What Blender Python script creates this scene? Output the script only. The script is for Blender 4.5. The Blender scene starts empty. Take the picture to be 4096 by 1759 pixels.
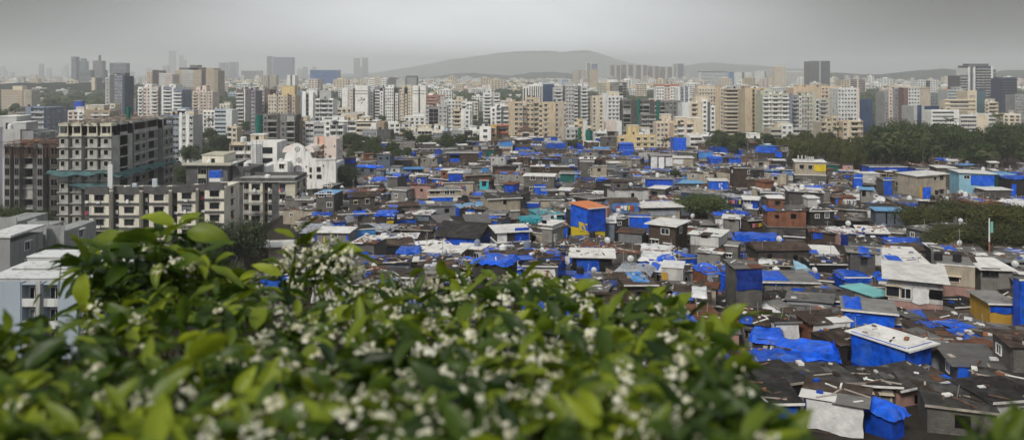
import bpy, math, random
from mathutils import Vector, Matrix, noise
from math import sin, cos, pi, radians, hypot, exp, floor
scn = bpy.context.scene
COL = scn.collection
# ---------------------------------------------------------------- camera
F = 3200.0            # focal length in pixels of a 4096 px wide frame
HY = 290.0            # pixel row of the horizon
CZ = 50.0             # camera height above the plain
cam = bpy.data.objects.new('camera', bpy.data.cameras.new('camera'))
COL.objects.link(cam); scn.camera = cam
cam.location = (0, 0, CZ); cam.rotation_euler = (radians(90), 0, 0)
cam.data.sensor_width = 36.0; cam.data.lens = F/4096*36.0
cam.data.shift_y = -(879.5-HY)/4096
cam.data.clip_start = 0.05; cam.data.clip_end = 40000
cam.data.dof.use_dof = True
cam.data.dof.focus_distance = 18.0
cam.data.dof.aperture_fstop = 2.1
cam.data.dof.aperture_blades = 0
# ---------------------------------------------------------------- render, world, sun
scn.render.engine = 'CYCLES'
scn.view_settings.view_transform = 'Standard'; scn.view_settings.look = 'None'
scn.view_settings.exposure = 0.08; scn.view_settings.gamma = 1.0
scn.view_settings.use_curve_mapping = False
scn.cycles.use_denoising = True
scn.cycles.max_bounces = 5; scn.cycles.diffuse_bounces = 2; scn.cycles.glossy_bounces = 2
scn.cycles.transmission_bounces = 2; scn.cycles.transparent_max_bounces = 4
scn.cycles.volume_bounces = 3
scn.cycles.sample_clamp_indirect = 4
scn.cycles.caustics_reflective = False; scn.cycles.caustics_refractive = False
SUN_EL, SUN_AZ = 40.0, 208.0      # light from behind the camera, a little to its left
world = bpy.data.worlds.new("World"); scn.world = world; world.use_nodes = True
def build_world():
    nt = world.node_tree; N = nt.nodes; L = nt.links; N.clear()
    out = N.new('ShaderNodeOutputWorld'); bg = N.new('ShaderNodeBackground')
    sky = N.new('ShaderNodeTexSky'); sky.sky_type = 'NISHITA'; sky.sun_disc = False
    sky.sun_elevation = radians(SUN_EL); sky.sun_rotation = radians(SUN_AZ)
    sky.air_density = 2.0; sky.dust_density = 4.0
    # layer of overcast: grey cloud with soft banks, in sky directions
    tc = N.new('ShaderNodeTexCoord'); sep = N.new('ShaderNodeSeparateXYZ'); L.new(tc.outputs['Generated'], sep.inputs[0])
    mp = N.new('ShaderNodeMapping'); mp.inputs['Scale'].default_value = (1.3, 1.3, 5.0); L.new(tc.outputs['Generated'], mp.inputs[0])
    nz = N.new('ShaderNodeTexNoise'); nz.inputs['Scale'].default_value = 1.7; nz.inputs['Detail'].default_value = 4; nz.inputs['Roughness'].default_value = .5
    L.new(mp.outputs[0], nz.inputs['Vector'])
    r1 = N.new('ShaderNodeMapRange'); r1.inputs[1].default_value = .3; r1.inputs[2].default_value = .7; r1.inputs[3].default_value = .84; r1.inputs[4].default_value = 1.14
    L.new(nz.outputs['Fac'], r1.inputs[0])
    # sky dimmed towards both sides, standing in for the lens vignette
    m1 = N.new('ShaderNodeMath'); m1.operation = 'MULTIPLY'; m1.inputs[1].default_value = 1.2; L.new(sep.outputs['X'], m1.inputs[0])
    m2 = N.new('ShaderNodeMath'); m2.operation = 'MULTIPLY'; m2.inputs[1].default_value = -1.0; L.new(sep.outputs['X'], m2.inputs[0])
    ab = N.new('ShaderNodeMath'); ab.operation = 'MAXIMUM'; L.new(m1.outputs[0], ab.inputs[0]); L.new(m2.outputs[0], ab.inputs[1])
    nz2 = N.new('ShaderNodeTexNoise'); nz2.inputs['Scale'].default_value = 1.1; nz2.inputs['Detail'].default_value = 2; L.new(tc.outputs['Generated'], nz2.inputs['Vector'])
    ad = N.new('ShaderNodeMath'); ad.operation = 'MULTIPLY_ADD'; ad.inputs[1].default_value = .25; L.new(nz2.outputs['Fac'], ad.inputs[0]); L.new(ab.outputs[0], ad.inputs[2])
    r2 = N.new('ShaderNodeMapRange'); r2.interpolation_type = 'SMOOTHSTEP'
    r2.inputs[1].default_value = .14; r2.inputs[2].default_value = .76; r2.inputs[3].default_value = 1.08; r2.inputs[4].default_value = .05
    L.new(ad.outputs[0], r2.inputs[0])
    # behind the viewer the cloud is bright again
    r3 = N.new('ShaderNodeMapRange'); r3.interpolation_type = 'SMOOTHSTEP'
    r3.inputs[1].default_value = -.1; r3.inputs[2].default_value = .5; r3.inputs[3].default_value = 1.0; r3.inputs[4].default_value = 0.0
    L.new(sep.outputs['Y'], r3.inputs[0])
    mxv = N.new('ShaderNodeMix'); mxv.data_type = 'FLOAT'; L.new(r3.outputs[0], mxv.inputs[0]); L.new(r2.outputs[0], mxv.inputs[2]); mxv.inputs[3].default_value = 1.0
    m0 = N.new('ShaderNodeMath'); m0.operation = 'MULTIPLY'; L.new(r1.outputs[0], m0.inputs[0]); L.new(mxv.outputs[0], m0.inputs[1])
    r4 = N.new('ShaderNodeMapRange'); r4.interpolation_type = 'SMOOTHSTEP'; r4.inputs[1].default_value = .0; r4.inputs[2].default_value = .16; r4.inputs[3].default_value = 1.5; r4.inputs[4].default_value = .74; L.new(sep.outputs['Z'], r4.inputs[0])
    mu = N.new('ShaderNodeMath'); mu.operation = 'MULTIPLY'; L.new(m0.outputs[0], mu.inputs[0]); L.new(r4.outputs[0], mu.inputs[1])
    cl = N.new('ShaderNodeVectorMath'); cl.operation = 'SCALE'; cl.inputs[0].default_value = (7.9, 8.25, 8.55); L.new(mu.outputs[0], cl.inputs['Scale'])
    mix = N.new('ShaderNodeMix'); mix.data_type = 'RGBA'; mix.inputs[0].default_value = .9
    L.new(sky.outputs[0], mix.inputs[6]); L.new(cl.outputs[0], mix.inputs[7])
    L.new(mix.outputs[2], bg.inputs['Color']); bg.inputs['Strength'].default_value = 0.1
    L.new(bg.outputs[0], out.inputs[0])
build_world()
sun = bpy.data.objects.new('sun', bpy.data.lights.new('sun', 'SUN'))
COL.objects.link(sun)
sun.data.energy = 2.6; sun.data.angle = radians(10); sun.data.color = (1, .95, .87)
_e, _a = radians(SUN_EL), radians(SUN_AZ)
_d = Vector((sin(_a)*cos(_e), cos(_a)*cos(_e), sin(_e)))      # towards the sun
sun.rotation_euler = _d.to_track_quat('Z', 'Y').to_euler(); sun.location = (0, -30, 120)

# ---------------------------------------------------------------- helpers
rnd = random.Random(7)
def X_of(px, Y): return (px-2048.0)*Y/F
def Z_of(py, Y): return CZ-(py-HY)*Y/F
def lerp(a, b, t): return a+(b-a)*t
def table(tab, v):
    if v <= tab[0][0]: return tab[0][1]
    for (a, fa), (b, fb) in zip(tab, tab[1:]):
        if v <= b: return lerp(fa, fb, (v-a)/(b-a))
    return tab[-1][1]
SLUM_D = [(0, 1.7), (2.5, 1.9), (5, 6), (30, 23), (60, 28), (100, 31), (150, 33.5), (250, 36.5), (330, 38), (400, 40), (480, 46.5), (580, 50)]
LEFT_D = [(0, 1.7), (2.5, 1.9), (5, 6), (30, 26), (60, 35), (126, 40), (190, 42), (230, 43.5), (350, 46), (500, 49), (580, 50)]
def terr(x, y):
    yy = max(y, 1e-3); px = 2048+F*x/yy if y > 0 else 2048
    t = min(1, max(0, (px-1000)/250)); t = t*t*(3-2*t)
    return CZ-lerp(table(LEFT_D, y), table(SLUM_D, y), t)

def setp(o, label=None, cat=None, group=None, kind=None):
    if label: o['label'] = label
    if cat: o['category'] = cat
    if group: o['group'] = group
    if kind: o['kind'] = kind
    return o
def thing(name, label, cat, loc=(0, 0, 0), rz=0, group=None):
    o = bpy.data.objects.new(name, None); COL.objects.link(o); o.empty_display_size = .1
    o.location = loc; o.rotation_euler = (0, 0, rz)
    return setp(o, label, cat, group)
def put(mesh, name, parent=None, loc=(0, 0, 0), rz=0, scale=None, label=None):
    o = bpy.data.objects.new(name, mesh); COL.objects.link(o)
    o.location = loc
    if rz: o.rotation_euler = (0, 0, rz)
    if scale: o.scale = scale
    if parent: o.parent = parent
    if label: o['label'] = label
    return o

class MB:
    def __init__(s): s.v = []; s.f = []; s.m = []; s.mats = []
    def mi(s, m):
        if m not in s.mats: s.mats.append(m)
        return s.mats.index(m)
    def poly(s, pts, m):
        n = len(s.v); s.v.extend(pts); s.f.append(tuple(range(n, n+len(pts)))); s.m.append(s.mi(m))
    def box(s, x0, x1, y0, y1, z0, z1, m, bottom=True):
        n = len(s.v); k = s.mi(m)
        s.v += [(x0, y0, z0), (x1, y0, z0), (x1, y1, z0), (x0, y1, z0), (x0, y0, z1), (x1, y0, z1), (x1, y1, z1), (x0, y1, z1)]
        fs = [(0, 1, 5, 4), (1, 2, 6, 5), (2, 3, 7, 6), (3, 0, 4, 7), (4, 5, 6, 7)]
        if bottom: fs.append((3, 2, 1, 0))
        for f in fs: s.f.append(tuple(n+i for i in f)); s.m.append(k)
    def hexa(s, p, m):      # eight corners, bottom four then top four
        n = len(s.v); k = s.mi(m); s.v += [tuple(q) for q in p]
        for f in [(0, 1, 5, 4), (1, 2, 6, 5), (2, 3, 7, 6), (3, 0, 4, 7), (4, 5, 6, 7), (3, 2, 1, 0)]:
            s.f.append(tuple(n+i for i in f)); s.m.append(k)
    def prism(s, pts, y0, y1, m):   # outline in x,z extruded along y; pts counter-clockwise seen from -y
        n = len(s.v); k = s.mi(m); c = len(pts)
        s.v += [(x, y0, z) for x, z in pts]+[(x, y1, z) for x, z in pts]
        s.f.append(tuple(range(n, n+c))); s.m.append(k)
        s.f.append(tuple(range(n+2*c-1, n+c-1, -1))); s.m.append(k)
        for i in range(c):
            j = (i+1) % c; s.f.append((n+j, n+i, n+c+i, n+c+j)); s.m.append(k)
    def tube(s, a, b, r0, r1, m, k=7, cap=True):
        a = Vector(a); b = Vector(b); d = (b-a)
        if d.length < 1e-6: return
        q = d.to_track_quat('Z', 'Y'); n = len(s.v); mi = s.mi(m)
        for c, r in ((a, r0), (b, r1)):
            for i in range(k):
                t = 2*pi*i/k; s.v.append(tuple(c+q @ Vector((r*cos(t), r*sin(t), 0))))
        for i in range(k):
            j = (i+1) % k; s.f.append((n+i, n+j, n+k+j, n+k+i)); s.m.append(mi)
        if cap:
            s.f.append(tuple(range(n+k, n+2*k))); s.m.append(mi)
            s.f.append(tuple(range(n+k-1, n-1, -1))); s.m.append(mi)
    def grid(s, fn, nu, nv, m):
        n = len(s.v); k = s.mi(m)
        for j in range(nv+1):
            for i in range(nu+1): s.v.append(tuple(fn(i/nu, j/nv)))
        for j in range(nv):
            for i in range(nu):
                a = n+j*(nu+1)+i; s.f.append((a, a+1, a+nu+2, a+nu+1)); s.m.append(k)
    def add(s, o, T):       # append another MB through a matrix
        n = len(s.v); km = [s.mi(m) for m in o.mats]
        s.v += [tuple(T @ Vector(p)) for p in o.v]
        s.f += [tuple(n+i for i in f) for f in o.f]; s.m += [km[i] for i in o.m]
    def mesh(s, name, smooth=False):
        me = bpy.data.meshes.new(name); me.from_pydata(s.v, [], s.f)
        for m in s.mats: me.materials.append(M[m])
        if s.m: me.polygons.foreach_set('material_index', s.m)
        if smooth: me.polygons.foreach_set('use_smooth', [True]*len(s.f))
        me.update(); return me
    def build(s, name, parent=None, loc=(0, 0, 0), rz=0, smooth=False, label=None):
        return put(s.mesh(name, smooth), name, parent, loc, rz, label=label)
def TR(x, y, z, rz=0): return Matrix.Translation((x, y, z)) @ Matrix.Rotation(rz, 4, 'Z')

# ---------------------------------------------------------------- materials
M = {}
def mat(name, col, rough=.85, var=.12, sc=.35, stain=None, sv=0.0, streak=False, spec=.3, metal=0, bump=0, bsc=4.0, corr=0, rand=0.0, trans=0, block=None):
    """procedural paint: a base colour, patchy variation, dirt streaks that run down, corrugation, blocks"""
    m = bpy.data.materials.new(name); m.use_nodes = True; nt = m.node_tree; N = nt.nodes; L = nt.links
    b = N['Principled BSDF']; b.inputs['Roughness'].default_value = rough; b.inputs['Metallic'].default_value = metal
    b.inputs['Specular IOR Level'].default_value = spec
    geo = N.new('ShaderNodeNewGeometry')
    cur = N.new('ShaderNodeRGB'); cur.outputs[0].default_value = (*col, 1); c = cur.outputs[0]
    def mixin(fac, other, c, mode='MIX'):
        x = N.new('ShaderNodeMix'); x.data_type = 'RGBA'; x.blend_type = mode
        if hasattr(fac, 'is_linked') or not isinstance(fac, float): L.new(fac, x.inputs[0])
        else: x.inputs[0].default_value = fac
        L.new(c, x.inputs[6])
        if isinstance(other, tuple): x.inputs[7].default_value = (*other, 1)
        else: L.new(other, x.inputs[7])
        return x.outputs[2]
    def nois(scale, sz=1.0, detail=4, rg=.6, sxy=1.0):
        mp = N.new('ShaderNodeMapping'); mp.inputs['Scale'].default_value = (sxy, sxy, sz); L.new(geo.outputs['Position'], mp.inputs[0])
        n = N.new('ShaderNodeTexNoise'); n.inputs['Scale'].default_value = scale; n.inputs['Detail'].default_value = detail; n.inputs['Roughness'].default_value = rg
        L.new(mp.outputs[0], n.inputs['Vector']); return n.outputs['Fac']
    def rng(s, a, b_, lo, hi):
        r = N.new('ShaderNodeMapRange'); r.inputs[1].default_value = a; r.inputs[2].default_value = b_; r.inputs[3].default_value = lo; r.inputs[4].default_value = hi
        L.new(s, r.inputs[0]); return r.outputs[0]
    if block:
        bt = N.new('ShaderNodeTexBrick'); bt.inputs['Scale'].default_value = 1.0; bt.inputs['Brick Width'].default_value = block[0]; bt.inputs['Row Height'].default_value = block[1]
        bt.inputs['Mortar Size'].default_value = block[2]; bt.inputs['Mortar Smooth'].default_value = .3
        bt.inputs['Color1'].default_value = (1, 1, 1, 1); bt.inputs['Color2'].default_value = (.78, .78, .78, 1); bt.inputs['Mortar'].default_value = (*block[3], 1)
        tc = N.new('ShaderNodeTexCoord'); sp = N.new('ShaderNodeSeparateXYZ'); L.new(tc.outputs['Object'], sp.inputs[0])
        ad = N.new('ShaderNodeMath'); ad.operation = 'ADD'; L.new(sp.outputs[0], ad.inputs[0]); L.new(sp.outputs[1], ad.inputs[1])
        cb = N.new('ShaderNodeCombineXYZ'); L.new(ad.outputs[0], cb.inputs[0]); L.new(sp.outputs[2], cb.inputs[1]); L.new(cb.outputs[0], bt.inputs['Vector'])
        c = mixin(1.0, bt.outputs['Color'], c, 'MULTIPLY')
    if var:
        x = N.new('ShaderNodeVectorMath'); x.operation = 'SCALE'; L.new(c, x.inputs[0]); L.new(rng(nois(sc), .25, .75, 1-var*1.6, 1+var*1.1), x.inputs['Scale']); c = x.outputs[0]
    if rand:
        oi = N.new('ShaderNodeObjectInfo'); x = N.new('ShaderNodeVectorMath'); x.operation = 'SCALE'; L.new(c, x.inputs[0])
        L.new(rng(oi.outputs['Random'], 0, 1, 1-rand, 1+rand), x.inputs['Scale']); c = x.outputs[0]
    if stain:
        if streak: f = rng(nois(1.3, .12, 5, .65), .5, .72, 0, sv)
        else: f = rng(nois(.5, 1, 6, .7), .48, .66, 0, sv)
        c = mixin(f, stain, c)
    L.new(c, b.inputs['Base Color'])
    if bump or corr:
        bp = N.new('ShaderNodeBump'); bp.inputs['Strength'].default_value = bump or .5; bp.inputs['Distance'].default_value = .08
        if corr:
            tc = N.new('ShaderNodeTexCoord'); wv = N.new('ShaderNodeTexWave'); wv.inputs['Scale'].default_value = corr; wv.bands_direction = 'X'
            L.new(tc.outputs['Object'], wv.inputs['Vector']); L.new(wv.outputs['Fac'], bp.inputs['Height'])
        else: L.new(nois(bsc, 1, 3), bp.inputs['Height'])
        L.new(bp.outputs[0], b.inputs['Normal'])
    if trans:
        b.inputs['Transmission Weight'].default_value = 0
        tr = N.new('ShaderNodeBsdfTranslucent'); L.new(c, tr.inputs['Color']); mx = N.new('ShaderNodeMixShader'); mx.inputs[0].default_value = trans
        L.new(b.outputs[0], mx.inputs[1]); L.new(tr.outputs[0], mx.inputs[2]); L.new(mx.outputs[0], N['Material Output'].inputs[0])
    M[name] = m; return m
DK = (.035, .032, .028)
for nm, c in dict(cream=(.60, .52, .40), beige=(.50, .41, .29), beige2=(.44, .385, .31), peach=(.58, .455, .33), ochre=(.50, .33, .12), yellow=(.60, .48, .26),
                  white=(.74, .74, .71), white2=(.62, .63, .62), pinkw=(.62, .52, .47), pink=(.68, .42, .33), lgrey=(.42, .42, .41), grey=(.27, .27, .27),
                  dgrey=(.13, .13, .135), brown=(.17, .12, .105), bluegrey=(.20, .23, .30), palegreen=(.45, .45, .36), tan=(.34, .27, .2),
                  maroon=(.10, .045, .045), rust=(.28, .12, .07), terracotta=(.42, .14, .08), dkblue=(.055, .07, .11), paleblue=(.38, .46, .55), purplegrey=(.20, .19, .23)).items():
    mat('p_'+nm, c, .9, .10, .12, DK, .5, True, .2)
mat('stained_white', (.68, .64, .54), .95, .12, .25, (.10, .09, .08), .45, True, .1)
mat('mould_grey', (.10, .10, .10), .95, .3, .5, (.03, .03, .03), .5, True, .1)
mat('raw_concrete', (.205, .205, .197), .95, .22, .35, (.09, .085, .08), .6, True, .1)
mat('raw_light', (.37, .37, .35), .95, .2, .35, (.08, .075, .07), .7, True, .1)
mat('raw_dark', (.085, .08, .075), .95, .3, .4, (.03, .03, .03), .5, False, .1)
mat('raw_cream', (.50, .48, .38), .95, .18, .3, (.15, .14, .12), .5, True, .1)
mat('timber', (.16, .10, .075), .95, .35, 1.2, (.03, .025, .02), .5, False, .1)
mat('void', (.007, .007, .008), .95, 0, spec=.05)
mat('pane', (.013, .015, .019), .3, .4, .3, spec=.5)
mat('pane_pale', (.16, .18, .20), .25, .4, .3, spec=.5)
mat('glass_blue', (.035, .10, .26), .2, .35, .06, spec=.6)
mat('glass_navy', (.03, .055, .12), .2, .3, .06, spec=.6)
mat('glass_teal', (.06, .11, .13), .2, .3, .06, spec=.6)
mat('frame_white', (.75, .75, .73), .6, .05)
mat('frame_dark', (.06, .055, .05), .7, .1)
mat('net_green', (.012, .16, .125), .9, .3, .8, trans=.25)
mat('net_teal', (.10, .19, .20), .9, .3, .5, trans=.3)
mat('tarp_blue', (.004, .088, .60), .42, .42, 1.1, (.06, .17, .56), .55, False, .35, bump=.8, bsc=1.4, rand=.3)
mat('tarp_deep', (.003, .055, .45), .42, .42, 1.1, (.03, .12, .50), .5, False, .35, bump=.5, bsc=1.4)
mat('tarp_faded', (.07, .17, .44), .6, .35, .9, (.25, .3, .4), .5, False, .25, bump=.8, bsc=1.4, rand=.3)
mat('tarp_navy', (.006, .022, .17), .5, .4, .9, (.03, .08, .3), .5, False, .3, bump=.8, bsc=1.4, rand=.3)
mat('tarp_sky', (.05, .22, .55), .5, .25, .8, (.3, .4, .5), .4, False, .3, bump=.4, bsc=1.4)
mat('tarp_teal', (.015, .22, .27), .45, .25, .9, (.10, .42, .45), .5, False, .35, bump=.5, bsc=1.4)
mat('tarp_green', (.01, .11, .09), .5, .25, .9, spec=.3, bump=.4)
mat('tarp_yellow', (.62, .46, .02), .5, .2, .9, spec=.3, bump=.4)
mat('tarp_white', (.66, .66, .66), .6, .16, 1.2, (.25, .25, .25), .4, False, .3, bump=.5)
mat('tarp_grey', (.30, .32, .36), .6, .2, 1.2, (.12, .12, .14), .4, False, .3, bump=.5)
mat('tarp_black', (.014, .014, .017), .45, .3, 1.0, spec=.35, bump=.5)
WST = (.045, .04, .036)
mat('w_block', (.135, .128, .118), .95, .22, .8, WST, .55, True, .1, block=(.45, .22, .03, (.7, .7, .7)), rand=.25)
mat('w_plaster', (.215, .205, .19), .95, .2, .7, WST, .6, True, .1, rand=.25)
mat('w_dark', (.046, .042, .039), .95, .25, .9, (.02, .02, .02), .5, True, .1, rand=.3)
mat('w_brown', (.10, .072, .057), .95, .2, .8, WST, .5, True, .1, block=(.4, .2, .03, (.6, .6, .6)), rand=.2)
mat('w_cream', (.36, .315, .25), .95, .16, .7, (.09, .08, .07), .5, True, .1, rand=.12)
mat('w_white', (.46, .455, .44), .95, .16, .7, (.11, .10, .10), .5, True, .1, rand=.12)
mat('w_pink', (.36, .22, .19), .95, .16, .7, (.09, .07, .07), .4, True, .1)
mat('w_bluegrey', (.12, .145, .18), .95, .16, .7, (.06, .06, .07), .4, True, .1, rand=.2)
mat('w_lblue', (.24, .44, .55), .9, .1, .6, (.12, .2, .25), .5, True, .15)
mat('w_cyan', (.06, .48, .55), .85, .1, .6, (.04, .25, .3), .4, True, .2)
mat('w_yellow', (.58, .46, .03), .85, .1, .6, (.3, .22, .03), .4, True, .2)
mat('w_mint', (.17, .44, .36), .85, .1, .6, (.08, .2, .16), .4, True, .2)
mat('w_orange', (.45, .27, .05), .9, .15, .6, (.12, .08, .04), .4, True, .1)
mat('w_rust', (.20, .09, .055), .95, .25, .9, (.06, .035, .03), .5, True, .1)
mat('w_tin', (.19, .20, .21), .6, .2, .9, (.10, .075, .06), .6, True, .4, corr=2.2)
RST = (.11, .09, .075)
mat('r_white', (.66, .65, .62), .85, .10, .7, (.30, .27, .24), .5, False, .2, rand=.12)
mat('r_cement', (.20, .195, .183), .95, .2, .6, (.10, .095, .09), .6, False, .1, rand=.25)
mat('r_darkcement', (.048, .045, .042), .95, .35, .8, (.17, .16, .15), .45, False, .1, rand=.3)
mat('r_brown', (.062, .045, .036), .95, .35, .9, (.15, .12, .10), .5, False, .1, rand=.3)
mat('r_black', (.028, .026, .025), .9, .35, .9, (.09, .085, .08), .5, False, .15, rand=.3)
mat('r_tin', (.13, .125, .12), .6, .25, .8, RST, .6, False, .35, corr=2.2, bump=.5, rand=.25)
mat('r_rust', (.17, .075, .045), .9, .3, .9, (.06, .04, .035), .5, False, .15, corr=2.2, bump=.5)
mat('r_orange', (.60, .21, .085), .8, .07, .6, (.40, .14, .07), .5, False, .2)
mat('r_sky', (.16, .36, .60), .7, .15, .8, (.10, .2, .34), .5, False, .25, corr=2.2, bump=.4)
mat('r_pale', (.30, .50, .62), .7, .1, .8, (.2, .3, .4), .4, False, .25)
mat('r_mint', (.20, .50, .50), .7, .08, .8, (.12, .3, .3), .4, False, .25)
mat('edge_white', (.74, .73, .70), .85, .15, 1.5, (.3, .28, .26), .5, False, .2)
mat('plank', (.40, .36, .31), .95, .3, 2, (.1, .08, .07), .5, False, .1)
mat('sheet_metal', (.55, .56, .57), .45, .15, 2, spec=.5)
mat('tank_black', (.012, .012, .013), .45, 0, spec=.5)
mat('tank_white', (.65, .66, .66), .5, .05)
mat('cloth_red', (.38, .05, .04), .9, .1); mat('cloth_white', (.72, .72, .74), .9, .1); mat('cloth_blue', (.05, .11, .34), .9, .1); mat('cloth_pink', (.5, .2, .25), .9, .1)
mat('bark', (.085, .065, .05), .95, .3, 3, spec=.1)
mat('pole_metal', (.30, .29, .28), .6, .2, 1)
mat('letter_white', (.75, .75, .75), .8, 0); mat('letter_black', (.015, .015, .015), .8, 0); mat('letter_grey', (.10, .10, .11), .8, 0)
def leaf_mat(name, c1, c2, c3, psc=.5, rough=.6, trans=.25, spec=.3):
    m = bpy.data.materials.new(name); m.use_nodes = True; nt = m.node_tree; N = nt.nodes; L = nt.links
    b = N['Principled BSDF']; b.inputs['Roughness'].default_value = rough; b.inputs['Specular IOR Level'].default_value = spec
    geo = N.new('ShaderNodeNewGeometry'); n = N.new('ShaderNodeTexNoise'); n.inputs['Scale'].default_value = psc; n.inputs['Detail'].default_value = 3; L.new(geo.outputs['Position'], n.inputs['Vector'])
    add = N.new('ShaderNodeMath'); add.operation = 'MULTIPLY_ADD'; add.inputs[1].default_value = .55; L.new(geo.outputs['Random Per Island'], add.inputs[0])
    r = N.new('ShaderNodeMapRange'); r.inputs[1].default_value = .3; r.inputs[2].default_value = .7; r.inputs[3].default_value = 0; r.inputs[4].default_value = .5; L.new(n.outputs['Fac'], r.inputs[0])
    L.new(r.outputs[0], add.inputs[2])
    oi = N.new('ShaderNodeObjectInfo'); a2 = N.new('ShaderNodeMath'); a2.operation = 'MULTIPLY_ADD'; a2.inputs[1].default_value = .35; L.new(oi.outputs['Random'], a2.inputs[0]); L.new(add.outputs[0], a2.inputs[2])
    cr = N.new('ShaderNodeValToRGB'); e = cr.color_ramp.elements; e[0].position = .18; e[0].color = (*c1, 1); e[1].position = 1.2 if False else 1.0; e[1].color = (*c3, 1)
    k = cr.color_ramp.elements.new(.6); k.color = (*c2, 1); L.new(a2.outputs[0], cr.inputs[0]); L.new(cr.outputs[0], b.inputs['Base Color'])
    tr = N.new('ShaderNodeBsdfTranslucent'); L.new(cr.outputs[0], tr.inputs['Color']); mx = N.new('ShaderNodeMixShader'); mx.inputs[0].default_value = trans
    L.new(b.outputs[0], mx.inputs[1]); L.new(tr.outputs[0], mx.inputs[2]); L.new(mx.outputs[0], N['Material Output'].inputs[0]); M[name] = m
leaf_mat('foliage', (.014, .026, .010), (.034, .055, .018), (.075, .10, .03))
leaf_mat('foliage_warm', (.022, .026, .008), (.055, .066, .016), (.115, .115, .03))
leaf_mat('foliage_palm', (.03, .042, .016), (.06, .075, .025), (.12, .13, .05))
leaf_mat('leaf_shrub', (.010, .028, .005), (.060, .105, .008), (.28, .34, .018), psc=3.0, rough=.45, trans=.38, spec=.35)
leaf_mat('foliage_bright', (.022, .036, .010), (.055, .080, .020), (.12, .155, .045))  # brighter green leaf tone for the lone round tree
leaf_mat('petal', (.50, .47, .26), (.68, .66, .46), (.84, .83, .74), psc=20, rough=.6, trans=.3)
# ================================================================ the setting
def ground_mat():
    m = bpy.data.materials.new('ground'); m.use_nodes = True; nt = m.node_tree; N = nt.nodes; L = nt.links; b = N['Principled BSDF']
    b.inputs['Roughness'].default_value = 1; b.inputs['Specular IOR Level'].default_value = .05
    g = N.new('ShaderNodeNewGeometry')
    n1 = N.new('ShaderNodeTexNoise'); n1.inputs['Scale'].default_value = .03; n1.inputs['Detail'].default_value = 8; n1.inputs['Roughness'].default_value = .7; L.new(g.outputs['Position'], n1.inputs['Vector'])
    n2 = N.new('ShaderNodeTexNoise'); n2.inputs['Scale'].default_value = .8; n2.inputs['Detail'].default_value = 6; L.new(g.outputs['Position'], n2.inputs['Vector'])
    c = N.new('ShaderNodeValToRGB'); e = c.color_ramp.elements; e[0].position = .40; e[0].color = (.020, .032, .014, 1); e[1].position = .66; e[1].color = (.16, .14, .12, 1)
    k = e.new(.52); k.color = (.045, .052, .03, 1); L.new(n1.outputs['Fac'], c.inputs[0])
    c2 = N.new('ShaderNodeValToRGB'); e = c2.color_ramp.elements; e[0].color = (.55, .55, .55, 1); e[1].color = (1.3, 1.3, 1.3, 1); L.new(n2.outputs['Fac'], c2.inputs[0])
    x = N.new('ShaderNodeMix'); x.data_type = 'RGBA'; x.blend_type = 'MULTIPLY'; x.inputs[0].default_value = 1; L.new(c.outputs[0], x.inputs[6]); L.new(c2.outputs[0], x.inputs[7])
    # trodden dark mud on the settled slope, greenery on the plain beyond
    sp = N.new('ShaderNodeSeparateXYZ'); L.new(g.outputs['Position'], sp.inputs[0])
    ry = N.new('ShaderNodeMapRange'); ry.inputs[1].default_value = 380; ry.inputs[2].default_value = 470; ry.inputs[3].default_value = 1; ry.inputs[4].default_value = 0; L.new(sp.outputs[1], ry.inputs[0])
    y2 = N.new('ShaderNodeMix'); y2.data_type = 'RGBA'; L.new(ry.outputs[0], y2.inputs[0]); L.new(x.outputs[2], y2.inputs[6]); mu = N.new('ShaderNodeMix'); mu.data_type = 'RGBA'; mu.blend_type = 'MULTIPLY'; mu.inputs[0].default_value = 1
    mu.inputs[6].default_value = (.045, .038, .032, 1); L.new(c2.outputs[0], mu.inputs[7]); L.new(mu.outputs[2], y2.inputs[7])
    L.new(y2.outputs[2], b.inputs['Base Color']); M['ground'] = m
ground_mat()
mat('hill_green', (.030, .045, .020), 1.0, .35, .012, (.06, .065, .04), .5, False, .05)
mat('hill_forest', (.012, .018, .011), 1.0, .45, .03, (.03, .036, .02), .5, False, .05)
mat('lane_mud', (.06, .05, .042), .95, .3, .5, (.12, .11, .1), .4, False, .1)
g = MB()
YS = [-60, -20, -6, 0, 1.2, 2.5, 3.5, 5, 8, 14, 22, 30, 45, 60, 80, 100, 126, 150, 190, 220, 250, 290, 330, 365, 400, 440, 480, 530, 580, 700, 900, 1300, 2000, 3500, 6000, 12000]
US = [-1.6+3.2*i/64 for i in range(65)]
for y in YS:
    for u in US:
        x = u*(max(y, 0)+70 if y < 400 else y*1.0+70)
        g.v.append((x, y, terr(x, y)))
for j in range(len(YS)-1):
    for i in range(64):
        a = j*65+i; g.f.append((a, a+1, a+66, a+65)); g.m.append(g.mi('ground'))
setp(g.build('ground', smooth=True), kind='structure')

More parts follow.
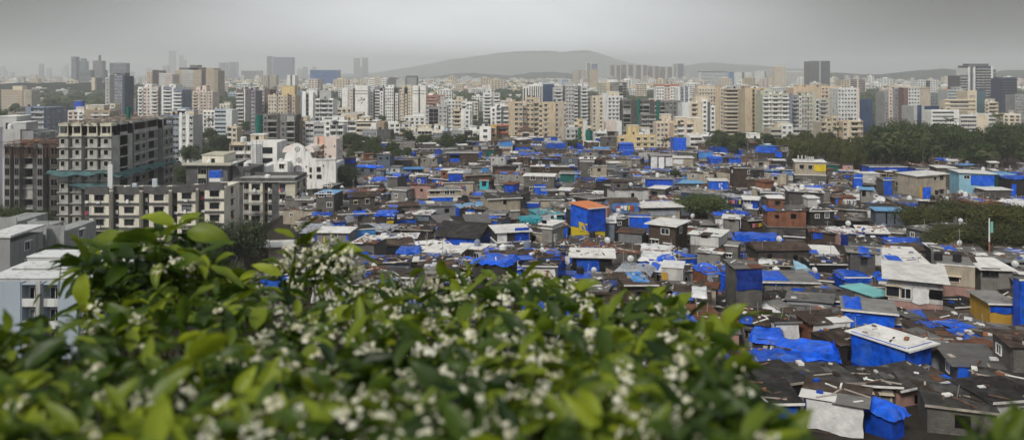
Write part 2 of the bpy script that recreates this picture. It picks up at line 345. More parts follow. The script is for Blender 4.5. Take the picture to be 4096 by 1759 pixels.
def ridge(name, Y, prof, dep, m, rough=.08, nu=220):
    mb = MB(); zg = 0.0; x0 = prof[0][0]; x1 = prof[-1][0]; nv = 12
    def fn(u, v):
        px = lerp(x0, x1, u); t = 2*v-1; z = Z_of(table(prof, px), Y)
        h = max(0, z-zg); fall = max(0.0, 1-abs(t)**1.6)
        X = X_of(px, Y); y = Y+t*dep
        nz = noise.fractal(Vector((X*.004, y*.004, Y)), 1.0, 2.0, 5)*rough*h*(.3+fall)
        nz += noise.noise(Vector((X*.03, y*.02, 1)))*2.2*fall
        return (X, y, zg-3+(h+3)*fall+nz*fall)
    mb.grid(fn, nu, nv, m)
    return setp(mb.build(name, smooth=True), kind='structure')
ridge('hill', 12000, [(1250, 300), (1500, 292), (1650, 268), (1780, 243), (1900, 226), (1990, 212), (2080, 206), (2170, 203), (2240, 209), (2300, 203), (2355, 203), (2400, 214), (2450, 233), (2520, 252), (2600, 262), (2750, 278), (2900, 296), (3000, 302)], 1500, 'hill_green', .03)
ridge('low_hill', 5600, [(1600, 322), (1700, 312), (1820, 296), (1900, 292), (1960, 297), (2040, 304), (2120, 291), (2200, 288), (2290, 295), (2380, 310), (2600, 322)], 600, 'hill_forest')
ridge('far_hill', 9000, [(2600, 300), (2700, 272), (2790, 254), (2850, 250), (2950, 258), (3040, 262), (3100, 270), (3180, 276), (3240, 274), (3330, 292), (3450, 298)], 900, 'hill_green', .03)
ridge('forest_hill', 4200, [(3150, 318), (3250, 296), (3340, 292), (3450, 299), (3560, 297), (3640, 287), (3700, 281), (3770, 277), (3830, 281), (3900, 283), (3980, 290), (4060, 281), (4150, 280), (4300, 288), (4500, 300)], 500, 'hill_forest')
ridge('wooded_rise', 1900, [(-300, 352), (-100, 345), (30, 336), (80, 331), (160, 336), (230, 328), (300, 334), (370, 330), (420, 338), (520, 342), (640, 340), (760, 350), (900, 352), (1100, 360)], 260, 'hill_forest')

# ================================================================ windows and other shared pieces
def window_mb(w, h, frame='frame_white', pane='pane', shade=True, mull=2, grill=False):
    b = MB(); t = .09
    b.box(-w/2, w/2, -.03, .0, 0, h, pane)
    if frame:
        b.box(-w/2-t, -w/2, -.09, 0, -t, h+t, frame); b.box(w/2, w/2+t, -.09, 0, -t, h+t, frame)
        b.box(-w/2, w/2, -.09, 0, h, h+t, frame); b.box(-w/2, w/2, -.12, 0, -t, 0, frame)
        for i in range(1, mull): x = -w/2+w*i/mull; b.box(x-.03, x+.03, -.06, -.03, 0, h, frame)
    if shade: b.box(-w/2-.2, w/2+.2, -.5, 0, h+t+.03, h+t+.13, frame or 'p_lgrey')
    return b
def balcony_mb(w, par='p_white', d=1.25, rail=False):
    b = MB(); b.box(-w/2, w/2, -d, 0, -.14, 0, par)
    if rail:
        b.box(-w/2, w/2, -d, -d+.05, .95, 1.0, par)
        k = max(3, int(w/.5))
        for i in range(k+1): x = -w/2+.03+(w-.06)*i/k; b.box(x-.025, x+.025, -d+.01, -d+.04, 0, .95, par)
    else: b.box(-w/2, w/2, -d, -d+.1, 0, .95, par)
    b.box(-w/2, -w/2+.08, -d+.1, 0, 0, .95, par); b.box(w/2-.08, w/2, -d+.1, 0, 0, .95, par)
    return b
_mesh_cache = {}
def cached(key, fn):
    if key not in _mesh_cache:
        mb = fn(); _mesh_cache[key] = (mb, mb.mesh(str(key[0])))
    return _mesh_cache[key]

HERO = []        # landmarks: (X, Y, phrase)
FOOT = []        # footprints kept clear: (X, Y, radius)
def building(name, label, cat, x0, x1, yt, Y, bays, fl=3.0, depth=14.0, yaw=0.0, wall='p_cream', trim='p_white', side=True, group=None,
             roofs=(), base=None, pane='pane', frame='frame_white', shade=True, far=False, land=None, par=.9, ww=1.5, wh=1.35, top_band=None, tanks=True, sidewall=None, maxw=100):
    """one building from its span in the photo's directions at distance Y.
    bays: (share, kind, colour, setback, drop) along the front. Floors are counted down from the roof."""
    W0 = (x1-x0)*Y/F; a = radians(yaw)
    W = max(3.0, (W0-depth*abs(sin(a)))/cos(a)) if yaw else W0
    cxs = [sx*W/2*cos(a)-dy*sin(a) for sx in (-1, 1) for dy in (0, depth)]
    cx = X_of((x0+x1)/2, Y)-(min(cxs)+max(cxs))/2
    ys = [sx*W/2*sin(a)+dy*cos(a) for sx in (-1, 1) for dy in (0, depth)]
    cy = Y-min(ys)
    zb = base if base is not None else min(terr(cx-W/2, cy), terr(cx+W/2, cy), terr(cx, cy+depth))-.5
    H = Z_of(yt, Y)-zb
    far = far or Y > 900
    root = thing(name, label, cat, (cx, cy, zb), a, group)
    if land: HERO.append((cx, cy+depth/2, land))
    FOOT.append((cx-sin(a)*depth/2, cy+cos(a)*depth/2, max(W, depth)*.55))
    wl = MB(); bulk = MB(); n_obj = [0]; pane0 = pane
    def add(key, fn, nm, x, y, z, rz=0):
        nonlocal pane
        if nm == 'window' and pane0 == 'pane':
            pane = rnd.choice(('pane', 'pane', 'void', 'pane_pale')); ex = rnd.choice((0, 0, 0, 0, 1, 1, 2, 3)) if far is False else 0; key = key+(pane, ex); f0 = fn
            def fn():
                b = f0()
                if ex == 1: b.box(-.45, .4, -.42, 0, -.72, -.2, 'p_white2')
                if ex == 2: b.box(-.5, .1, -.3, -.25, -.6, .25, 'cloth_red'); b.box(.15, .6, -.3, -.25, -.5, .25, 'cloth_blue')
                if ex == 3: b.box(-.55, .0, -.3, -.25, -.65, .25, 'cloth_white'); b.box(-.5, .5, -.34, -.02, .25, .3, 'frame_dark')
                return b
        mb, me = cached(key, fn)
        if far: wl.add(mb, TR(x, y, z, rz))
        elif n_obj[0] < maxw: put(me, nm, root, (x, y, z), rz); n_obj[0] += 1
        else: bulk.add(mb, TR(x, y, z, rz))
    tot = sum(b[0] for b in bays); x = -W/2
    for b in bays:
        sh, k = b[0], b[1]; colr = b[2] if len(b) > 2 and b[2] else wall; sb = b[3] if len(b) > 3 else 0.0; dr = b[4] if len(b) > 4 else 0.0
        xa = x; xb = x+W*sh/tot; x = xb; w = xb-xa; Hb = H-dr; nf = max(1, int((Hb-.6)/fl)); front = sb
        if k == 'k': front = sb+1.3
        if k == 'o': front = sb+3.5
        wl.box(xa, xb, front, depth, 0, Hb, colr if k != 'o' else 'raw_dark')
        wl.box(xa, xb, front, front+.15, Hb, Hb+par, colr if k != 'o' else 'raw_concrete')
        if k == 'k':      # side cheeks of the recess
            wl.box(xa, xa+.12, sb, front, 0, Hb+par*.5, colr); wl.box(xb-.12, xb, sb, front, 0, Hb+par*.5, colr)
            wl.box(xa, xb, sb, front, Hb-.15, Hb, colr)
        for i in range(nf):
            z = Hb-(i+1)*fl
            if z < -fl*.6: break
            if k in ('w', 'l', 'r', 'p'):
                nw = max(1, int(w/(ww*1.75)+.3))
                w2 = min(ww, w/nw*.72)
                for q in range(nw):
                    xx = xa+w*(q+.5)/nw
                    add(('window', round(w2, 1), wh, frame, pane, shade and k != 'r'), lambda: window_mb(w2, wh, frame, pane, shade and k != 'r'), 'window', xx, sb, z+.95)
                if k == 'l': wl.box(xa, xb, sb-.45, sb, z-.12, z+.06, trim)
                if k == 'p': wl.box(xa, xb, sb-.06, sb, z-.35, z+.35, trim)
            elif k == 'R':   # ribbon window
                add(('window', round(w*.92, 1), wh, frame, pane, 0, 'rib'), lambda: window_mb(w*.92, wh, frame, pane, False, max(2, int(w/1.8))), 'window', (xa+xb)/2, sb, z+.9)
                wl.box(xa, xb, sb-.3, sb, z-.15, z+.1, trim)
            elif k == 'k':
                bw = w-.26
                add(('window', round(bw*.62, 1), 2.0, frame, pane, False, 'door'), lambda: window_mb(bw*.62, 2.0, frame, pane, False, 2), 'window', (xa+xb)/2, front, z+.15)
                add(('balcony', round(bw, 1), trim), lambda: balcony_mb(bw, trim), 'balcony', (xa+xb)/2, front, z+.02)
            elif k == 'K':   # balconies hung outside the wall
                bw = w*.9
                add(('window', round(bw*.6, 1), 1.9, frame, pane, False, 'door'), lambda: window_mb(bw*.6, 1.9, frame, pane, False, 2), 'window', (xa+xb)/2, sb, z+.15)
                add(('balcony', round(bw, 1), trim), lambda: balcony_mb(bw, trim), 'balcony', (xa+xb)/2, sb, z+.02)
            elif k == 's':
                wl.box(xa+w*.1, xb-w*.1, sb-.02, sb, z+.5, z+fl-.3, 'pane')
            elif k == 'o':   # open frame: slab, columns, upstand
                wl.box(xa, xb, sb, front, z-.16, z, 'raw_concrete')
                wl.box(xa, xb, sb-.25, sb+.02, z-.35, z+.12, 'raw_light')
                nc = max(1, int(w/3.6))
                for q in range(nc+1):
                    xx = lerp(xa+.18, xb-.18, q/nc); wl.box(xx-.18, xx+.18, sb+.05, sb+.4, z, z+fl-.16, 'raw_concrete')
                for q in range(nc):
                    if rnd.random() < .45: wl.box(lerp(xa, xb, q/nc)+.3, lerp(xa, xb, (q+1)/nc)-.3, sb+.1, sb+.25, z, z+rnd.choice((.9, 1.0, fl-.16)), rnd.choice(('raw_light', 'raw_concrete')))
        if k == 'g':
            wl.box(xa+.15, xb-.15, sb-.12, sb, .5, Hb-.2, pane)
            for i in range(nf+1): z = Hb-i*fl; wl.box(xa, xb, sb-.2, sb-.12, z-.12, z+.05, trim)
            nc = max(1, int(w/3))
            for q in range(nc+1): xx = lerp(xa+.1, xb-.1, q/nc); wl.box(xx-.06, xx+.06, sb-.22, sb-.12, 0, Hb, trim)
        if k == 'f':
            nc = max(2, int(w/2.2))
            for q in range(nc+1):
                xx = lerp(xa+.15, xb-.15, q/nc); wl.box(xx-.25, xx+.25, sb-.5, sb, 0, Hb+.3, trim)
            for q in range(nc):
                wl.box(lerp(xa, xb, (q+.3)/nc), lerp(xa, xb, (q+.7)/nc), sb-.03, sb, 0, Hb-1, pane)
    # side faces
    if side:
        nf = max(1, int((H-.6)/fl)); vis = 1 if cx < 0 else -1
        for s in ((vis,) if yaw == 0 else (1, -1)):
            xx = s*W/2; nw = max(1, int((depth-3)/4.2))
            sb = bays[-1 if s > 0 else 0]; dr = sb[4] if len(sb) > 4 else 0; st = (sb[3] if len(sb) > 3 else 0)+(1.3 if sb[1] == 'k' else 3.5 if sb[1] == 'o' else 0)
            vcl = (s*cos(a)*(-(cx))+s*sin(a)*(-cy)) > 0
            if not vcl: continue
            for i in range(nf):
                z = H-dr-(i+1)*fl
                if z < -2: break
                for q in range(nw):
                    y = st+(depth-st)*(q+.5)/nw
                    add(('window', 1.3, wh, frame, pane, shade), lambda: window_mb(1.3, wh, frame, pane, shade), 'window', xx, y, z+.95, s*pi/2)
                if trim != wall and any(b[1] in 'lk' for b in bays): wl.box(xx-(0 if s > 0 else .25), xx+(.25 if s > 0 else 0), st+.2, depth, z-.12, z+.05, trim)
    for r in roofs:      # (fx0, fx1, height, material[, fy0, fy1])
        fy0, fy1 = (r[4], r[5]) if len(r) > 4 else (.25, .75)
        xa, xb = -W/2+W*r[0], -W/2+W*r[1]; ya, yb = depth*fy0, depth*fy1
        wl.box(xa, xb, ya, yb, H, H+r[2], r[3]); wl.box(xa-.25, xb+.25, ya-.25, yb+.25, H+r[2], H+r[2]+.2, trim)
        if r[2] > 2.2 and not far: wl.box((xa+xb)/2-.5, (xa+xb)/2+.5, ya-.03, ya, H+.05, H+2, 'pane')
    if tanks and not far:
        for _ in range(2):
            tk = MB()
            tx, ty = rnd.uniform(-W*.35, W*.35), depth*rnd.uniform(.1, .22)
            c = rnd.choice(('tank_black', 'tank_white', 'tank_white')); tk.tube((tx, ty, H), (tx, ty, H+1.5), .75, .75, c, 10); tk.tube((tx, ty, H+1.5), (tx, ty, H+1.8), .75, .3, c, 10)
            tk.build('rooftop_tank', root)
    if top_band: wl.box(-W/2-.3, W/2+.3, -.3, depth+.3, H+par, H+par+top_band[0], top_band[1])
    wl.build('wall', root)
    if bulk.f: setp(bulk.build('window', root), kind='stuff')
    root['_H'] = H; root['_W'] = W; root['_D'] = depth
    return root
# ================================================================ towers and blocks of the middle distance
B = building
AB = 'apartment block'; TW = 'tower'
# --- left part
B('apartment_block', 'beige apartment block with central roof tank at the left edge, in front of wooded rise', AB, 5, 126, 362, 960, [(3, 'w'), (1.2, 'l', 'p_beige2'), (3, 'w'), (1, 'b', 'p_beige2', 1), (2, 'w', 'p_beige2')], wall='p_beige', roofs=[(.3, .62, 5, 'p_cream')], land='the left-edge beige block', depth=18)
B('apartment_block', 'blue-grey balconied block behind the dark unfinished building', AB, 62, 186, 432, 470, [(2, 'o', 'p_bluegrey'), (1.2, 'b', 'p_bluegrey'), (3, 'k', 'p_bluegrey', 0)], wall='p_bluegrey', trim='p_lgrey', depth=22, land='the blue-grey balconied block', yaw=-4, shade=False)
B('concrete_block', 'plain grey-brown blank-walled block at the left edge with small white rooms on top', 'building', -60, 130, 520, 255, [(2, 'b'), (2, 'b', 'p_lgrey', 0, .6), (1.4, 'b', 'p_grey', .5, 1.2)], wall='p_purplegrey', side=True, roofs=[(.1, .5, 4.0, 'p_lgrey'), (.55, .8, 2.2, 'p_lgrey', .1, .5)], depth=16, land='the blank grey-brown block', maxw=20)
B('tower', 'slender dark slate tower with pale ledges, left of the white slab flats', TW, 421, 499, 305, 750, [(1.1, 'w', 'p_lgrey', 0, 2), (1.3, 'b', 'p_dgrey'), (2, 'l', 'p_bluegrey'), (.6, 'b', 'p_dkblue')], wall='p_dgrey', trim='p_lgrey', depth=18, land='the slender dark slate tower', roofs=[(.3, .9, 3, 'p_dgrey')], side=False)
B('apartment_block', 'low tan block with white balconies behind the unfinished concrete tower', AB, 312, 440, 445, 560, [(1, 'K', 'p_white'), (1.2, 'b', 'p_tan'), (1.6, 'K'), (1.5, 'K')], wall='p_tan', trim='p_white', depth=16, roofs=[(.22, .72, 4, 'p_beige2')], shade=False)
B('small_house', 'small cream rooftop house right of the tan block', 'house', 412, 461, 428, 640, [(2, 'b'), (1.5, 'K', None, 0, -2)], wall='p_cream', depth=10)
B('apartment_block', 'white slab of flats with pink and blue-grey bays, left of the grove', AB, 552, 728, 352, 680, [(.8, 'K', 'p_white'), (1.2, 'w', 'p_pinkw', .6), (.3, 'f', 'p_white', 0, -2), (1.0, 'K', 'p_pinkw', .3), (.6, 'b', 'p_dgrey', 1.5), (.3, 'b', 'p_white', 0, -1), (1.4, 'K', 'p_bluegrey', .4), (.3, 'b', 'p_white', 0), (1.4, 'K', 'p_bluegrey', .4, 2)], wall='p_white', trim='p_white', depth=20, roofs=[(.1, .25, 3, 'p_white'), (.65, .8, 3, 'p_white')], land='the white slab flats', side=False)
B('apartment_block', 'pink-beige tower of flats standing alone beside the grove', AB, 770, 850, 368, 765, [(1.3, 'K'), (.4, 'b', 'p_pinkw', -.5), (1.5, 'l'), (.4, 'b', 'p_beige2'), (1, 'l')], wall='p_pinkw', trim='p_cream', depth=18, roofs=[(.08, .3, 5, 'p_pinkw'), (.4, .6, 6, 'p_pinkw')], land='the pink-beige tower', side=False)
B('apartment_complex', 'large beige complex with a stained dark roofline beyond the white slab flats', AB, 700, 872, 283, 1300, [(1.2, 'w', 'p_beige'), (2, 'l', 'p_white2'), (1.4, 'w', 'p_beige'), (.8, 's', 'p_brown', 1), (1.4, 'w', 'p_beige', 0, -4), (.7, 'w', 'p_tan')], wall='p_beige', trim='p_cream', depth=30, roofs=[(.05, .6, 5, 'p_dgrey'), (.3, .5, 9, 'p_dgrey')], land='the dark-topped beige complex')
B('apartment_complex', 'beige and brown twin-topped block left of the dark-topped complex', AB, 588, 690, 290, 1250, [(1, 'w', 'p_beige'), (1.3, 's', 'p_brown', .5, -3), (1.2, 'w', 'p_white2', 0, 2), (1.4, 'l', 'p_pinkw', 0, 3)], wall='p_beige', depth=26)
B('tower', 'brown tower of flats with white ledges on its balconies', TW, 945, 1022, 362, 650, [(1.5, 'K', 'p_brown', .2), (.25, 'b', 'p_white', -.1), (1.0, 'b', 'p_dgrey', -.3, -.6), (1.0, 'l', 'p_purplegrey', .3, .4)], wall='p_brown', trim='p_white2', depth=18, roofs=[(.1, .35, 2.5, 'p_lgrey'), (.6, .9, 2.5, 'p_lgrey')], land='the brown tower', side=False, ww=2.2)
B('tower', 'brown tower whose front bay turns from cream at the top to bare ledges', TW, 1022, 1080, 360, 680, [(1.4, 'p', 'p_lgrey'), (.9, 'b', 'p_brown', .8)], wall='p_brown', trim='p_white2', depth=16, side=False, ww=1.0)
B('tower', 'plain dark brown slab behind the yellow flats', TW, 1076, 1130, 366, 740, [(2, 'b', 'p_brown'), (1.6, 'l', 'p_grey', 0, 1)], wall='p_brown', trim='p_lgrey', depth=18, side=False)
B('apartment_block', 'yellow and cream flats with a maroon window strip and raised centre', AB, 1072, 1181, 384, 640, [(2.4, 'w', 'p_cream'), (.35, 'w', 'p_maroon', .3), (1.5, 'w', 'p_cream'), (1.2, 'l', 'p_beige'), (1.1, 'w', 'p_maroon'), (1, 'l', 'p_beige')], wall='p_yellow', trim='p_cream', depth=15, roofs=[(.45, .93, 8, 'p_yellow')], land='the yellow and cream flats', side=False, shade=False, ww=1.3)
B('tower', 'dark blue-grey slab with pale ledges right of the yellow flats', TW, 1172, 1210, 370, 700, [(1, 'l', 'p_dgrey'), (1.6, 'b', 'p_bluegrey')], wall='p_bluegrey', trim='p_lgrey', depth=16, side=False)
B('apartment_block', 'white flats with framed glass front and olive strip', AB, 1208, 1332, 400, 540, [(.6, 'b', 'p_white', 0, -5), (.5, 'g', 'p_tan', .6, -4), (.7, 'b', 'p_white', 0, -5), (.3, 'b', 'p_grey', .8, -3), (.8, 'k', 'p_white'), (1.3, 'k', 'p_grey', .3), (.8, 'k', 'p_white')], wall='p_white', trim='p_white2', depth=15, roofs=[(.1, .45, 7, 'p_white2'), (.52, .9, 6, 'p_lgrey')], land='the framed white flats', side=False)
B('apartment_block', 'old mixed white and brown flats with ribbon windows below the framed white flats', AB, 1176, 1325, 484, 440, [(.7, 'K', 'p_cream'), (.6, 'b', 'p_tan', .3), (.4, 'k', 'p_cream'), (1.3, 'R', 'p_white2', .2, 1), (1.6, 'R', 'p_lgrey', .5, 2), (1.1, 'w', 'p_white')], wall='p_cream', trim='p_white2', depth=14, roofs=[(.05, .3, 2, 'p_cream')], side=False)
B('apartment_block', 'blue and white flats between the unfinished tower and the grove', AB, 640, 772, 462, 420, [(2.4, 'R', 'p_bluegrey', .6, .6), (.35, 'b', 'p_white', 0, -.6), (.5, 'w', 'p_lgrey', .2), (.4, 'b', 'p_white', 0), (.5, 'w', 'p_lgrey', .2)], wall='p_white', trim='p_paleblue', depth=13, roofs=[(.25, .95, 2.3, 'p_cream'), (.45, .7, 3.4, 'p_white')], land='the blue and white flats', side=False)
B('small_house', 'cream rooftop house half hidden in the grove', 'house', 908, 948, 510, 450, [(1, 'k'), (1.2, 'w')], wall='p_cream', depth=9, side=False)
B('apartment_block', 'white and pale blue low flats behind the grove', AB, 812, 928, 440, 600, [(2, 'l', 'p_white', 0, 1), (2, 'R', 'p_paleblue'), (1, 'b', 'p_white2')], wall='p_white', depth=14, side=False)
B('unfinished_block', 'unfinished grey concrete flats wrapped in dark scaffold netting', 'unfinished building', 1052, 1178, 462, 430, [(.7, 'w', 'raw_concrete', .3), (1.8, 'o'), (.5, 'b', 'raw_dark'), (1.0, 'w', 'raw_concrete'), (1.5, 'o', None, .3)], wall='raw_concrete', trim='raw_concrete', depth=14, frame='raw_light', shade=False, land='the netted grey flats', side=False, tanks=False)
# --- centre left: the long white complex
B('apartment_block', 'narrow white slab with a brown recess at the left end of the long white complex', AB, 1368, 1421, 357, 780, [(1.1, 'b', 'p_white'), (.35, 'b', 'p_pinkw', 1), (.6, 'w', 'p_white2', 1.5), (.5, 's', 'p_brown', 1.0)], wall='p_white', depth=16, side=False, ww=1.1)
emb = B('tower', 'blank white end slab carrying a dark winged emblem', TW, 1420, 1471, 346, 770, [(1, 'b', 'p_white')], wall='p_white', depth=16, side=False, land='the white slab with the emblem', tanks=False)
def on_front(root, mb, name, parent=None, label=None): return mb.build(name, root, label=label)
lg = MB(); H_ = emb['_H']; W_ = emb['_W']
lg.box(-W_/2-.05, W_/2+.05, -.1, -.01, H_-4.6, H_-4.1, 'frame_dark'); lg.box(-W_/2-.05, W_/2+.05, -.1, -.01, H_-7.3, H_-6.8, 'frame_dark')
def swoosh(mb, pts, m, y=-.12): mb.prism([(p[0], p[1]) for p in pts], y, y+.1, m)
cx_, cz_ = 0.3, H_-13.5; s_ = 1.25
for poly in ([(-2.9, -.4), (-1.2, -.1), (.1, .5), (-.2, .9), (-1.4, .35), (-2.6, .2)], [(.1, -.3), (1.4, .0), (1.6, .9), (.4, .5)], [(1.5, .2), (2.6, -.2), (2.5, .9), (1.9, 2.0), (1.5, 1.2)], [(-.6, 1.1), (.5, 1.5), (.7, 2.1), (-.2, 2.5), (-.4, 1.8)], [(-.9, -2.1), (.3, -2.3), (1.2, -1.5), (.2, -1.5)], [(-1.9, 1.9), (-1.0, 1.7), (-1.3, 2.3)]):
    swoosh(lg, [(cx_+p[0]*s_, cz_+p[1]*s_) for p in poly], 'letter_grey')
lg.build('emblem', emb)
wc = B('apartment_complex', 'long white complex of flats with a zigzag dark stair recess', AB, 1480, 1652, 352, 780,
  [(.55, 'w', 'p_white', .5, 4), (.25, 's', 'p_dgrey', 1.5, 2), (.9, 'K', 'p_purplegrey', 1.2), (.6, 'w', 'p_white', 0, 4), (.3, 'b', 'p_dgrey', 2), (1.5, 'w', 'p_white', 0), (.3, 's', 'p_dgrey', 1.5), (.45, 'w', 'p_white', .2, 6), (.25, 's', 'p_grey', 1.8), (.8, 'w', 'p_cream', .2, 2), (.15, 's', 'p_dgrey', 1.5), (.35, 'w', 'p_cream', 0, 7), (.15, 's', 'p_dgrey', 1.2), (.9, 'w', 'p_cream', 0)],
  wall='p_white', trim='p_white', depth=18, roofs=[(.1, .28, 2.5, 'p_lgrey'), (.4, .55, 2.5, 'p_white'), (.7, .95, 2.5, 'p_cream')], land='the long white complex', side=False, ww=1.25, shade=False)
ew = B('tower', 'blank white end slab split by a dark vertical window strip', TW, 1650, 1704, 346, 770, [(1.3, 'b', 'p_white'), (.32, 's', 'p_dgrey', .3, 2), (1.3, 'b', 'p_white')], wall='p_white', depth=16, side=False, land='the split white slab', tanks=False)
bd = MB(); H_ = ew['_H']; W_ = ew['_W']
for z in (4.6, 7.3):
    for s in (-1, 1): bd.box(min(s*W_/2, s*W_*.06), max(s*W_/2, s*W_*.06), -.1, -.01, H_-z, H_-z+.5, 'frame_dark')
bd.build('band', ew)
B('office_block', 'white office block with gridded windows beyond the long white complex', 'building', 1476, 1546, 316, 1180, [(1, 'w'), (1, 'w', 'p_cream', 0, -2), (1, 'w')], wall='p_white', depth=22, ww=1.8)
B('office_block', 'dark grey hall with two pale roof panels beyond the long white complex', 'building', 1555, 1666, 312, 1500, [(1.2, 'b', 'p_dgrey'), (1.4, 'b', 'p_lgrey', 0, 3), (.3, 'b', 'p_dgrey'), (1.5, 'b', 'p_grey')], wall='p_dgrey', trim='p_dgrey', depth=30, roofs=[(.6, 1, 3.5, 'p_dgrey')], side=False)
# --- centre
B('apartment_block', 'brick-orange and white flats right of the split white slab', AB, 1706, 1775, 385, 760, [(1.3, 'R', 'p_terracotta'), (1.2, 'w', 'p_rust', .3, -.5)], wall='p_terracotta', trim='p_pinkw', depth=15, side=False)
B('apartment_block', 'grey concrete flats with a dark arched glass bay under a blue roof tarp', AB, 1702, 1788, 425, 600, [(.5, 'w', 'p_lgrey'), (1.4, 'g', 'p_grey', .3, 2), (1.3, 'w', 'p_lgrey')], wall='p_lgrey', trim='p_lgrey', depth=14, side=False, pane='pane')
B('apartment_block', 'pale grey flats with paired window columns behind the cream gridded block', AB, 1762, 1888, 404, 660, [(.7, 'b', 'p_lgrey', .5, -3), (.5, 'f', 'p_white2'), (1.2, 'l', 'p_white2'), (1.0, 'l', 'p_cream'), (.9, 'K', 'p_white2', .4, 1), (.9, 'w', 'p_white', .3, 2)], wall='p_lgrey', trim='p_white', depth=15, side=False, roofs=[(.5, .7, 3, 'p_cream')])
B('apartment_block', 'cream block with a gridded stair front and blank white flank', AB, 1812, 1881, 443, 540, [(1.5, 'k', 'p_cream'), (.5, 'b', 'p_white'), (1.2, 'w', 'p_white2', .3)], wall='p_cream', trim='p_cream', depth=13, side=False, land='the cream gridded block')
B('apartment_block', 'white and grey flats with bold ledges left of the beige twin towers', AB, 1932, 2000, 375, 690, [(1.6, 'K', 'p_white2'), (.3, 'b', 'p_lgrey', .8), (1.2, 'K', 'p_lgrey', .4)], wall='p_lgrey', trim='p_white', depth=15, side=False, roofs=[(.15, .5, 5, 'p_white2')])
B('apartment_block', 'grey and white flats with black balcony recesses behind the yellow corner house', AB, 1962, 2036, 432, 560, [(1.2, 'w', 'p_white'), (1, 'k', 'p_white2'), (.4, 'b', 'p_dgrey', .8), (1.2, 'K', 'p_dgrey', .3)], wall='p_white', trim='p_white', depth=13, side=False, roofs=[(.2, .75, 3, 'p_white')])
B('apartment_block', 'old grey flats with long brown-shadowed balconies in the middle of the grove', AB, 1652, 1790, 520, 420, [(.5, 'b', 'p_lgrey', 0, 2), (1.7, 'R', 'stained_white', .2), (1.3, 'R', 'stained_white', .5, .8), (.45, 'b', 'p_paleblue')], wall='stained_white', trim='p_cream', depth=13, side=False, roofs=[(.15, .5, 2, 'p_cream'), (.6, .9, 2.4, 'p_white')], land='the old ribbon-balcony flats')
B('apartment_block', 'old dark grey flats with pale balcony edges next to the white blue-trimmed house', AB, 1790, 1885, 528, 425, [(.5, 'k', 'p_grey'), (1.3, 'R', 'p_grey', .2), (.35, 'b', 'p_lgrey'), (.9, 'k', 'mould_grey')], wall='p_grey', trim='p_cream', depth=13, side=False, roofs=[(.1, .5, 2.2, 'p_lgrey')])
B('small_house', 'white three-storey house with dark windows beside the yellow corner house', 'house', 1918, 1964, 512, 400, [(1, 'w')], wall='p_white', trim='p_white', depth=10, side=False, ww=2.0, shade=False)
B('corner_house', 'yellow corner house with a long red roof over the grove', 'house', 1962, 1985, 508, 405, [(1, 'l', 'p_ochre')], wall='p_ochre', trim='p_yellow', depth=20, side=False, land='the yellow corner house', tanks=False)
B('long_shed', 'long red-roofed shed on posts between the yellow corner house and the beige twins', 'shed', 1985, 2034, 512, 420, [(1, 'k', 'p_grey')], wall='p_terracotta', trim='p_terracotta', depth=8, side=False, top_band=(.5, 'p_terracotta'), tanks=False, fl=2.8)
B('apartment_block', 'old grey flats with stacked verandas behind the dark grove', AB, 1598, 1662, 514, 455, [(1, 'k', 'p_lgrey'), (.5, 'b', 'p_cream', .2), (1.2, 'K', 'stained_white')], wall='p_lgrey', trim='p_cream', depth=12, side=False, roofs=[(.1, .6, 2.6, 'p_white2')])
B('low_block', 'long low white block with ochre roof rooms and shaded verandas', 'building', 1318, 1424, 487, 455, [(1, 'k', 'p_white2'), (1.2, 'k', 'p_white'), (1, 'k', 'p_lgrey', .4)], wall='p_white', trim='p_white', depth=14, side=False, roofs=[(.05, .5, 2.6, 'p_white'), (.35, .95, 3.6, 'p_beige', .5, .9)])
B('low_block', 'low white block with ochre penthouse and brown flank wall', 'building', 1424, 1536, 490, 440, [(1.6, 'R', 'p_cream'), (.5, 'b', 'p_white'), (.8, 'b', 'p_tan', .2)], wall='p_white', trim='p_white', depth=14, side=False, roofs=[(.12, .45, 2.8, 'p_beige'), (-.05, .75, .6, 'p_white', .0, 1)])
B('low_block', 'weathered grey flats with open floors below the ochre penthouse block', 'building', 1448, 1562, 524, 400, [(1.8, 'R', 'p_grey'), (1.6, 'b', 'mould_grey')], wall='p_grey', trim='p_lgrey', depth=12, side=False)
B('low_block', 'small white block with three stacked terraces above the grove', 'building', 1320, 1372, 500, 400, [(1, 'k', 'p_white2', 0), (1, 'k', 'p_white2', .5)], wall='p_white2', depth=10, side=False, base=8)
# beige twins
B('apartment_block', 'left wing of the big beige flats with three window columns', AB, 2034, 2106, 411, 505, [(1.0, 'b'), (1.6, 'w'), (.6, 'w', 'p_tan', 1.5, 3)], wall='p_beige', trim='p_peach', depth=18, side=False, land='the beige left wing', roofs=[(.0, .4, 1.0, 'p_beige')], ww=1.9, wh=1.5)
B('apartment_block', 'tall central stair block of the big beige flats', AB, 2105, 2160, 394, 508, [(1.3, 'w'), (1, 'b', 'p_beige2')], wall='p_beige', trim='p_peach', depth=15, side=False, ww=1.4, wh=1.3)
B('apartment_block', 'broad right wing of the big beige flats beside the grey ledged tower', AB, 2136, 2265, 413, 490, [(1.1, 'k', 'p_beige2', 1.0), (.8, 'w', None, 0, .6), (1.5, 'l'), (1.5, 'b'), (.6, 'w', 'p_beige2', .8), (1.3, 'b', 'p_beige2', .3), (.5, 'w', None, .5)], wall='p_beige', trim='p_beige', depth=18, side=False, land='the broad beige wing', ww=1.7, wh=1.5)
gb = B('gabled_block', 'beige gabled block in front of the big beige flats', AB, 2069, 2136, 526, 468, [(1.4, 'b'), (1, 'l'), (.9, 'b', 'p_beige2')], wall='p_beige', trim='p_beige', depth=10, side=False, tanks=False, ww=2.6, wh=1.5)
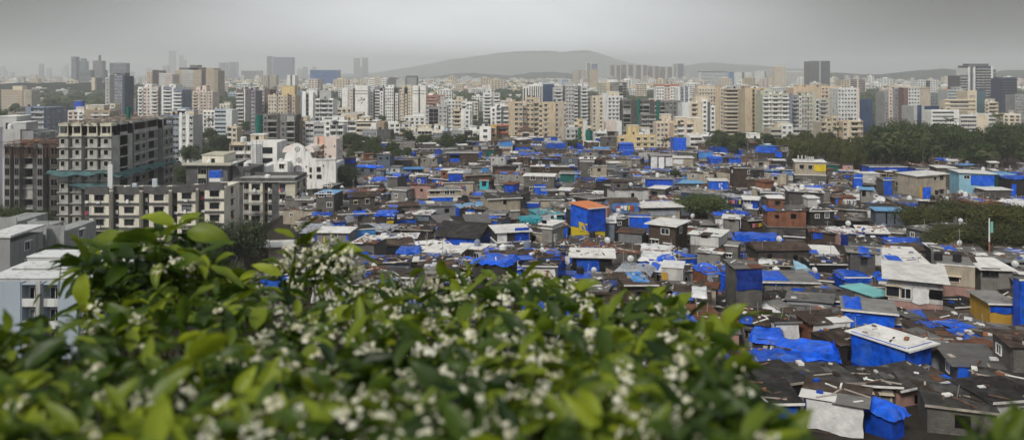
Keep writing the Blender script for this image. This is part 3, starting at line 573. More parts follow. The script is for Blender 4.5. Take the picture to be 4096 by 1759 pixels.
rf = MB(); W_, H_ = gb['_W'], gb['_H']; rf.prism([(-W_/2-.5, H_), (W_/2+.5, H_), (.3, H_+2.9)], -.6, 11, 'timber'); rf.build('roof', gb)
B('ribbed_block', 'white ribbed office slab with a blue glass flank', 'building', 2092, 2177, 342, 850, [(.7, 'f', 'p_white', 1, 2), (1.8, 'f', 'p_white')], wall='p_lgrey', trim='p_white', depth=20, side=False, roofs=[(.5, .95, 2, 'p_white')], land='the ribbed white office')
B('glass_block', 'navy glass office with a white rim attached to the ribbed white office', 'building', 2172, 2217, 341, 845, [(1, 'g', 'glass_navy')], wall='p_paleblue', trim='glass_navy', pane='glass_navy', depth=20, side=False, top_band=(1.2, 'p_paleblue'), tanks=False)
B('apartment_block', 'grey tower of flats with white ledges and two dark recesses', AB, 2214, 2352, 348, 670, [(1.8, 'K', 'p_lgrey', 0, 1), (.5, 'b', 'p_dgrey', 1.5), (1.6, 'w', 'p_lgrey', 0, -1), (.8, 'K', 'p_grey', .5), (.5, 'b', 'p_dgrey', 1.5), (1.4, 'K', 'p_lgrey', .0, .5)], wall='p_lgrey', trim='p_white2', depth=18, side=False, roofs=[(.3, .58, 3.5, 'p_lgrey'), (.72, .98, 3, 'p_white2')], land='the grey ledged tower', ww=1.3)
B('apartment_block', 'narrow pinkish flats squeezed between the grey and cream towers', AB, 2350, 2376, 392, 680, [(1, 'l', 'p_pinkw')], wall='p_pinkw', trim='p_white', depth=12, side=False)
B('apartment_block', 'cream and white tower of flats with full-width pale ledges', AB, 2370, 2492, 388, 610, [(.6, 'l', 'p_cream', 0, 0), (.5, 'b', 'p_cream', -.3, -.3), (.7, 'w', 'p_cream'), (.8, 'b', 'p_white2', -.4, -2), (2.6, 'l', 'p_white2', -.4)], wall='p_cream', trim='p_white', depth=16, side=False, roofs=[(.5, .9, 3.6, 'p_cream')], land='the cream ledged tower', ww=1.5)
B('unfinished_block', 'tall unfinished tower with cream bays and bare ledges behind the cream tower', 'unfinished building', 2398, 2508, 332, 930, [(1, 'l', 'raw_cream'), (.6, 'b', 'p_beige'), (1.3, 'l', 'raw_concrete'), (1.3, 'o')], wall='raw_concrete', trim='raw_cream', depth=18, side=False, roofs=[(.3, .65, 4, 'p_white')], far=True, land='the tall unfinished tower')
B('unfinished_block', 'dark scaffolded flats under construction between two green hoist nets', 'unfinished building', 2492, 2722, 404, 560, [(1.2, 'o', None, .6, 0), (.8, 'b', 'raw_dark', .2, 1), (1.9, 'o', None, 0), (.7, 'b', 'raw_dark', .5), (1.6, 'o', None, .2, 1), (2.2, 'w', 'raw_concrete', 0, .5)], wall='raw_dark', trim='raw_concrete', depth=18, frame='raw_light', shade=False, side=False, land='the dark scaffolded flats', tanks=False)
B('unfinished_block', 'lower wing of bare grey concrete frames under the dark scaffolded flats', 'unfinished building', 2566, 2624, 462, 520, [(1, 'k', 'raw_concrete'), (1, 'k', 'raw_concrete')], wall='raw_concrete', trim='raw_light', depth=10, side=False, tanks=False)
B('apartment_block', 'cream and yellow block patched with green netting right of the broad beige wing', AB, 2298, 2366, 495, 470, [(.7, 'w', 'p_cream'), (1, 'w', 'p_yellow', .3, -2), (.7, 'b', 'p_white2', 0, -1), (.9, 'l', 'p_cream', .2, 2)], wall='p_cream', trim='p_white', depth=12, side=False)
B('apartment_block', 'grey and white gabled flats with blue-grey ground floor beside the broad beige wing', AB, 2262, 2302, 515, 465, [(1, 'l', 'p_lgrey')], wall='p_lgrey', trim='p_white', depth=10, side=False)
B('apartment_block', 'pinkish grey block with framed triple windows behind the first blue roofs', AB, 2380, 2474, 533, 430, [(1.9, 'k', 'p_white2'), (1.1, 'b', 'p_tan'), (.7, 'w', 'p_brown', .3)], wall='p_white2', trim='p_white', depth=12, side=False)
B('stair_block', 'pale pink windowless stair block behind the framed-window block', 'building', 2424, 2488, 490, 470, [(1.6, 'b', 'p_pinkw'), (1, 'b', 'p_white2', .6)], wall='p_pinkw', depth=12, side=False, tanks=False)
B('low_block', 'low yellow block with a raised yellow stair head and white awning', 'building', 2473, 2622, 545, 415, [(1.1, 'w', 'p_yellow', 0, .5), (1.2, 'b', 'p_yellow', .2, 0), (2.8, 'l', 'p_yellow')], wall='p_yellow', trim='p_cream', depth=12, side=False, roofs=[(.28, .58, 5.2, 'p_yellow', .2, .8), (.55, .9, 3.8, 'p_white2', .5, .9)], land='the low yellow block', ww=1.8)
# --- centre right
B('apartment_block', 'white flats under a red roof behind the dark scaffolded flats', AB, 2626, 2712, 348, 800, [(1, 'w', 'p_white'), (.8, 'w', 'p_pinkw', .5, -2), (1, 'w', 'p_white')], wall='p_white', depth=16, side=False, top_band=(1.2, 'p_terracotta'), tanks=False)
B('tower', 'white and blue-grey gridded tower right of the red-roofed flats', TW, 2712, 2757, 352, 700, [(.5, 'b', 'p_white'), (.8, 'w', 'p_bluegrey', .4), (.2, 'b', 'p_white', -.1), (.8, 'w', 'p_bluegrey', .4), (.2, 'b', 'p_white', -.1)], wall='p_white', depth=15, side=False, land='the gridded white tower')
B('apartment_block', 'cream block with a blank left flank and blue tarp scraps on its top balconies', AB, 2729, 2862, 415, 520, [(1.25, 'b', 'p_white2'), (.35, 'b', 'p_cream', .3), (1.0, 'k', 'p_cream', .5), (.7, 'b', 'p_cream', .2), (.9, 'w', 'p_white', .6, -2), (.5, 'b', 'p_dgrey', 1.2), (.8, 'w', 'p_white2', .8, 2)], wall='p_cream', trim='p_cream', depth=14, side=False, roofs=[(.42, .84, 5, 'p_cream')], land='the blank-flanked cream block')
B('apartment_complex', 'wide beige flats with repeating window rows and a tall blank centre strip', AB, 2795, 2982, 354, 640, [(2.6, 'l', 'p_cream'), (.7, 'b', 'p_beige', -.3, -1), (.5, 'l', 'p_cream'), (2.8, 'k', 'p_beige2', 0, 1), (.6, 'w', 'p_brown', .8, 3)], wall='p_beige', trim='p_cream', depth=18, side=False, land='the wide beige flats', roofs=[(.0, .35, 2, 'p_cream')], ww=1.2, shade=False)
B('apartment_complex', 'ochre and beige slab flats left of the pale green balconied flats', AB, 2980, 3082, 357, 590, [(.9, 'b', 'p_beige'), (.3, 's', 'p_ochre', .3), (.6, 'b', 'p_beige2', 0), (.5, 'k', 'p_ochre', .4), (.8, 'b', 'p_palegreen', -.2)], wall='p_beige', trim='p_beige', depth=18, side=False, land='the ochre slab flats', roofs=[(.05, .3, 2, 'p_tan')])
B('apartment_complex', 'pale green flats with white balconies and a blue sheet on the roof', AB, 3050, 3170, 378, 560, [(1.0, 'K', 'p_palegreen'), (.3, 'w', 'p_white', -.3, -.5), (1.1, 'K', 'p_palegreen'), (.3, 'w', 'p_white', -.3, -.5), (1.1, 'K', 'p_palegreen'), (.5, 'b', 'p_bluegrey', .8)], wall='p_palegreen', trim='p_white', depth=16, side=False, land='the pale green flats', roofs=[(.0, .4, 2.5, 'p_palegreen')], ww=1.0)
B('apartment_complex', 'grey-green flats with scalloped ledges right of the blue-sheeted ones', AB, 3168, 3312, 385, 575, [(1.0, 'K', 'p_grey', .8), (.35, 'w', 'p_white2', 0, .5), (.8, 'l', 'p_palegreen'), (.8, 'l', 'p_palegreen', .4), (.5, 'b', 'p_palegreen', .8, -2), (.4, 's', 'p_white2', .2, 3), (1.3, 'K', 'p_palegreen', 0, 2)], wall='p_palegreen', trim='p_lgrey', depth=16, side=False, roofs=[(.3, .6, 2.5, 'p_palegreen')], ww=1.0)
B('apartment_complex', 'peach flats with a long plain parapet behind the pale green flats', AB, 3174, 3358, 352, 640, [(1.6, 'b', 'p_peach'), (1.4, 'b', 'p_beige'), (2, 'l', 'p_peach', 0, -.5)], wall='p_peach', trim='p_cream', depth=18, side=False, land='the peach flats', roofs=[(.15, .5, 2, 'p_peach')])
B('apartment_complex', 'white-gridded flats with rows of paired dark windows right of the peach flats', AB, 3352, 3438, 356, 600, [(3.3, 'p', 'p_white2'), (.5, 'b', 'p_pinkw')], wall='p_white2', trim='p_white2', depth=16, side=True, land='the white-gridded flats', frame='p_white', shade=False, ww=1.4)
B('apartment_block', 'cream old flats with roof clutter in front of the peach flats', AB, 3286, 3372, 490, 455, [(.8, 'k', 'p_beige2'), (1, 'w', 'p_beige'), (.8, 'l', 'p_beige', 0, -3), (1, 'k', 'p_beige2', .3)], wall='p_beige', trim='p_cream', depth=13, side=False)
B('apartment_block', 'cream curved-balcony flats at the edge of the palm grove', AB, 3372, 3454, 487, 450, [(.7, 'w', 'p_beige'), (.5, 'b', 'p_cream'), (1.6, 'k', 'p_cream', -.5), (.5, 'k', 'p_beige2', .4)], wall='p_beige', trim='p_cream', depth=13, side=False, land='the curved-balcony flats')
B('low_block', 'low cream complex of terraces in front of the blank-flanked cream block', 'building', 2626, 2700, 490, 465, [(2.2, 'w', 'p_cream'), (.3, 'b', 'p_pinkw'), (1, 'k', 'p_cream', .4)], wall='p_cream', trim='p_white', depth=12, side=False, roofs=[(.3, .85, 4.4, 'p_cream')], land='the low cream terraces', ww=1.3)
B('low_block', 'cream terraces with pink piers under a white awning roof', 'building', 2695, 2812, 496, 455, [(.5, 'w', 'p_peach'), (1, 'k', 'p_cream'), (.3, 'b', 'p_pinkw', -.4), (1, 'k', 'p_cream', .3), (1.3, 'b', 'p_cream', 0, -1.5)], wall='p_cream', trim='p_white', depth=12, side=False, roofs=[(.1, .5, 3.6, 'p_cream'), (.5, .98, 3, 'p_cream')])
B('low_block', 'lowest cream terrace house behind the tall blue tarp tower', 'building', 2760, 2852, 545, 420, [(1.4, 'R', 'p_white'), (1.2, 'k', 'p_white')], wall='p_white', trim='p_white', depth=11, side=False)
B('small_house', 'small white cube house with peach ground wing among the trees', 'house', 2964, 3030, 560, 405, [(1.2, 'b', 'p_white', 0, 0), (1.2, 'b', 'p_white2')], wall='p_white', depth=9, side=False, roofs=[(.55, 1.15, 3.0, 'p_white', 0, .8)], land='the white cube house', tanks=False)
B('small_house', 'peach single-storey wing beside the white cube house', 'house', 3022, 3076, 567, 400, [(1.2, 'b', 'p_pinkw')], wall='p_pinkw', depth=8, side=False, tanks=False)
B('small_house', 'cream house with bare poles on its roof right of the white cube house', 'house', 3102, 3180, 566, 395, [(1.1, 'w', 'p_beige2'), (1.0, 'b', 'p_cream'), (.3, 'b', 'p_white')], wall='p_beige2', depth=9, side=False)
B('apartment_block', 'old grey-cream flats with a flat white roof behind the tree belt', AB, 3082, 3226, 515, 470, [(1.3, 'R', 'p_beige2', 0, 0), (1.3, 'w', 'p_white2', .2, -2), (1.6, 'R', 'p_lgrey')], wall='p_beige2', trim='p_white2', depth=13, side=False, roofs=[(.25, .6, 3.4, 'p_cream')])
# --- right
B('glass_block', 'square navy glass office right of the white-gridded flats', 'building', 3436, 3490, 402, 640, [(1, 'g', 'glass_navy')], wall='p_grey', trim='glass_navy', pane='glass_navy', depth=18, side=False, land='the square navy office', tanks=False)
B('apartment_block', 'grey-brown tower with bare ledges and a cream window column', AB, 3538, 3624, 358, 720, [(.5, 'l', 'p_grey', 0, 2), (.5, 'w', 'p_pinkw', -.3), (.3, 'b', 'p_grey', .5), (1.4, 'l', 'p_purplegrey', 0)], wall='p_purplegrey', trim='p_grey', depth=18, side=False, land='the grey-brown ledged tower')
B('apartment_block', 'tower of flats with brown left flank and cream gridded windows', AB, 3615, 3722, 356, 710, [(.5, 'b', 'p_brown'), (1.3, 'w', 'p_white2', 0, -1), (1.2, 'b', 'p_beige2', .3, -.5)], wall='p_beige2', trim='p_white2', depth=18, side=False, land='the brown-flanked tower', top_band=(.6, 'p_cream'), tanks=False)
B('glass_block', 'low wide navy glass office with grey concrete fins', 'building', 3655, 3802, 425, 640, [(.4, 'b', 'p_lgrey'), (.5, 'g', 'glass_navy', .4), (.3, 'b', 'p_lgrey', -.2), (3, 'g', 'glass_navy', .4, .8)], wall='p_grey', trim='glass_navy', pane='glass_navy', depth=20, side=False, land='the wide navy office', tanks=False)
B('low_block', 'low white building with a curved ribbon window above the palms', 'building', 3726, 3838, 443, 590, [(3, 'R', 'p_white'), (.6, 'b', 'p_white', .4)], wall='p_white', trim='p_white', depth=14, side=False, base=8)
B('office_block', 'dark grey office slab behind the wide navy office', 'building', 3722, 3795, 372, 800, [(1, 'R', 'p_grey'), (1, 'g', 'p_dgrey', .3)], wall='p_grey', trim='p_dgrey', pane='glass_teal', depth=18, side=False)
B('office_block', 'white and teal ribbon-glazed office', 'building', 3790, 3864, 362, 770, [(2.6, 'R', 'p_lgrey'), (.5, 'b', 'p_grey')], wall='p_lgrey', trim='p_white2', pane='glass_teal', depth=18, side=False, roofs=[(.6, .9, 3, 'p_lgrey')], land='the teal ribbon office')
sg = B('office_block', 'office with a cream blank slab, small sign and dark blue glass flank', 'building', 3870, 3942, 366, 640, [(1.6, 'b', 'p_cream'), (1.5, 'g', 'glass_navy', .4)], wall='p_lgrey', trim='glass_teal', pane='glass_teal', depth=16, side=False, land='the cream slab office', tanks=False)
H_, W_ = sg['_H'], sg['_W']
def text_mesh(body, size, m, ext=.05):
    cu = bpy.data.curves.new('lettering', 'FONT'); cu.body = body; cu.size = size; cu.extrude = ext; cu.align_x = 'CENTER'; cu.resolution_u = 2
    o = bpy.data.objects.new('tmp', cu); COL.objects.link(o); dg = bpy.context.evaluated_depsgraph_get()
    me = bpy.data.meshes.new_from_object(o.evaluated_get(dg)); bpy.data.objects.remove(o); bpy.data.curves.remove(cu)
    me.materials.clear(); me.materials.append(M[m]); return me
def lettering(body, size, m, parent, loc, rz=0, ext=.05, rot=None):
    o = put(text_mesh(body, size, m, ext), 'lettering', parent, loc); o.rotation_euler = rot or (pi/2, 0, rz); return o
lettering('nesco', 1.7, 'letter_grey', sg, (-W_*.24, -.12, H_-3.9))
ln = MB(); ln.box(-W_*.44, -W_*.04, -.12, -.01, H_-4.7, H_-4.5, 'letter_grey'); ln.build('sign_line', sg)
B('footbridge', 'long white two-deck gallery running across to the cream slab office', 'building', 3780, 3902, 402, 620, [(1, 'k', 'p_cream')], wall='p_lgrey', trim='p_cream', depth=8, side=False, fl=3.2, base=20, tanks=False)
B('low_block', 'long low cream hall below the cream slab office', 'building', 3840, 3985, 462, 600, [(3, 'R', 'p_white2'), (2, 'b', 'p_cream', .4), (1.4, 'R', 'p_white2', .2, -1)], wall='p_white2', trim='p_cream', depth=14, side=False)
B('apartment_block', 'cream four-storey block right of the cream slab office', AB, 3940, 3994, 412, 640, [(.7, 'K', 'p_cream', 0, -2), (2, 'k', 'p_cream')], wall='p_cream', trim='p_cream', depth=12, side=False, roofs=[(.5, .9, 3, 'p_lgrey')])
tt = B('tower', 'tall dark tower crossed by white bands, highest on the right', TW, 3838, 4000, 268, 900, [(1.2, 'K', 'p_dgrey', 0, 10), (.3, 'b', 'p_white2', -.2, 1), (.45, 'b', 'p_dgrey', 1), (.3, 'b', 'p_white2', -.2, 1), (2.2, 'K', 'p_dkblue', 0, 0), (.3, 'b', 'p_white2', -.2), (.5, 'K', 'p_dgrey', .4, 4), (.5, 'b', 'p_dkblue', 1.5, 14)], wall='p_dgrey', trim='p_lgrey', depth=24, side=False, roofs=[(.3, .8, 3.5, 'p_dgrey'), (.22, .75, 1.2, 'p_dgrey', .05, .9)], land='the tall banded tower', far=False)
B('tower', 'plain dark tower at the right edge beside the tall banded tower', TW, 4008, 4068, 314, 860, [(1, 'l', 'p_dkblue')], wall='p_dkblue', trim='p_dgrey', depth=20, side=False, land='the plain dark tower', pane='void', frame=None, roofs=[(0, 1, 1, 'p_dgrey')])
B('apartment_block', 'brown-grey flats at the right edge below the plain dark tower', AB, 4060, 4160, 380, 720, [(1, 'l'), (1, 'l')], wall='p_grey', trim='p_lgrey', depth=14, side=False)
# --- far landmarks
def FB(label, x0, x1, yt, Y, bays, **k):
    k.setdefault('depth', 24); k.setdefault('side', False)
    return B(k.pop('name', 'distant_tower'), label, k.pop('cat', TW), x0, x1, yt, Y, bays, far=True, fl=k.pop('fl', 4.2), ww=k.pop('ww', 2.6), wh=2.2, **k)
FB('slim dark tower, leftmost of the dark skyline cluster', 285, 304, 228, 2900, [(1, 'w')], wall='p_dkblue', land='the slim dark skyline tower')
FB('round-topped pale glass tower in the left skyline cluster', 316, 342, 245, 3000, [(1, 'g')], wall='p_bluegrey', trim='p_bluegrey', pane='glass_teal', roofs=[(.1, .8, 10, 'p_dgrey')])
FB('broad blue-grey slab in front of the round-topped tower', 316, 363, 281, 2500, [(1, 'R')], wall='p_dkblue', trim='p_bluegrey')
FB('dark office tower with antenna in the middle of the left cluster', 371, 416, 244, 2600, [(1, 'w'), (.2, 'b', 'p_dkblue', 2, 30)], wall='p_dgrey', land='the antenna office tower', roofs=[(.42, .5, 18, 'p_dgrey')])
FB('cream narrow tower below the antenna office tower', 366, 386, 312, 1700, [(1, 'b', 'p_cream'), (.5, 'b', 'p_dgrey')], wall='p_cream')
FB('boxy blue-grey office tower, rightmost of the left cluster', 438, 505, 253, 2500, [(1, 's', 'p_bluegrey'), (3, 'R', 'p_dkblue')], wall='p_dkblue', trim='p_bluegrey')
FB('very faint needle tower far in the haze', 675, 699, 204, 9000, [(1, 'b')], wall='p_dgrey', depth=40)
FB('faint stepped tower right of the needle tower', 716, 742, 222, 9200, [(1, 'b'), (1, 'b', None, 0, 50)], wall='p_dgrey', depth=40)
FB('left of the two faint twin towers above the grove', 876, 906, 252, 6400, [(1, 's')], wall='p_bluegrey', depth=40)
FB('right of the two faint twin towers above the grove', 914, 948, 249, 6500, [(1, 's')], wall='p_bluegrey', depth=40)
FB('grey hazy slab above the brown tower', 964, 1046, 284, 3900, [(1, 'R')], wall='p_grey', trim='p_grey')
FB('pinkish beige flats in the haze behind the yellow flats', 1046, 1104, 302, 2100, [(1, 'w'), (.4, 's'), (1, 'w')], wall='p_beige2')
FB('large ribbed blue-grey glass tower in the centre-left haze', 1092, 1168, 230, 4600, [(1, 'f')], wall='p_bluegrey', trim='p_bluegrey', pane='glass_navy', land='the ribbed hazy glass tower', depth=60)
FB('narrow pale tower leaning against the ribbed hazy tower', 1066, 1090, 226, 4800, [(1, 's')], wall='p_lgrey')
FB('white split tower with dark centre in front of the ribbed hazy tower', 1148, 1180, 302, 1500, [(1, 'b', 'p_white'), (.6, 'b', 'p_dgrey', 1), (.8, 'b', 'p_white')], wall='p_white')
FB('blue glass office box with pale roof line', 1240, 1352, 283, 2500, [(1, 'g')], wall='glass_blue', trim='glass_blue', pane='glass_blue', name='glass_office', cat='building', land='the blue glass box', roofs=[(0, 1, 2, 'p_paleblue', 0, 1)], depth=40)
FB('pink-beige tower in front of the blue glass box', 1234, 1280, 318, 1500, [(1, 'w'), (.3, 's')], wall='p_pinkw')
FB('left faint pair tower over the long white complex', 1415, 1438, 234, 8000, [(1, 'b')], wall='p_dgrey', depth=40)
FB('right faint pair tower over the long white complex', 1448, 1470, 232, 8100, [(1, 'b')], wall='p_dgrey', depth=40)
FB('white and blue twin tower below the big hill', 2345, 2390, 252, 3600, [(1, 's', 'p_white'), (1.2, 'g', 'glass_navy', 0, 6)], wall='p_white', trim='p_bluegrey', pane='glass_navy', land='the white and blue skyline tower')
FB('brownish flats left of the white and blue skyline tower', 2292, 2346, 281, 2900, [(1, 'w'), (.3, 's'), (1, 'w')], wall='p_beige2')
FB('beige slab under the white and blue skyline tower', 2360, 2392, 280, 2000, [(1, 'w')], wall='p_beige')
for i, (a, b_, c, lb) in enumerate([(2442, 2482, 262, 'westernmost'), (2486, 2534, 260, 'second'), (2546, 2590, 262, 'third'), (2594, 2636, 266, 'fourth'), (2640, 2690, 268, 'easternmost')]):
    FB(f'{lb} slab from the left in the row of five hazy brown towers', a, b_, c, 3800+i*40, [(1, 's'), (.3, 'b', 'p_lgrey', 1), (1, 's')], wall='p_tan', group='row of hazy brown towers')
FB('pale twin tower at the right end of the brown row', 2692, 2736, 256, 4200, [(.6, 's', 'p_white'), (1, 's', 'p_bluegrey')], wall='p_lgrey')
FB('wide striped office slab with a blue glass end', 2799, 2916, 290, 2400, [(1, 'R')], wall='p_white2', trim='p_white', pane='glass_teal', name='distant_office', cat='building', land='the striped office slab', roofs=[(0, .95, 3, 'p_dkblue', 0, 1)])
FB('blue glass end block of the striped office slab', 2914, 2936, 288, 2390, [(1, 'g')], wall='p_paleblue', trim='p_paleblue', pane='glass_blue')
FB('row of white flats right of the striped office slab', 2940, 3006, 291, 3000, [(1, 'w'), (.4, 's', 'p_grey'), (1, 'w')], wall='p_white')
FB('white flats with grey end in front of the far hill', 3026, 3098, 285, 2900, [(1, 'w'), (.4, 's'), (1, 'w', 'p_lgrey')], wall='p_white')
FB('tall cream tower left of the dark block', 3100, 3142, 268, 1900, [(1, 'w', 'p_cream')], wall='p_cream', land='the tall cream skyline tower')
FB('white ribbed flats between cream tower and dark block', 3144, 3228, 286, 2300, [(1, 'f')], wall='p_white2', trim='p_white')
FB('massive dark office block split by a light seam', 3240, 3320, 246, 1950, [(1, 'R', 'p_dgrey'), (.12, 'b', 'p_lgrey', 0), (1, 'R', 'p_dkblue')], wall='p_dgrey', trim='p_dgrey', pane='void', land='the massive dark block', depth=40)
FB('cream flats with window rows at the foot of the forest hill', 3364, 3398, 322, 1500, [(1, 'w')], wall='p_beige', fl=3.5)
FB('long grey-pink flats at the foot of the forest hill', 3398, 3464, 318, 1600, [(1, 's'), (1, 's')], wall='p_pinkw', fl=3.5)
FB('pale office grid right under the forest hill', 3672, 3752, 322, 1500, [(1, 'w'), (.6, 'g', 'p_white'), (1, 'w')], wall='p_white2')
# ================================================================ near buildings on the left
def win_on(root, key, fn, x, y, z, rz=0, nm='window'): return put(cached(key, fn)[1], nm, root, (x, y, z), rz)
def concrete_tower():
    Y = 215; W = 14.0; D = 37.0; cx = X_of(341, Y); zb = 5.5; H = Z_of(500, Y)-zb; fl = 3.0; n = int(H/fl)
    r = thing('unfinished_block', 'unfinished grey concrete tower with timber shuttering on top and a sagging safety net', 'unfinished building', (cx, Y, zb))
    HERO.append((cx, Y+15, 'the unfinished concrete tower')); FOOT.append((cx, Y+18, 20))
    w = MB(); m = W/208.0
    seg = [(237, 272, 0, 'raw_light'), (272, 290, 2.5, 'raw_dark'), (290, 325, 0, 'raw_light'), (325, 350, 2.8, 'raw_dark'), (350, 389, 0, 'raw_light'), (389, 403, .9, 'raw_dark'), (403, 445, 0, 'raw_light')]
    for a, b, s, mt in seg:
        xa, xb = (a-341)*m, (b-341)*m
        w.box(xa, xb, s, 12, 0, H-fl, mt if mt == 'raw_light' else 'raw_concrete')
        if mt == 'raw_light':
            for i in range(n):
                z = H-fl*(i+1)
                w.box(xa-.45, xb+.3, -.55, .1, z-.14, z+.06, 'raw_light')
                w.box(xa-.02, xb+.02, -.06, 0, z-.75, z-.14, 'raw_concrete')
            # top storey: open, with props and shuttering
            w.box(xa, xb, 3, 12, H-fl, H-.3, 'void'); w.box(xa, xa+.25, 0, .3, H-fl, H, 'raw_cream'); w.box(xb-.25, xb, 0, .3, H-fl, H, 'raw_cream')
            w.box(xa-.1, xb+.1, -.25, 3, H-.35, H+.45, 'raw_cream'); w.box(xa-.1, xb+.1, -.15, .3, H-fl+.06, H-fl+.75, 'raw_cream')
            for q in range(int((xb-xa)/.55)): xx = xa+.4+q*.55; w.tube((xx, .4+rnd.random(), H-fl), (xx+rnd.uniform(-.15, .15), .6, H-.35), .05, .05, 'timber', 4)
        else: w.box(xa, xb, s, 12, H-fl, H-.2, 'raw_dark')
    for i in range(1, n):
        z = H-fl*(i+1)+1.0
        for px, wd in ((251, 1.0), (309, 1.0), (366, 1.0), (424, 1.1), (396, .8)):
            hh = 1.25 if px != 396 else 2.0; yy = 0 if px != 396 else .9
            win_on(r, ('opening', wd, hh), lambda: window_mb(wd, hh, 'raw_cream' if px != 396 else None, 'void', False, 1), (px-341)*m, yy, z-(.7 if px == 396 else 0))
    # long flank that runs back from the corner
    xs = W/2
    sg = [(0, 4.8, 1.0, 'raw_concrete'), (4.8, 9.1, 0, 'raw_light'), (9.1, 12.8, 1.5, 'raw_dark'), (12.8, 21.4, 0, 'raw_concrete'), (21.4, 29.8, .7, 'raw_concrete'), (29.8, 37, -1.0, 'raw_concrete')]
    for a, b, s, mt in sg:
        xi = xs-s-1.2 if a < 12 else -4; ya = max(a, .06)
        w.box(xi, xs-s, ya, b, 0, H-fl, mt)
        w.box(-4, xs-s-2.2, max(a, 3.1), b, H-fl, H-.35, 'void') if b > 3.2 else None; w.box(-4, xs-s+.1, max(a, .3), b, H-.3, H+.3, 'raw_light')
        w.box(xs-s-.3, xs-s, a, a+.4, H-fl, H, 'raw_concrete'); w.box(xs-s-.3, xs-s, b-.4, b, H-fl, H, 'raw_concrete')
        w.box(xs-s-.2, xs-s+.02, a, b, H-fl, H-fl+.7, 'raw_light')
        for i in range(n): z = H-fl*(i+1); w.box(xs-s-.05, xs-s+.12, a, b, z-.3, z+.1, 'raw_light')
        for q in range(int((b-a)/.7)): yy = a+.4+q*.7; w.tube((xs-s-.5, yy, H-fl), (xs-s-.5, yy+rnd.uniform(-.3, .3), H-.35), .05, .05, 'timber', 4)
    for i in range(1, n):
        z = H-fl*(i+1)
        for yy, wd, hh, z0, s in ((2.4, 1.0, 1.3, 1, 1.0), (10.9, 2.4, 2.3, .2, 1.5), (14.9, 2.6, 1.7, .7, 0), (18.8, 1.8, 1.2, 1.1, 0), (25.4, 3.4, 2.0, .5, .7), (32, 1.4, 1.4, .9, -1), (35.2, 1.2, 1.4, .9, -1)):
            win_on(r, ('opening', wd, hh, 's'), lambda: window_mb(wd, hh, 'raw_light' if s <= 0 else None, 'void', False, 1), xs-s+.02, yy, z+z0, pi/2)
    # stair flight showing in the top opening
    w.hexa([(xs-1.2, 14, H-2*fl+.4), (xs-.2, 14, H-2*fl+.4), (xs-.2, 19, H-fl-.3), (xs-1.2, 19, H-fl-.3), (xs-1.2, 14, H-2*fl+.9), (xs-.2, 14, H-2*fl+.9), (xs-.2, 19, H-fl+.2), (xs-1.2, 19, H-fl+.2)], 'raw_light')
    w.build('wall', r)
    # timber, shuttering panels and rods piled on the top slab
    t = MB()
    for _ in range(230):
        x, y = rnd.uniform(-W/2, W/2), rnd.uniform(0, D); L = rnd.uniform(.8, 4); a = rnd.uniform(0, pi); z = H+.3+rnd.uniform(0, .6)
        T = TR(x, y, z, a); b = MB(); b.box(-L/2, L/2, -rnd.choice((.06, .5)), .06, 0, .08, rnd.choice(('timber', 'raw_cream', 'raw_concrete', 'p_rust', 'plank'))); t.add(b, T)
    for _ in range(70):
        x, y = rnd.uniform(-W/2, W/2), rnd.uniform(0, D); t.tube((x, y, H), (x+rnd.uniform(-.3, .3), y, H+rnd.uniform(.6, 1.9)), .035, .035, 'timber', 4)
    setp(t.build('shuttering', r), kind='stuff')
    # green wrapped hoist post
    hp = MB(); hx, hy = X_of(514, 232)-cx, 17.0
    hp.tube((hx, hy, H-4), (hx, hy, H+4.2), .5, .55, 'net_green', 8); hp.build('hoist_post', r)
    # safety net round the fifth floor
    def net(x0_, y0_, x1_, y1_, z, out, m_='net_teal'):
        b = MB(); dx, dy = x1_-x0_, y1_-y0_; L = hypot(dx, dy); nx, ny = dy/L, -dx/L
        def fn(u, v):
            sag = sin(u*L*.9)*.35+sin(u*L*.37+2)*.3; d = v*(out+.3*sin(u*L*.6))
            return (x0_+dx*u+nx*d, y0_+dy*u+ny*d, z-.9*sin(v*pi*.8)-.3*v+sag*v)
        b.grid(fn, max(8, int(L)), 5, m_); return b
    zn = Z_of(682, Y)-zb
    a = net(-W/2-3, -.1, W/2, -.1, zn, 3.0); a.build('safety_net', r, smooth=True)
    a = net(W/2+.1, -1, W/2+.1, D+2, zn-.8, 3.2); a.build('safety_net', r, smooth=True)
    a = net(-W/2+3, -.3, W/2, -.3, zn-3.4, 1.6); a.build('safety_net', r, smooth=True)
    return r
concrete_tower()
dk = building('unfinished_block', 'dark unfinished block with rusty shuttering on top, left of the unfinished concrete tower', 'unfinished building', 12, 232, 590, 232,
  [(.55, 'w', 'raw_concrete', .6), (.4, 'b', 'raw_dark', 2.2), (.5, 'w', 'raw_concrete', .6), (1.1, 'o', 'raw_dark', 2.5), (.7, 'b', 'mould_grey', 1.5), (.6, 'w', 'raw_concrete', 0), (.55, 'b', 'raw_dark', 2.2), (.9, 'w', 'raw_dark', .4)],
  wall='raw_concrete', trim='raw_light', frame='raw_concrete', pane='void', shade=False, depth=22, land='the dark unfinished block', tanks=False, ww=1.9, wh=1.9)
t = MB()
for _ in range(420):
    x, y, L, a = rnd.uniform(-dk['_W']/2-1, dk['_W']/2+1.2), rnd.uniform(-1, 20), rnd.uniform(1, 5), rnd.uniform(0, pi)
    b = MB(); b.box(-L/2, L/2, -rnd.choice((.05, .6)), .05, 0, .1, rnd.choice(('timber', 'timber', 'p_rust', 'p_brown', 'raw_concrete'))); t.add(b, TR(x, y, dk['_H']+rnd.uniform(-.4, 1.5), a))
for _ in range(110):
    x, y = rnd.uniform(-dk['_W']/2, dk['_W']/2), rnd.uniform(-.3, 1); t.tube((x, y, dk['_H']-3), (x, y, dk['_H']+.2), .06, .06, 'timber', 4)
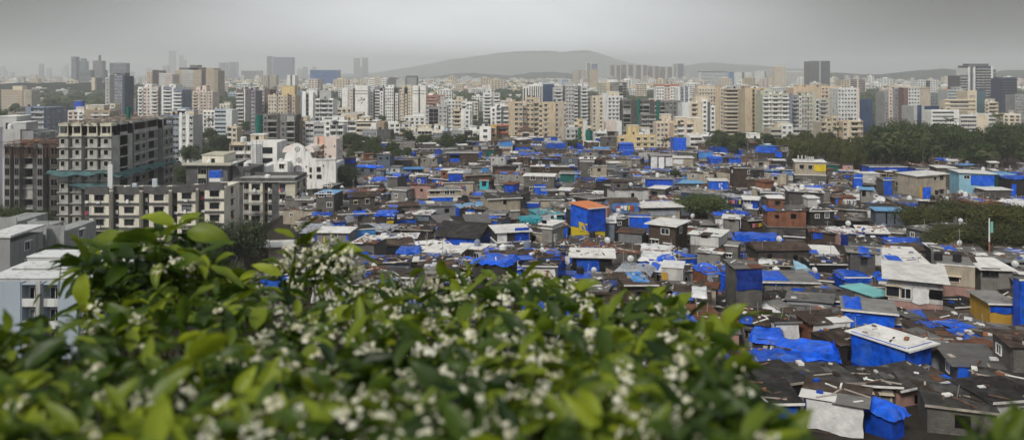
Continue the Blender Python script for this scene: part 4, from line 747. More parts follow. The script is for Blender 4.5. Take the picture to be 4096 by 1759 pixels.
setp(t.build('shuttering', dk), kind='stuff')
# stained bay-fronted flats
sf = building('apartment_block', 'stained cream bay-fronted flats with mouldy parapets below the unfinished concrete tower', AB, 335, 893, 768, 186,
  [(.28, 'w', 'mould_grey', .5), (1.02, 'p', 'stained_white'), (.52, 'w', 'mould_grey', 2.2), (1.04, 'p', 'stained_white'), (.5, 'w', 'mould_grey', 2.2), (1.0, 'p', 'stained_white', .2), (.46, 'w', 'mould_grey', 2.4), (.94, 'p', 'stained_white', .3, -.4), (.46, 'w', 'mould_grey', 2.4, -.4), (1.0, 'p', 'stained_white', .5, -.9)],
  fl=2.85, wall='stained_white', trim='mould_grey', frame='mould_grey', depth=11, side=True, land='the stained bay-fronted flats', ww=2.0, wh=1.2, par=.1, tanks=False)
b = MB(); W_, H_ = sf['_W'], sf['_H']; tot = 7.22; x = -W_/2
for sh, s, dr in ((.28, .5, 0), (1.02, 0, 0), (.52, 2.2, 0), (1.04, 0, 0), (.5, 2.2, 0), (1.0, .2, 0), (.46, 2.4, 0), (.94, .3, -.4), (.46, 2.4, -.4), (1.0, .5, -.9)):
    xa, xb = x, x+W_*sh/tot; x = xb
    b.box(xa-.03, xb+.03, s-.08, s+.12, H_-dr-.5, H_-dr+1.15, 'mould_grey')
    if s < 2: b.tube((xa-.12, s+.4, 0), (xa-.12, s+.4, H_-dr+.6), .07, .07, 'p_lgrey', 6); b.box(xa+.1, xb-.1, 3, 3.1, H_-dr, H_-dr+.9, 'mould_grey')
b.build('parapet', sf)
# standing on that roof
ps = thing('perforated_tower', 'tall white perforated panel tower on the mouldy flat roof', 'panel tower', (X_of(431, 186), 187.2, Z_of(757, 186)), 0); pb = MB()
pb.box(-.52, .52, -.2, .2, 0, 5.6, 'tank_white')
pb.build('panel', ps); hl = MB()
for i in range(12):
    for s in (-.22, .22): hl.box(s-.08, s+.08, -.215, -.2, .3+i*.44, .46+i*.44, 'letter_grey')
hl.build('hole_grid', ps)
for px, pt, hgt, wd, lb in ((529, 736, .9, .85, 'small white box on the mouldy parapet, left one'), (610, 718, 1.8, .95, 'upright white cabinet on the mouldy parapet, right one')):
    o = thing('rooftop_cabinet', lb, 'cabinet', (X_of(px, 186), 186.9, Z_of(pt, 186)-hgt)); b = MB(); b.box(-wd/2, wd/2, 0, .7, 0, hgt, 'tank_white'); b.build('body', o)
    b = MB(); b.box(-wd/2+.08, wd/2-.08, -.02, 0, .1, hgt-.12, 'p_paleblue'); b.build('door', o)
fa = building('apartment_block', 'stained white flats with dark mould stripes in front of the white arched hall', AB, 932, 1181, 728, 214,
  [(.5, 'b', 'stained_white', 0), (.35, 'b', 'mould_grey', .15), (.55, 'k', 'stained_white', .2), (1.2, 'p', 'stained_white', -.3), (.35, 's', 'p_tan', 1.4), (.45, 'p', 'stained_white', .8), (.55, 'b', 'mould_grey', -.2), (.65, 'p', 'stained_white', 0), (.8, 'b', 'raw_cream', 0)],
  fl=2.85, wall='stained_white', trim='raw_light', frame='mould_grey', depth=12, land='the mould-striped flats', ww=2.0, wh=1.3, par=.2, tanks=True)
b = MB(); W_, H_ = fa['_W'], fa['_H']; b.box(-W_/2-.5, W_/2+.5, -.7, 12.4, H_, H_+.25, 'raw_light'); b.box(-W_/2, W_/2, -.3, .0, H_+.25, H_+1.1, 'mould_grey'); b.box(W_/2-.3, W_/2, 0, 12, H_+.25, H_+1.1, 'mould_grey')
b.box(-W_/2, W_/2, 11.8, 12, H_+.25, H_+1.2, 'mould_grey'); b.build('parapet', fa)
mb_ = building('low_block', 'grey mouldy block with a stained cream penthouse behind the bay-fronted flats', 'building', 745, 908, 668, 222, [(1.2, 'b', 'mould_grey'), (1, 'k', 'p_grey'), (2.2, 'b', 'p_dgrey', .4)], wall='mould_grey', trim='raw_cream', depth=16, roofs=[(.28, .82, 2.9, 'stained_white', .2, .8)], land='the penthouse block', side=False, par=.5)
b = MB(); W_, H_ = mb_['_W'], mb_['_H']; b.box(-W_/2-.8, W_/2+1.5, -1.2, 16, H_+.5, H_+.75, 'raw_light'); b.box(-W_/2-.8, W_/2+1.5, -1.2, -1.0, H_+.75, H_+1.3, 'raw_cream'); b.build('roof_slab', mb_)
tk = thing('water_tank', 'square tank under a blue tarp on the penthouse block', 'water tank', (X_of(859, 200), 200, Z_of(727, 200))); b = MB()
b.box(-1.35, 1.35, 0, 2, 0, 1.0, 'tank_white'); b.box(-1.35, 1.35, 0, 2, 1.0, 1.15, 'plank'); b.build('body', tk); b = MB(); b.box(-1.42, 1.42, -.07, 2.07, .95, 2.7, 'tarp_blue'); b.build('tarp', tk)
for s in (-1.5, 1.5): b = MB(); b.tube((s, .1, -1), (s, .1, 3.4), .05, .05, 'pole_metal', 5); b.build('post', tk)
building('low_block', 'dark mouldy wing with drainpipes between penthouse block and mould-striped flats', 'building', 900, 1002, 676, 224, [(.5, 'b', 'mould_grey'), (.3, 'b', 'raw_dark', .5), (1.2, 'b', 'mould_grey', .2), (.8, 'w', 'mould_grey', .5)], wall='mould_grey', trim='raw_light', frame='mould_grey', depth=14, side=False, par=.7)
wd = building('low_block', 'white roof room with a blue door left of the white arched hall', 'building', 1000, 1062, 668, 236, [(.5, 'b', 'p_white'), (2, 'b', 'p_white')], wall='p_white', depth=8, side=False, tanks=False)
b = MB(); b.box(-wd['_W']/2+.3, -wd['_W']/2+1.3, -.08, 0, wd['_H']-4.2, wd['_H']-1.2, 'p_bluegrey'); b.build('door', wd)
building('low_block', 'long plain white wing stepping down beside the white arched hall', 'building', 1056, 1150, 658, 248, [(1, 'b', 'p_white'), (1, 'w', 'p_white', .0, -.8)], wall='p_white', depth=8, side=False, par=.3)
wh_ = building('apartment_block', 'white house with a dotted screen wall and shaded verandas above the grove edge', AB, 918, 1108, 570, 268, [(1.9, 'k', 'p_cream', 0, .8), (.8, 'k', 'p_white2', .2, .8), (.7, 'b', 'p_white', -.6), (.7, 'b', 'p_white', -.3), (1.8, 'b', 'p_white', 0)], wall='p_white', trim='p_white', depth=12, side=False, roofs=[(.42, .7, 2.4, 'p_cream', .1, .5)], land='the dotted-screen house')
W_, H_ = wh_['_W'], wh_['_H']; b = MB()
for i in range(22):
    for j in range(9): b.box(-W_/2+W_*.462+j*.42, -W_/2+W_*.462+j*.42+.2, -.63 if j < 5 else -.62, -.3, H_-.9-i*.62, H_-.65-i*.62, 'p_bluegrey')
b.build('screen', wh_)
for i, (fx, hh, ww_) in enumerate(((.80, 1.9, 3.2), (.80, 1.5, 3.2))):
    win_on(wh_, ('big', i), lambda: window_mb(ww_, hh, 'frame_dark', 'pane', False, 2), -W_/2+W_*fx, 0, H_-3.6-i*3.2)

mat('p_domew', (.70, .62, .58), .9, .06, .3)
def arched_hall():
    Y = 252; s = Y/F; cx = X_of(1225, Y); zb = 5; r = thing('arched_hall', 'white arched hall with a curved gable, tall grey arched door and crossed round windows', 'hall', (cx, Y, zb))
    HERO.append((cx, Y+6, 'the white arched hall')); FOOT.append((cx, Y+6, 14))
    Q = lambda px, py: ((px-1225)*s, Z_of(py, Y)-zb)
    out = [(1108, 960), (1343, 960), (1343, 632), (1300, 634), (1296, 641), (1268, 641), (1262, 634), (1248, 634), (1245, 628)]
    for i in range(7): a = radians(0+i*14); out.append((1245-3-(1-cos(a))*30, 622-sin(a)*18))
    out += [(1222, 603), (1216, 590), (1206, 582), (1192, 579), (1178, 582), (1168, 590), (1162, 603)]
    for i in range(6): a = radians(84-i*14); out.append((1140+(1-cos(a))*22, 626-sin(a)*20))
    out += [(1137, 640), (1128, 648), (1108, 650)]
    w = MB(); w.prism([Q(*p) for p in out], 0, 1.2, 'p_white')
    xa, xb = Q(1112, 0)[0], Q(1340, 0)[0]; w.box(xa, xb, 1.2, 14, 0, Q(0, 655)[1], 'p_white2')
    w.box(xa-.3, Q(1160, 0)[0], -.25, .0, Q(0, 652)[1], Q(0, 648)[1], 'p_cream'); w.box(Q(1262, 0)[0], xb+.3, -.25, 0, Q(0, 640)[1], Q(0, 634)[1], 'p_white2')
    w.build('wall', r)
    dm = MB()          # two rose domes behind the gable
    for px, rr in ((1150, 26), (1226, 24)):
        x0, z0 = Q(px, 612); R = rr*s*1.05
        def fn(u, v): a = pi*u; return (x0-R*cos(a), 2+v*9, z0+R*sin(a)*1.02)
        dm.grid(fn, 14, 2, 'p_domew'); dm.prism([(x0-R*cos(pi*i/14), z0+R*sin(pi*i/14)*1.02) for i in range(14, -1, -1)], 1.9, 2.1, 'p_domew')
    dm.build('roof', r, smooth=False)
    dr = MB(); x0 = Q(1192, 0)[0]; hw = 18*s; zt = Q(0, 676)[1]
    pts = [(x0-hw, 0), (x0+hw, 0)]+[(x0+hw*cos(pi*i/10), zt+hw*.8*sin(pi*i/10)) for i in range(11)]
    dr.prism(pts, -.12, -.02, 'p_purplegrey')
    for z in (682, 696, 720, 745): zz = Q(0, z)[1]; dr.box(x0-hw, x0+hw, -.2, -.12, zz-.1, zz+.1, 'p_lgrey')
    dr.build('door', r); fr = MB()
    for i in range(10):
        a0, a1 = pi*i/10, pi*(i+1)/10; R = hw*1.12
        fr.tube((x0+R*cos(a0), -.1, zt+R*.85*sin(a0)), (x0+R*cos(a1), -.1, zt+R*.85*sin(a1)), .22, .22, 'p_white', 6, False)
    for sx in (-1, 1): fr.tube((x0+sx*hw*1.12, -.1, 0), (x0+sx*hw*1.12, -.1, zt), .22, .22, 'p_white', 6)
    fr.build('door_frame', r)
    for px, py in ((1190, 597), (1196, 641)):
        b = MB(); x0, z0 = Q(px, py); R = .72
        for i in range(14):
            a0, a1 = 2*pi*i/14, 2*pi*(i+1)/14; b.tube((R*cos(a0), -.06, R*sin(a0)), (R*cos(a1), -.06, R*sin(a1)), .07, .07, 'letter_grey', 5, False)
        b.box(-R, R, -.1, -.03, -.04, .04, 'letter_grey'); b.box(-.04, .04, -.1, -.03, -R, R, 'letter_grey'); b.build('round_window', r, (x0, 0, z0))
    def dia(x, z, h=.42): b = MB(); b.prism([(0, -h), (h*.8, 0), (0, h), (-h*.8, 0)], -.08, -.0, 'letter_grey'); b.build('diamond_ornament', r, (x, 0, z))
    for px, py in ((1104+8, 679), (1162, 672), (1162, 697), (1225, 667), (1225, 694), (1225, 722), (1294, 663), (1128, 622+30)): dia(*Q(px, py))
    for px, py, w_, h_ in ((1128, 684, 1.9, 1.6), (1150, 682, .8, 1.7), (1243, 680, .7, 1.5), (1275, 678, 1.3, 1.5), (1243, 704, .7, 1.2), (1277, 706, 1.5, 1.3)):
        x, z = Q(px, py+9); win_on(r, ('hall', w_, h_), lambda: window_mb(w_, h_, 'p_cream', 'pane', False, 1), x, 0, z)
arched_hall()
pk = building('apartment_block', 'pink house-tower with corner ledges and maroon shutters behind the white arched hall', AB, 1256, 1345, 557, 262, [(.35, 'b', 'p_pinkw'), (.7, 'b', 'p_pink', .8), (1.3, 'b', 'p_pinkw')], wall='p_pinkw', trim='p_cream', depth=10, side=True, land='the pink house-tower', tanks=False, maxw=6)
W_, H_ = pk['_W'], pk['_H']
for i in range(4):
    b = MB(); b.prism([(-1.0, .25), (1.0, .25), (.6, -.15), (0, -.5), (-.6, -.15)], -.9, .8, 'p_cream'); b.build('corner_ledge', pk, (-W_/2+W_*.3, 0, H_-1.9-i*1.75))
for fx, z in ((.53, 2.6), (.53, 4.9), (.92, 2.3), (.53, 7.2)):
    b = MB(); h = .38; b.prism([(0, -h), (h*.8, 0), (0, h), (-h*.8, 0)], -.1, 0, 'letter_grey'); b.build('diamond_ornament', pk, (-W_/2+W_*fx, 0, H_-z))
for z, mt in ((1.6, 'letter_grey'), (6.0, 'p_maroon'), (8.2, 'p_maroon')):
    win_on(pk, ('pk', mt), lambda: window_mb(.9, 1.3, 'p_cream', mt if mt == 'p_maroon' else 'p_pinkw', False, 2), -W_/2+W_*.72, 0, H_-z-.6)
mat('p_corner', (.30, .31, .30), .95, .12, .3, (.08, .08, .08), .5, True, .1)
# lower left corner
building('low_block', 'pale grey cube house with satellite dish corner at the left edge', 'house', -30, 66, 888, 148, [(1, 'b', 'p_corner')], wall='p_corner', trim='p_grey', depth=10, land='the pale cube house', tanks=False, maxw=4)
building('low_block', 'pale grey stair cube standing on the low terraced house', 'house', 110, 192, 904, 142, [(1, 'b', 'p_corner')], wall='p_corner', trim='p_grey', depth=5, tanks=False, maxw=2)
building('low_block', 'low terraced grey-white house with arched window behind the pale blue house', 'house', 30, 252, 962, 138, [(1, 'w', 'p_grey', 0, .8), (2, 'b', 'p_corner'), (1.4, 'b', 'p_corner', .3, -1.5)], wall='p_corner', trim='p_corner', depth=11, tanks=False, par=1.0, maxw=8, land='the low terraced house')
building('low_block', 'brown-grey cube with a light slab roof at the left edge below the pale cube house', 'house', -60, 40, 972, 128, [(1, 'b', 'p_grey')], wall='p_grey', trim='p_lgrey', depth=9, tanks=False, top_band=(.35, 'p_white2'), maxw=2)
mat('p_skywhite', (.34, .40, .46), .9, .06, .2, (.25, .27, .3), .3, True, .2)
pb_ = building('low_block', 'pale blue-white house with stepped white roof behind the flowering shrub', 'house', -70, 392, 1135, 108, [(1.7, 'b', 'p_skywhite'), (.75, 'k', 'p_skywhite', .1), (.2, 'b', 'p_lgrey', -.3), (.75, 'k', 'p_skywhite', .1), (.9, 'b', 'p_skywhite'), (.9, 'w', 'p_skywhite', .4)], wall='p_skywhite', trim='p_white2', depth=15, side=True, land='the pale blue-white house', tanks=False, par=.35, maxw=30)
b = MB(); W_, H_ = pb_['_W'], pb_['_H']
for i, (x0, x1, y0, y1, h) in enumerate(((-.5, .2, 1, 6, .5), (-.45, .05, 5, 9, .9), (-.3, .5, 8, 14, .7), (.1, .45, 2, 6, .35), (-.5, .0, 10, 14.5, 1.3))):
    b.box(W_*x0, W_*x1, y0, y1, H_, H_+h, 'p_lgrey'); b.box(W_*x0-.1, W_*x1+.1, y0-.15, y1+.1, H_+h, H_+h+.12, 'p_white2')
b.build('roof', pb_)
bt = thing('tarp_covered_frame', 'square frame fully covered by a blue tarp among low white houses on the left', 'tarp frame', (X_of(311, 700), 700, 0)); b = MB(); b.box(-3.2, 3.2, 0, 6, 0, 25, 'tarp_deep'); b.build('tarp', bt); b = MB(); b.box(-3.4, 3.4, -.1, 6.2, 25, 25.3, 'plank'); b.build('top_frame', bt)
# green hoist nets
def hoist(px, w, yt, Y, yb, label):
    o = thing('hoist_net', label, 'scaffold net', (X_of(px, Y), Y, Z_of(yb, Y))); ww = w*Y/F; H = Z_of(yt, Y)-Z_of(yb, Y); b = MB()
    def fn(u, v): a = 2*pi*u; k = 1+.07*sin(v*9+u*5); return (ww/2*cos(a)*k*(1+.1*cos(4*a)), ww/2*sin(a)*k*(1+.1*cos(4*a)), v*H)
    b.grid(fn, 14, 14, 'net_green'); b.build('net', o, smooth=True)
    b = MB()
    for i in range(4): a = pi/4+i*pi/2; b.tube((ww*.4*cos(a), ww*.4*sin(a), -8), (ww*.4*cos(a), ww*.4*sin(a), H+1), .08, .08, 'pole_metal', 4)
    b.build('frame', o)
hoist(1036, 27, 461, 400, 546, 'green netted hoist beside the netted grey flats')
hoist(2554, 14, 396, 545, 500, 'left of the two green netted hoists on the dark scaffolded flats')
hoist(2632, 13, 402, 545, 498, 'right of the two green netted hoists on the dark scaffolded flats')
hoist(2318, 12, 512, 455, 560, 'short green net strip on the cream and yellow block')
hoist(2356, 26, 520, 450, 566, 'wide green net strip right of the short one on the cream and yellow block')

# ================================================================ low-rise city between and beyond
def near_land(x, y, lands, n=3):
    """landmarks nearest as seen, with the side on which (x, y) lies"""
    px = 2048+F*x/max(y, 1); best = []
    for (hx, hy, ph) in lands:
        hp = 2048+F*hx/hy; dx = px-hp; dy = math.log(y/hy)*900
        best.append((hypot(dx, dy), ph, dx, dy))
    best.sort(); return best[:n]
def rel(dx, dy):
    if abs(dx) > abs(dy)*1.2: return 'right of' if dx > 0 else 'left of'
    if dy > 0: return 'beyond' if abs(dx) < abs(dy)*.45 else ('beyond and right of' if dx > 0 else 'beyond and left of')
    return 'in front of' if abs(dx) < abs(dy)*.45 else ('in front and right of' if dx > 0 else 'in front and left of')
USED = {}
ORD = ['', 'second ', 'third ', 'fourth ', 'fifth ', 'sixth ', 'seventh ', 'eighth ', 'ninth ', 'tenth ', 'eleventh ', 'twelfth ']
PENDING = []       # (object, look, x, y, landmarks)
def label_all():
    PENDING.sort(key=lambda p: hypot(p[2], p[3])); taken = {str(o['label']).replace(',', '') for o in bpy.data.objects if 'label' in o.keys()}
    for o, look, x, y, lands in PENDING:
        best = None
        for d, ph, dx, dy in near_land(x, y, lands, 4):
            key = look+', '+rel(dx, dy)+' '+ph; c = USED.get(key, 0)+(1 if key.replace(',', '') in taken else 0)
            if len(key.split()) <= 15 and (best is None or c < best[0]): best = (c, key, rel(dx, dy)+' '+ph)
            if best and best[0] == 0: break
        if best is None:
            d, ph, dx, dy = near_land(x, y, lands, 1)[0]; key = ' '.join(look.split()[:4])+', '+rel(dx, dy)+' '+ph; best = (USED.get(key, 0), key, '')
        c, key, _ = best; USED[key] = c+1
        o['label'] = key if c == 0 else (ORD[min(c, 11)]+'nearest '+key if len(key.split()) <= 14 else ORD[min(c, 11)]+' '.join(key.split()[:15]))
CITY_LANDS = list(HERO)
def clear(x, y, r):
    for fx, fy, fr in FOOT:
        if (x-fx)**2+(y-fy)**2 < (r+fr)**2: return False
    return True
def lowrise_mb(W, D, H, wallm, trim, rr, detail):
    b = MB(); b.box(-W/2, W/2, 0, D, 0, H, wallm, False); fl = 3.1; n = int(H/fl)
    nb = max(2, int(W/3.6))
    for i in range(n):
        z = H-(i+1)*fl
        b.box(-W/2-.25, W/2+.25, -.35, D, z-.1, z+.12, trim)
        for q in range(nb):
            x = -W/2+W*(q+.5)/nb; ww = W/nb*rr.uniform(.35, .75)
            b.box(x-ww/2, x+ww/2, -.05, 0, z+.7, z+2.3, 'pane')
        if detail:
            for s in (-1, 1):
                for q in range(max(1, int(D/4))): yy = D*(q+.5)/max(1, int(D/4)); b.box(min(s*W/2, s*(W/2+.04)), max(s*W/2, s*(W/2+.04)), yy-.7, yy+.7, z+.8, z+2.2, 'pane')
    b.box(-W/2-.1, W/2+.1, -.1, .15, H, H+.9, trim); b.box(-W/2-.1, -W/2+.15, .15, D, H, H+.9, wallm); b.box(W/2-.15, W/2+.1, .15, D, H, H+.9, wallm); b.box(-W/2, W/2, D-.2, D, H, H+.9, wallm)
    if rr.random() < .8:
        a = rr.uniform(-W*.4, W*.1); w2 = rr.uniform(3, W*.45); b.box(a, a+w2, D*.3, D*.7, H, H+rr.uniform(2.2, 3.4), wallm); b.box(a-.3, a+w2+.3, D*.3-.3, D*.7+.3, H+3.4, H+3.55, trim)
    if rr.random() < .5: a = rr.uniform(-W*.4, W*.4); b.box(a, a+1.6, D*.15, D*.15+1.6, H, H+1.7, rr.choice(('tank_black', 'tank_white', 'tarp_blue')))
    return b
rc = random.Random(21); PAL = [('p_white', 'white', 5), ('p_cream', 'cream', 4), ('p_white2', 'pale grey', 3), ('p_beige', 'beige', 2), ('p_pinkw', 'pinkish', 2), ('p_lgrey', 'grey', 2), ('p_paleblue', 'pale blue', .7), ('p_yellow', 'yellow', .5), ('p_terracotta', 'brick red', .25), ('stained_white', 'stained cream', 1.2)]
def pick(pal, r):
    t = r.random()*sum(p[2] for p in pal)
    for p in pal:
        t -= p[2]
        if t <= 0: return p
    return pal[-1]
cnt = 0; tries = 0
while cnt < 215 and tries < 12000:
    tries += 1
    t = rc.random()**.8; Y = 470*exp(t*math.log(1900/470)); px = rc.uniform(-120, 4200)
    if Y < 640 and (2000 < px < 2300 or 2850 < px < 3700): continue
    if px > 3450 and Y < 560: continue
    if px < 520 and rc.random() < .6: continue
    if px > 3430 and rc.random() < .55: continue
    if 440 < px < 1010 and Y < 700: continue
    W = rc.uniform(11, 24)*(1+.3*(Y > 1100)); D = rc.uniform(9, 15); x = X_of(px, Y); R = max(W, D)*.6
    if not clear(x, Y+D/2, R): continue
    p = pick(PAL, rc); floors = rc.choice((3, 3, 4, 4, 5, 5, 6, 7) if Y > 620 else (3, 3, 4, 4, 5)); H = floors*3.1+.3
    if Y > 1000 and rc.random() < .08: H = rc.uniform(22, 34)
    o = lowrise_mb(W, D, H, p[0], rc.choice(('p_white', 'p_white2', p[0])), rc, Y < 1000).build('low_rise_building' if H < 23 else 'mid_rise_building', None, (x, Y, terr(x, Y)-.3), radians(rc.gauss(0, 14)))
    nf = int(H/3.1); nm = {3: 'three', 4: 'four', 5: 'five', 6: 'six', 7: 'seven'}.get(nf, 'many')
    setp(o, None, 'building', 'low-rise blocks of the city plain'); PENDING.append((o, f'{p[1]} {nm}-storey block', x, Y, CITY_LANDS))
    FOOT.append((x, Y+D/2, R*.85)); cnt += 1
# the far city: too many and too small to count
b = MB()
for _ in range(2300):
    t = rc.random(); Y = 1750*exp(t*math.log(5200/1750)); px = rc.uniform(-200, 4300); x = X_of(px, Y)
    if not clear(x, Y, 16): continue
    W = rc.uniform(14, 40); D = 15; H = rc.uniform(8, 17) if rc.random() < .93 else rc.uniform(20, 38)
    if 1500 < px < 2350 and Y > 3300: H = min(H, 16)
    T = TR(x, Y, -.5, radians(rc.gauss(0, 14))); q = MB(); mt = pick(PAL, rc)[0]; q.box(-W/2, W/2, 0, D, 0, H, mt, False)
    for i in range(max(1, int(H/4))):
        z = H-(i+1)*4+.8
        nb = max(1, int(W/7))
        for k in range(nb): xx = -W/2+W*(k+.5)/nb; q.box(xx-W/nb*.3, xx+W/nb*.3, -.1, 0, z, z+1.9, 'pane')
    q.box(-W/4, W/8, 4, 9, H, H+3, mt)
    b.add(q, T)
setp(b.build('distant_city'), kind='stuff', label='hazy mass of small white and cream blocks far out on the plain', cat='city')
# fading towers along the skyline
for i in range(70):
    Y = rc.uniform(6000, 9800); px = rc.uniform(-100, 4200)
    if 1450 < px < 2900 or px > 3300: continue
    W = rc.uniform(25, 60); H = rc.uniform(45, 120 if px < 1500 else 85); q = MB(); mt = rc.choice(('p_lgrey', 'p_bluegrey', 'p_dgrey', 'p_white2')); x = X_of(px, Y)
    q.box(-W/2, W/2, 0, 30, 0, H, mt, False)
    for k in range(3): q.box(-W/2+W*(k+.2)/3, -W/2+W*(k+.6)/3, -.3, 0, 5, H-6, 'pane')
    q.box(-W*.3, W*.2, 5, 20, H, H+6, mt); o = q.build('skyline_tower', None, (x, Y, -.5)); setp(o, None, TW, 'faint towers along the skyline'); PENDING.append((o, 'faint hazy skyline tower', x, Y, CITY_LANDS))
# ================================================================ trees
def crown_mesh(seed, n, leaf, lobes=9, flat=.75, matn='foliage', spread=.62):
    r = random.Random(seed); b = MB(); L = []
    for i in range(lobes):
        a = r.uniform(0, 2*pi); d = r.uniform(.1, spread); L.append((Vector((d*cos(a), d*sin(a), r.uniform(-.35, .42)*flat)), r.uniform(.30, .48)))
    L.append((Vector((0, 0, 0)), .55))
    # inner mass made of large leaves so that sky does not show through everywhere
    for i in range(n):
        c, R = L[r.randrange(len(L))]
        d = Vector((r.gauss(0, 1), r.gauss(0, 1), r.gauss(.25, 1))).normalized(); k = r.uniform(.55, 1.04)
        p = c+d*R*k; p.z *= 1.0; s = leaf*r.uniform(.6, 1.3)*(1.5 if k < .75 else 1)
        nrm = (d+Vector((r.gauss(0, .5), r.gauss(0, .5), r.gauss(.3, .5)))).normalized(); t = nrm.orthogonal().normalized(); t.rotate(Matrix.Rotation(r.uniform(0, 2*pi), 3, nrm)); u = nrm.cross(t)
        b.poly([tuple(p-t*s-u*s*.1), tuple(p-u*s*.55), tuple(p+t*s), tuple(p+u*s*.55)], matn)
    return b.mesh('crown')
def trunk_mesh(seed, h=1.0):
    r = random.Random(seed); b = MB(); b.tube((0, 0, -1.2), (0, 0, h*.45), .07, .05, 'bark', 7)
    for i in range(5):
        a = i*1.25+r.random(); b.tube((0, 0, h*(.25+.05*i)), (.32*cos(a), .32*sin(a), h*(.7+.15*r.random())), .035, .012, 'bark', 5)
    return b.mesh('trunk')
CR = {}
for k, (n, lf, mt) in dict(far=(900, .085, 'foliage'), mid=(2600, .052, 'foliage'), warm=(2600, .052, 'foliage_warm')).items():
    CR[k] = [crown_mesh(100+i*7+len(k), n, lf, matn=mt) for i in range(5)]
CR['near'] = [crown_mesh(300+i, 16000, .022, 16, .7, 'foliage', .68) for i in range(2)]
CR['nearbright'] = [crown_mesh(360, 16000, .022, 18, .7, 'foliage_bright', .7)]
CR['nearwarm'] = [crown_mesh(330+i, 13000, .024, 16, .7, 'foliage_warm', .66) for i in range(2)]
TRK = [trunk_mesh(5), trunk_mesh(6)]
rt = random.Random(5)
def tree(x, y, R, H, kind='mid', look=None, label=None, name='broadleaf_tree', flat=.8, group=None, lands=None, z0=None):
    zg = (terr(x, y) if z0 is None else z0)-.2; o = thing(name, label, 'tree', (x, y, zg), rt.uniform(0, 6.28), group)
    Rz = min(max(R*flat, H*.5), H*.62); put(rt.choice(TRK), 'trunk', o, (0, 0, 0), 0, (R, R, max(.5, (H-Rz))))
    put(rt.choice(CR[kind]), 'crown', o, (0, 0, H-Rz*.85), rt.uniform(0, 6), (R, R, Rz))
    if not label: PENDING.append((o, look or 'leafy dark green tree', x, y, lands or TREE_LANDS))
    return o
RECT = []; TF = []
def tree_at(px, pt, rpx, Y, kind='mid', flat=.8, **k):
    RECT.append((px-rpx, px+rpx, pt, pt+rpx*1.15, Y)); TF.append((X_of(px, Y), Y, rpx*Y/F*.95)); rpx *= 1.28
    x = X_of(px, Y); R = rpx*Y/F; H = max(R*.9, Z_of(pt, Y)-terr(x, Y)); return tree(x, Y, R, H, kind, flat=flat, **k)
TREE_LANDS = list(HERO)
tree_at(2808, 744, 112, 186, 'nearbright', .78, label='round dark green tree standing alone in the middle of the shanty roofs')
tree_at(915, 826, 128, 152, 'near', .8, label='grey-green tree in front of the stained bay-fronted flats'); FOOT.append((X_of(915, 152), 152, 6))
tree_at(1338, 672, 90, 262, 'near', .62, label='rounded tree at the foot of the white arched hall')
tree_at(2690, 664, 40, 262, 'mid', 1.0, label='thin scraggly tree beside the white hanging sheets')
for px, pt, rp, Y, lb in ((3700, 800, 110, 168, 'leftmost crown of the big olive-green tree clump on the right'), (3855, 772, 120, 172, 'second crown of the big olive-green clump, below the light blue house'), (4010, 780, 125, 166, 'tall crown of the olive-green clump near the right edge'), (4150, 790, 120, 160, 'olive-green crown cut by the right edge'), (3800, 880, 115, 150, 'lower olive-green crown above the big blue tarp roof'), (3960, 890, 120, 148, 'lower olive-green crown behind the bare pole'), (4110, 900, 110, 148, 'lowest olive-green crown at the right edge')):
    tree_at(px, pt, rp, Y, 'nearwarm', .8, label=lb); FOOT.append((X_of(px, Y), Y, rp*Y/F*.5))
for px, pt, rp, Y, lb in ((40, 790, 75, 200, 'bushy bright green tree at the left edge under the dark unfinished block'), (125, 815, 70, 192, 'bushy tree right of the bright green left-edge one'), (190, 880, 60, 185, 'low bushy tree at the foot of the unfinished concrete tower'), (70, 870, 80, 175, 'low bush tree above the pale cube house'), (930, 1000, 60, 128, 'dark shaded tree below the stained bay-fronted flats'), (860, 985, 55, 130, 'dark shaded tree hidden behind shrub leaves')):
    tree_at(px, pt, rp, Y, 'near', .9, label=lb)
# groves: (px0, px1, Y0, Y1, number, height range, kind)
for (a, b_, Y0, Y1, n, h0, h1, kd, look) in [
    (450, 1000, 300, 640, 46, 9, 16, 'mid', 'dark green grove tree'), (150, 450, 330, 640, 34, 10, 17, 'mid', 'dark green grove tree'),
    (1340, 1640, 300, 520, 48, 8, 13, 'mid', 'dark green grove tree'), (1600, 2060, 355, 560, 52, 7, 12, 'mid', 'dark green grove tree'),
    (2060, 2420, 405, 500, 12, 5, 9, 'mid', 'dark green roadside tree'), (2840, 3080, 355, 520, 30, 8, 13, 'mid', 'bright green bushy tree'),
    (3080, 3500, 285, 430, 56, 8, 13, 'warm', 'olive green bushy tree'), (3480, 4180, 285, 480, 84, 11, 19, 'mid', 'dark leafy palm-grove tree'),
    (3440, 4180, 480, 640, 30, 10, 16, 'mid', 'dark green grove tree'), (100, 4100, 640, 1100, 130, 8, 15, 'far', 'small hazy tree'), (-100, 520, 500, 1200, 60, 10, 17, 'far', 'small hazy tree')]:
    k = 0; tr_ = 0
    while k < n and tr_ < n*30:
        tr_ += 1; Y = rt.uniform(Y0, Y1); px = rt.uniform(a, b_); x = X_of(px, Y); H = rt.uniform(h0, h1); R = H*rt.uniform(.36, .52)
        if not clear(x, Y, R*.35): continue
        if px > 3300 and Y > 420 and Z_of(560, Y) < terr(x, Y)+H: H = max(6, Z_of(590, Y)-terr(x, Y)); R = min(R, H*.5)
        tree(x, Y, R, H, kd, look, group='trees among the buildings', name={'dark leafy palm-grove tree': 'grove_tree', 'olive green bushy tree': 'bushy_tree', 'small hazy tree': 'distant_tree'}.get(look, 'broadleaf_tree')); k += 1
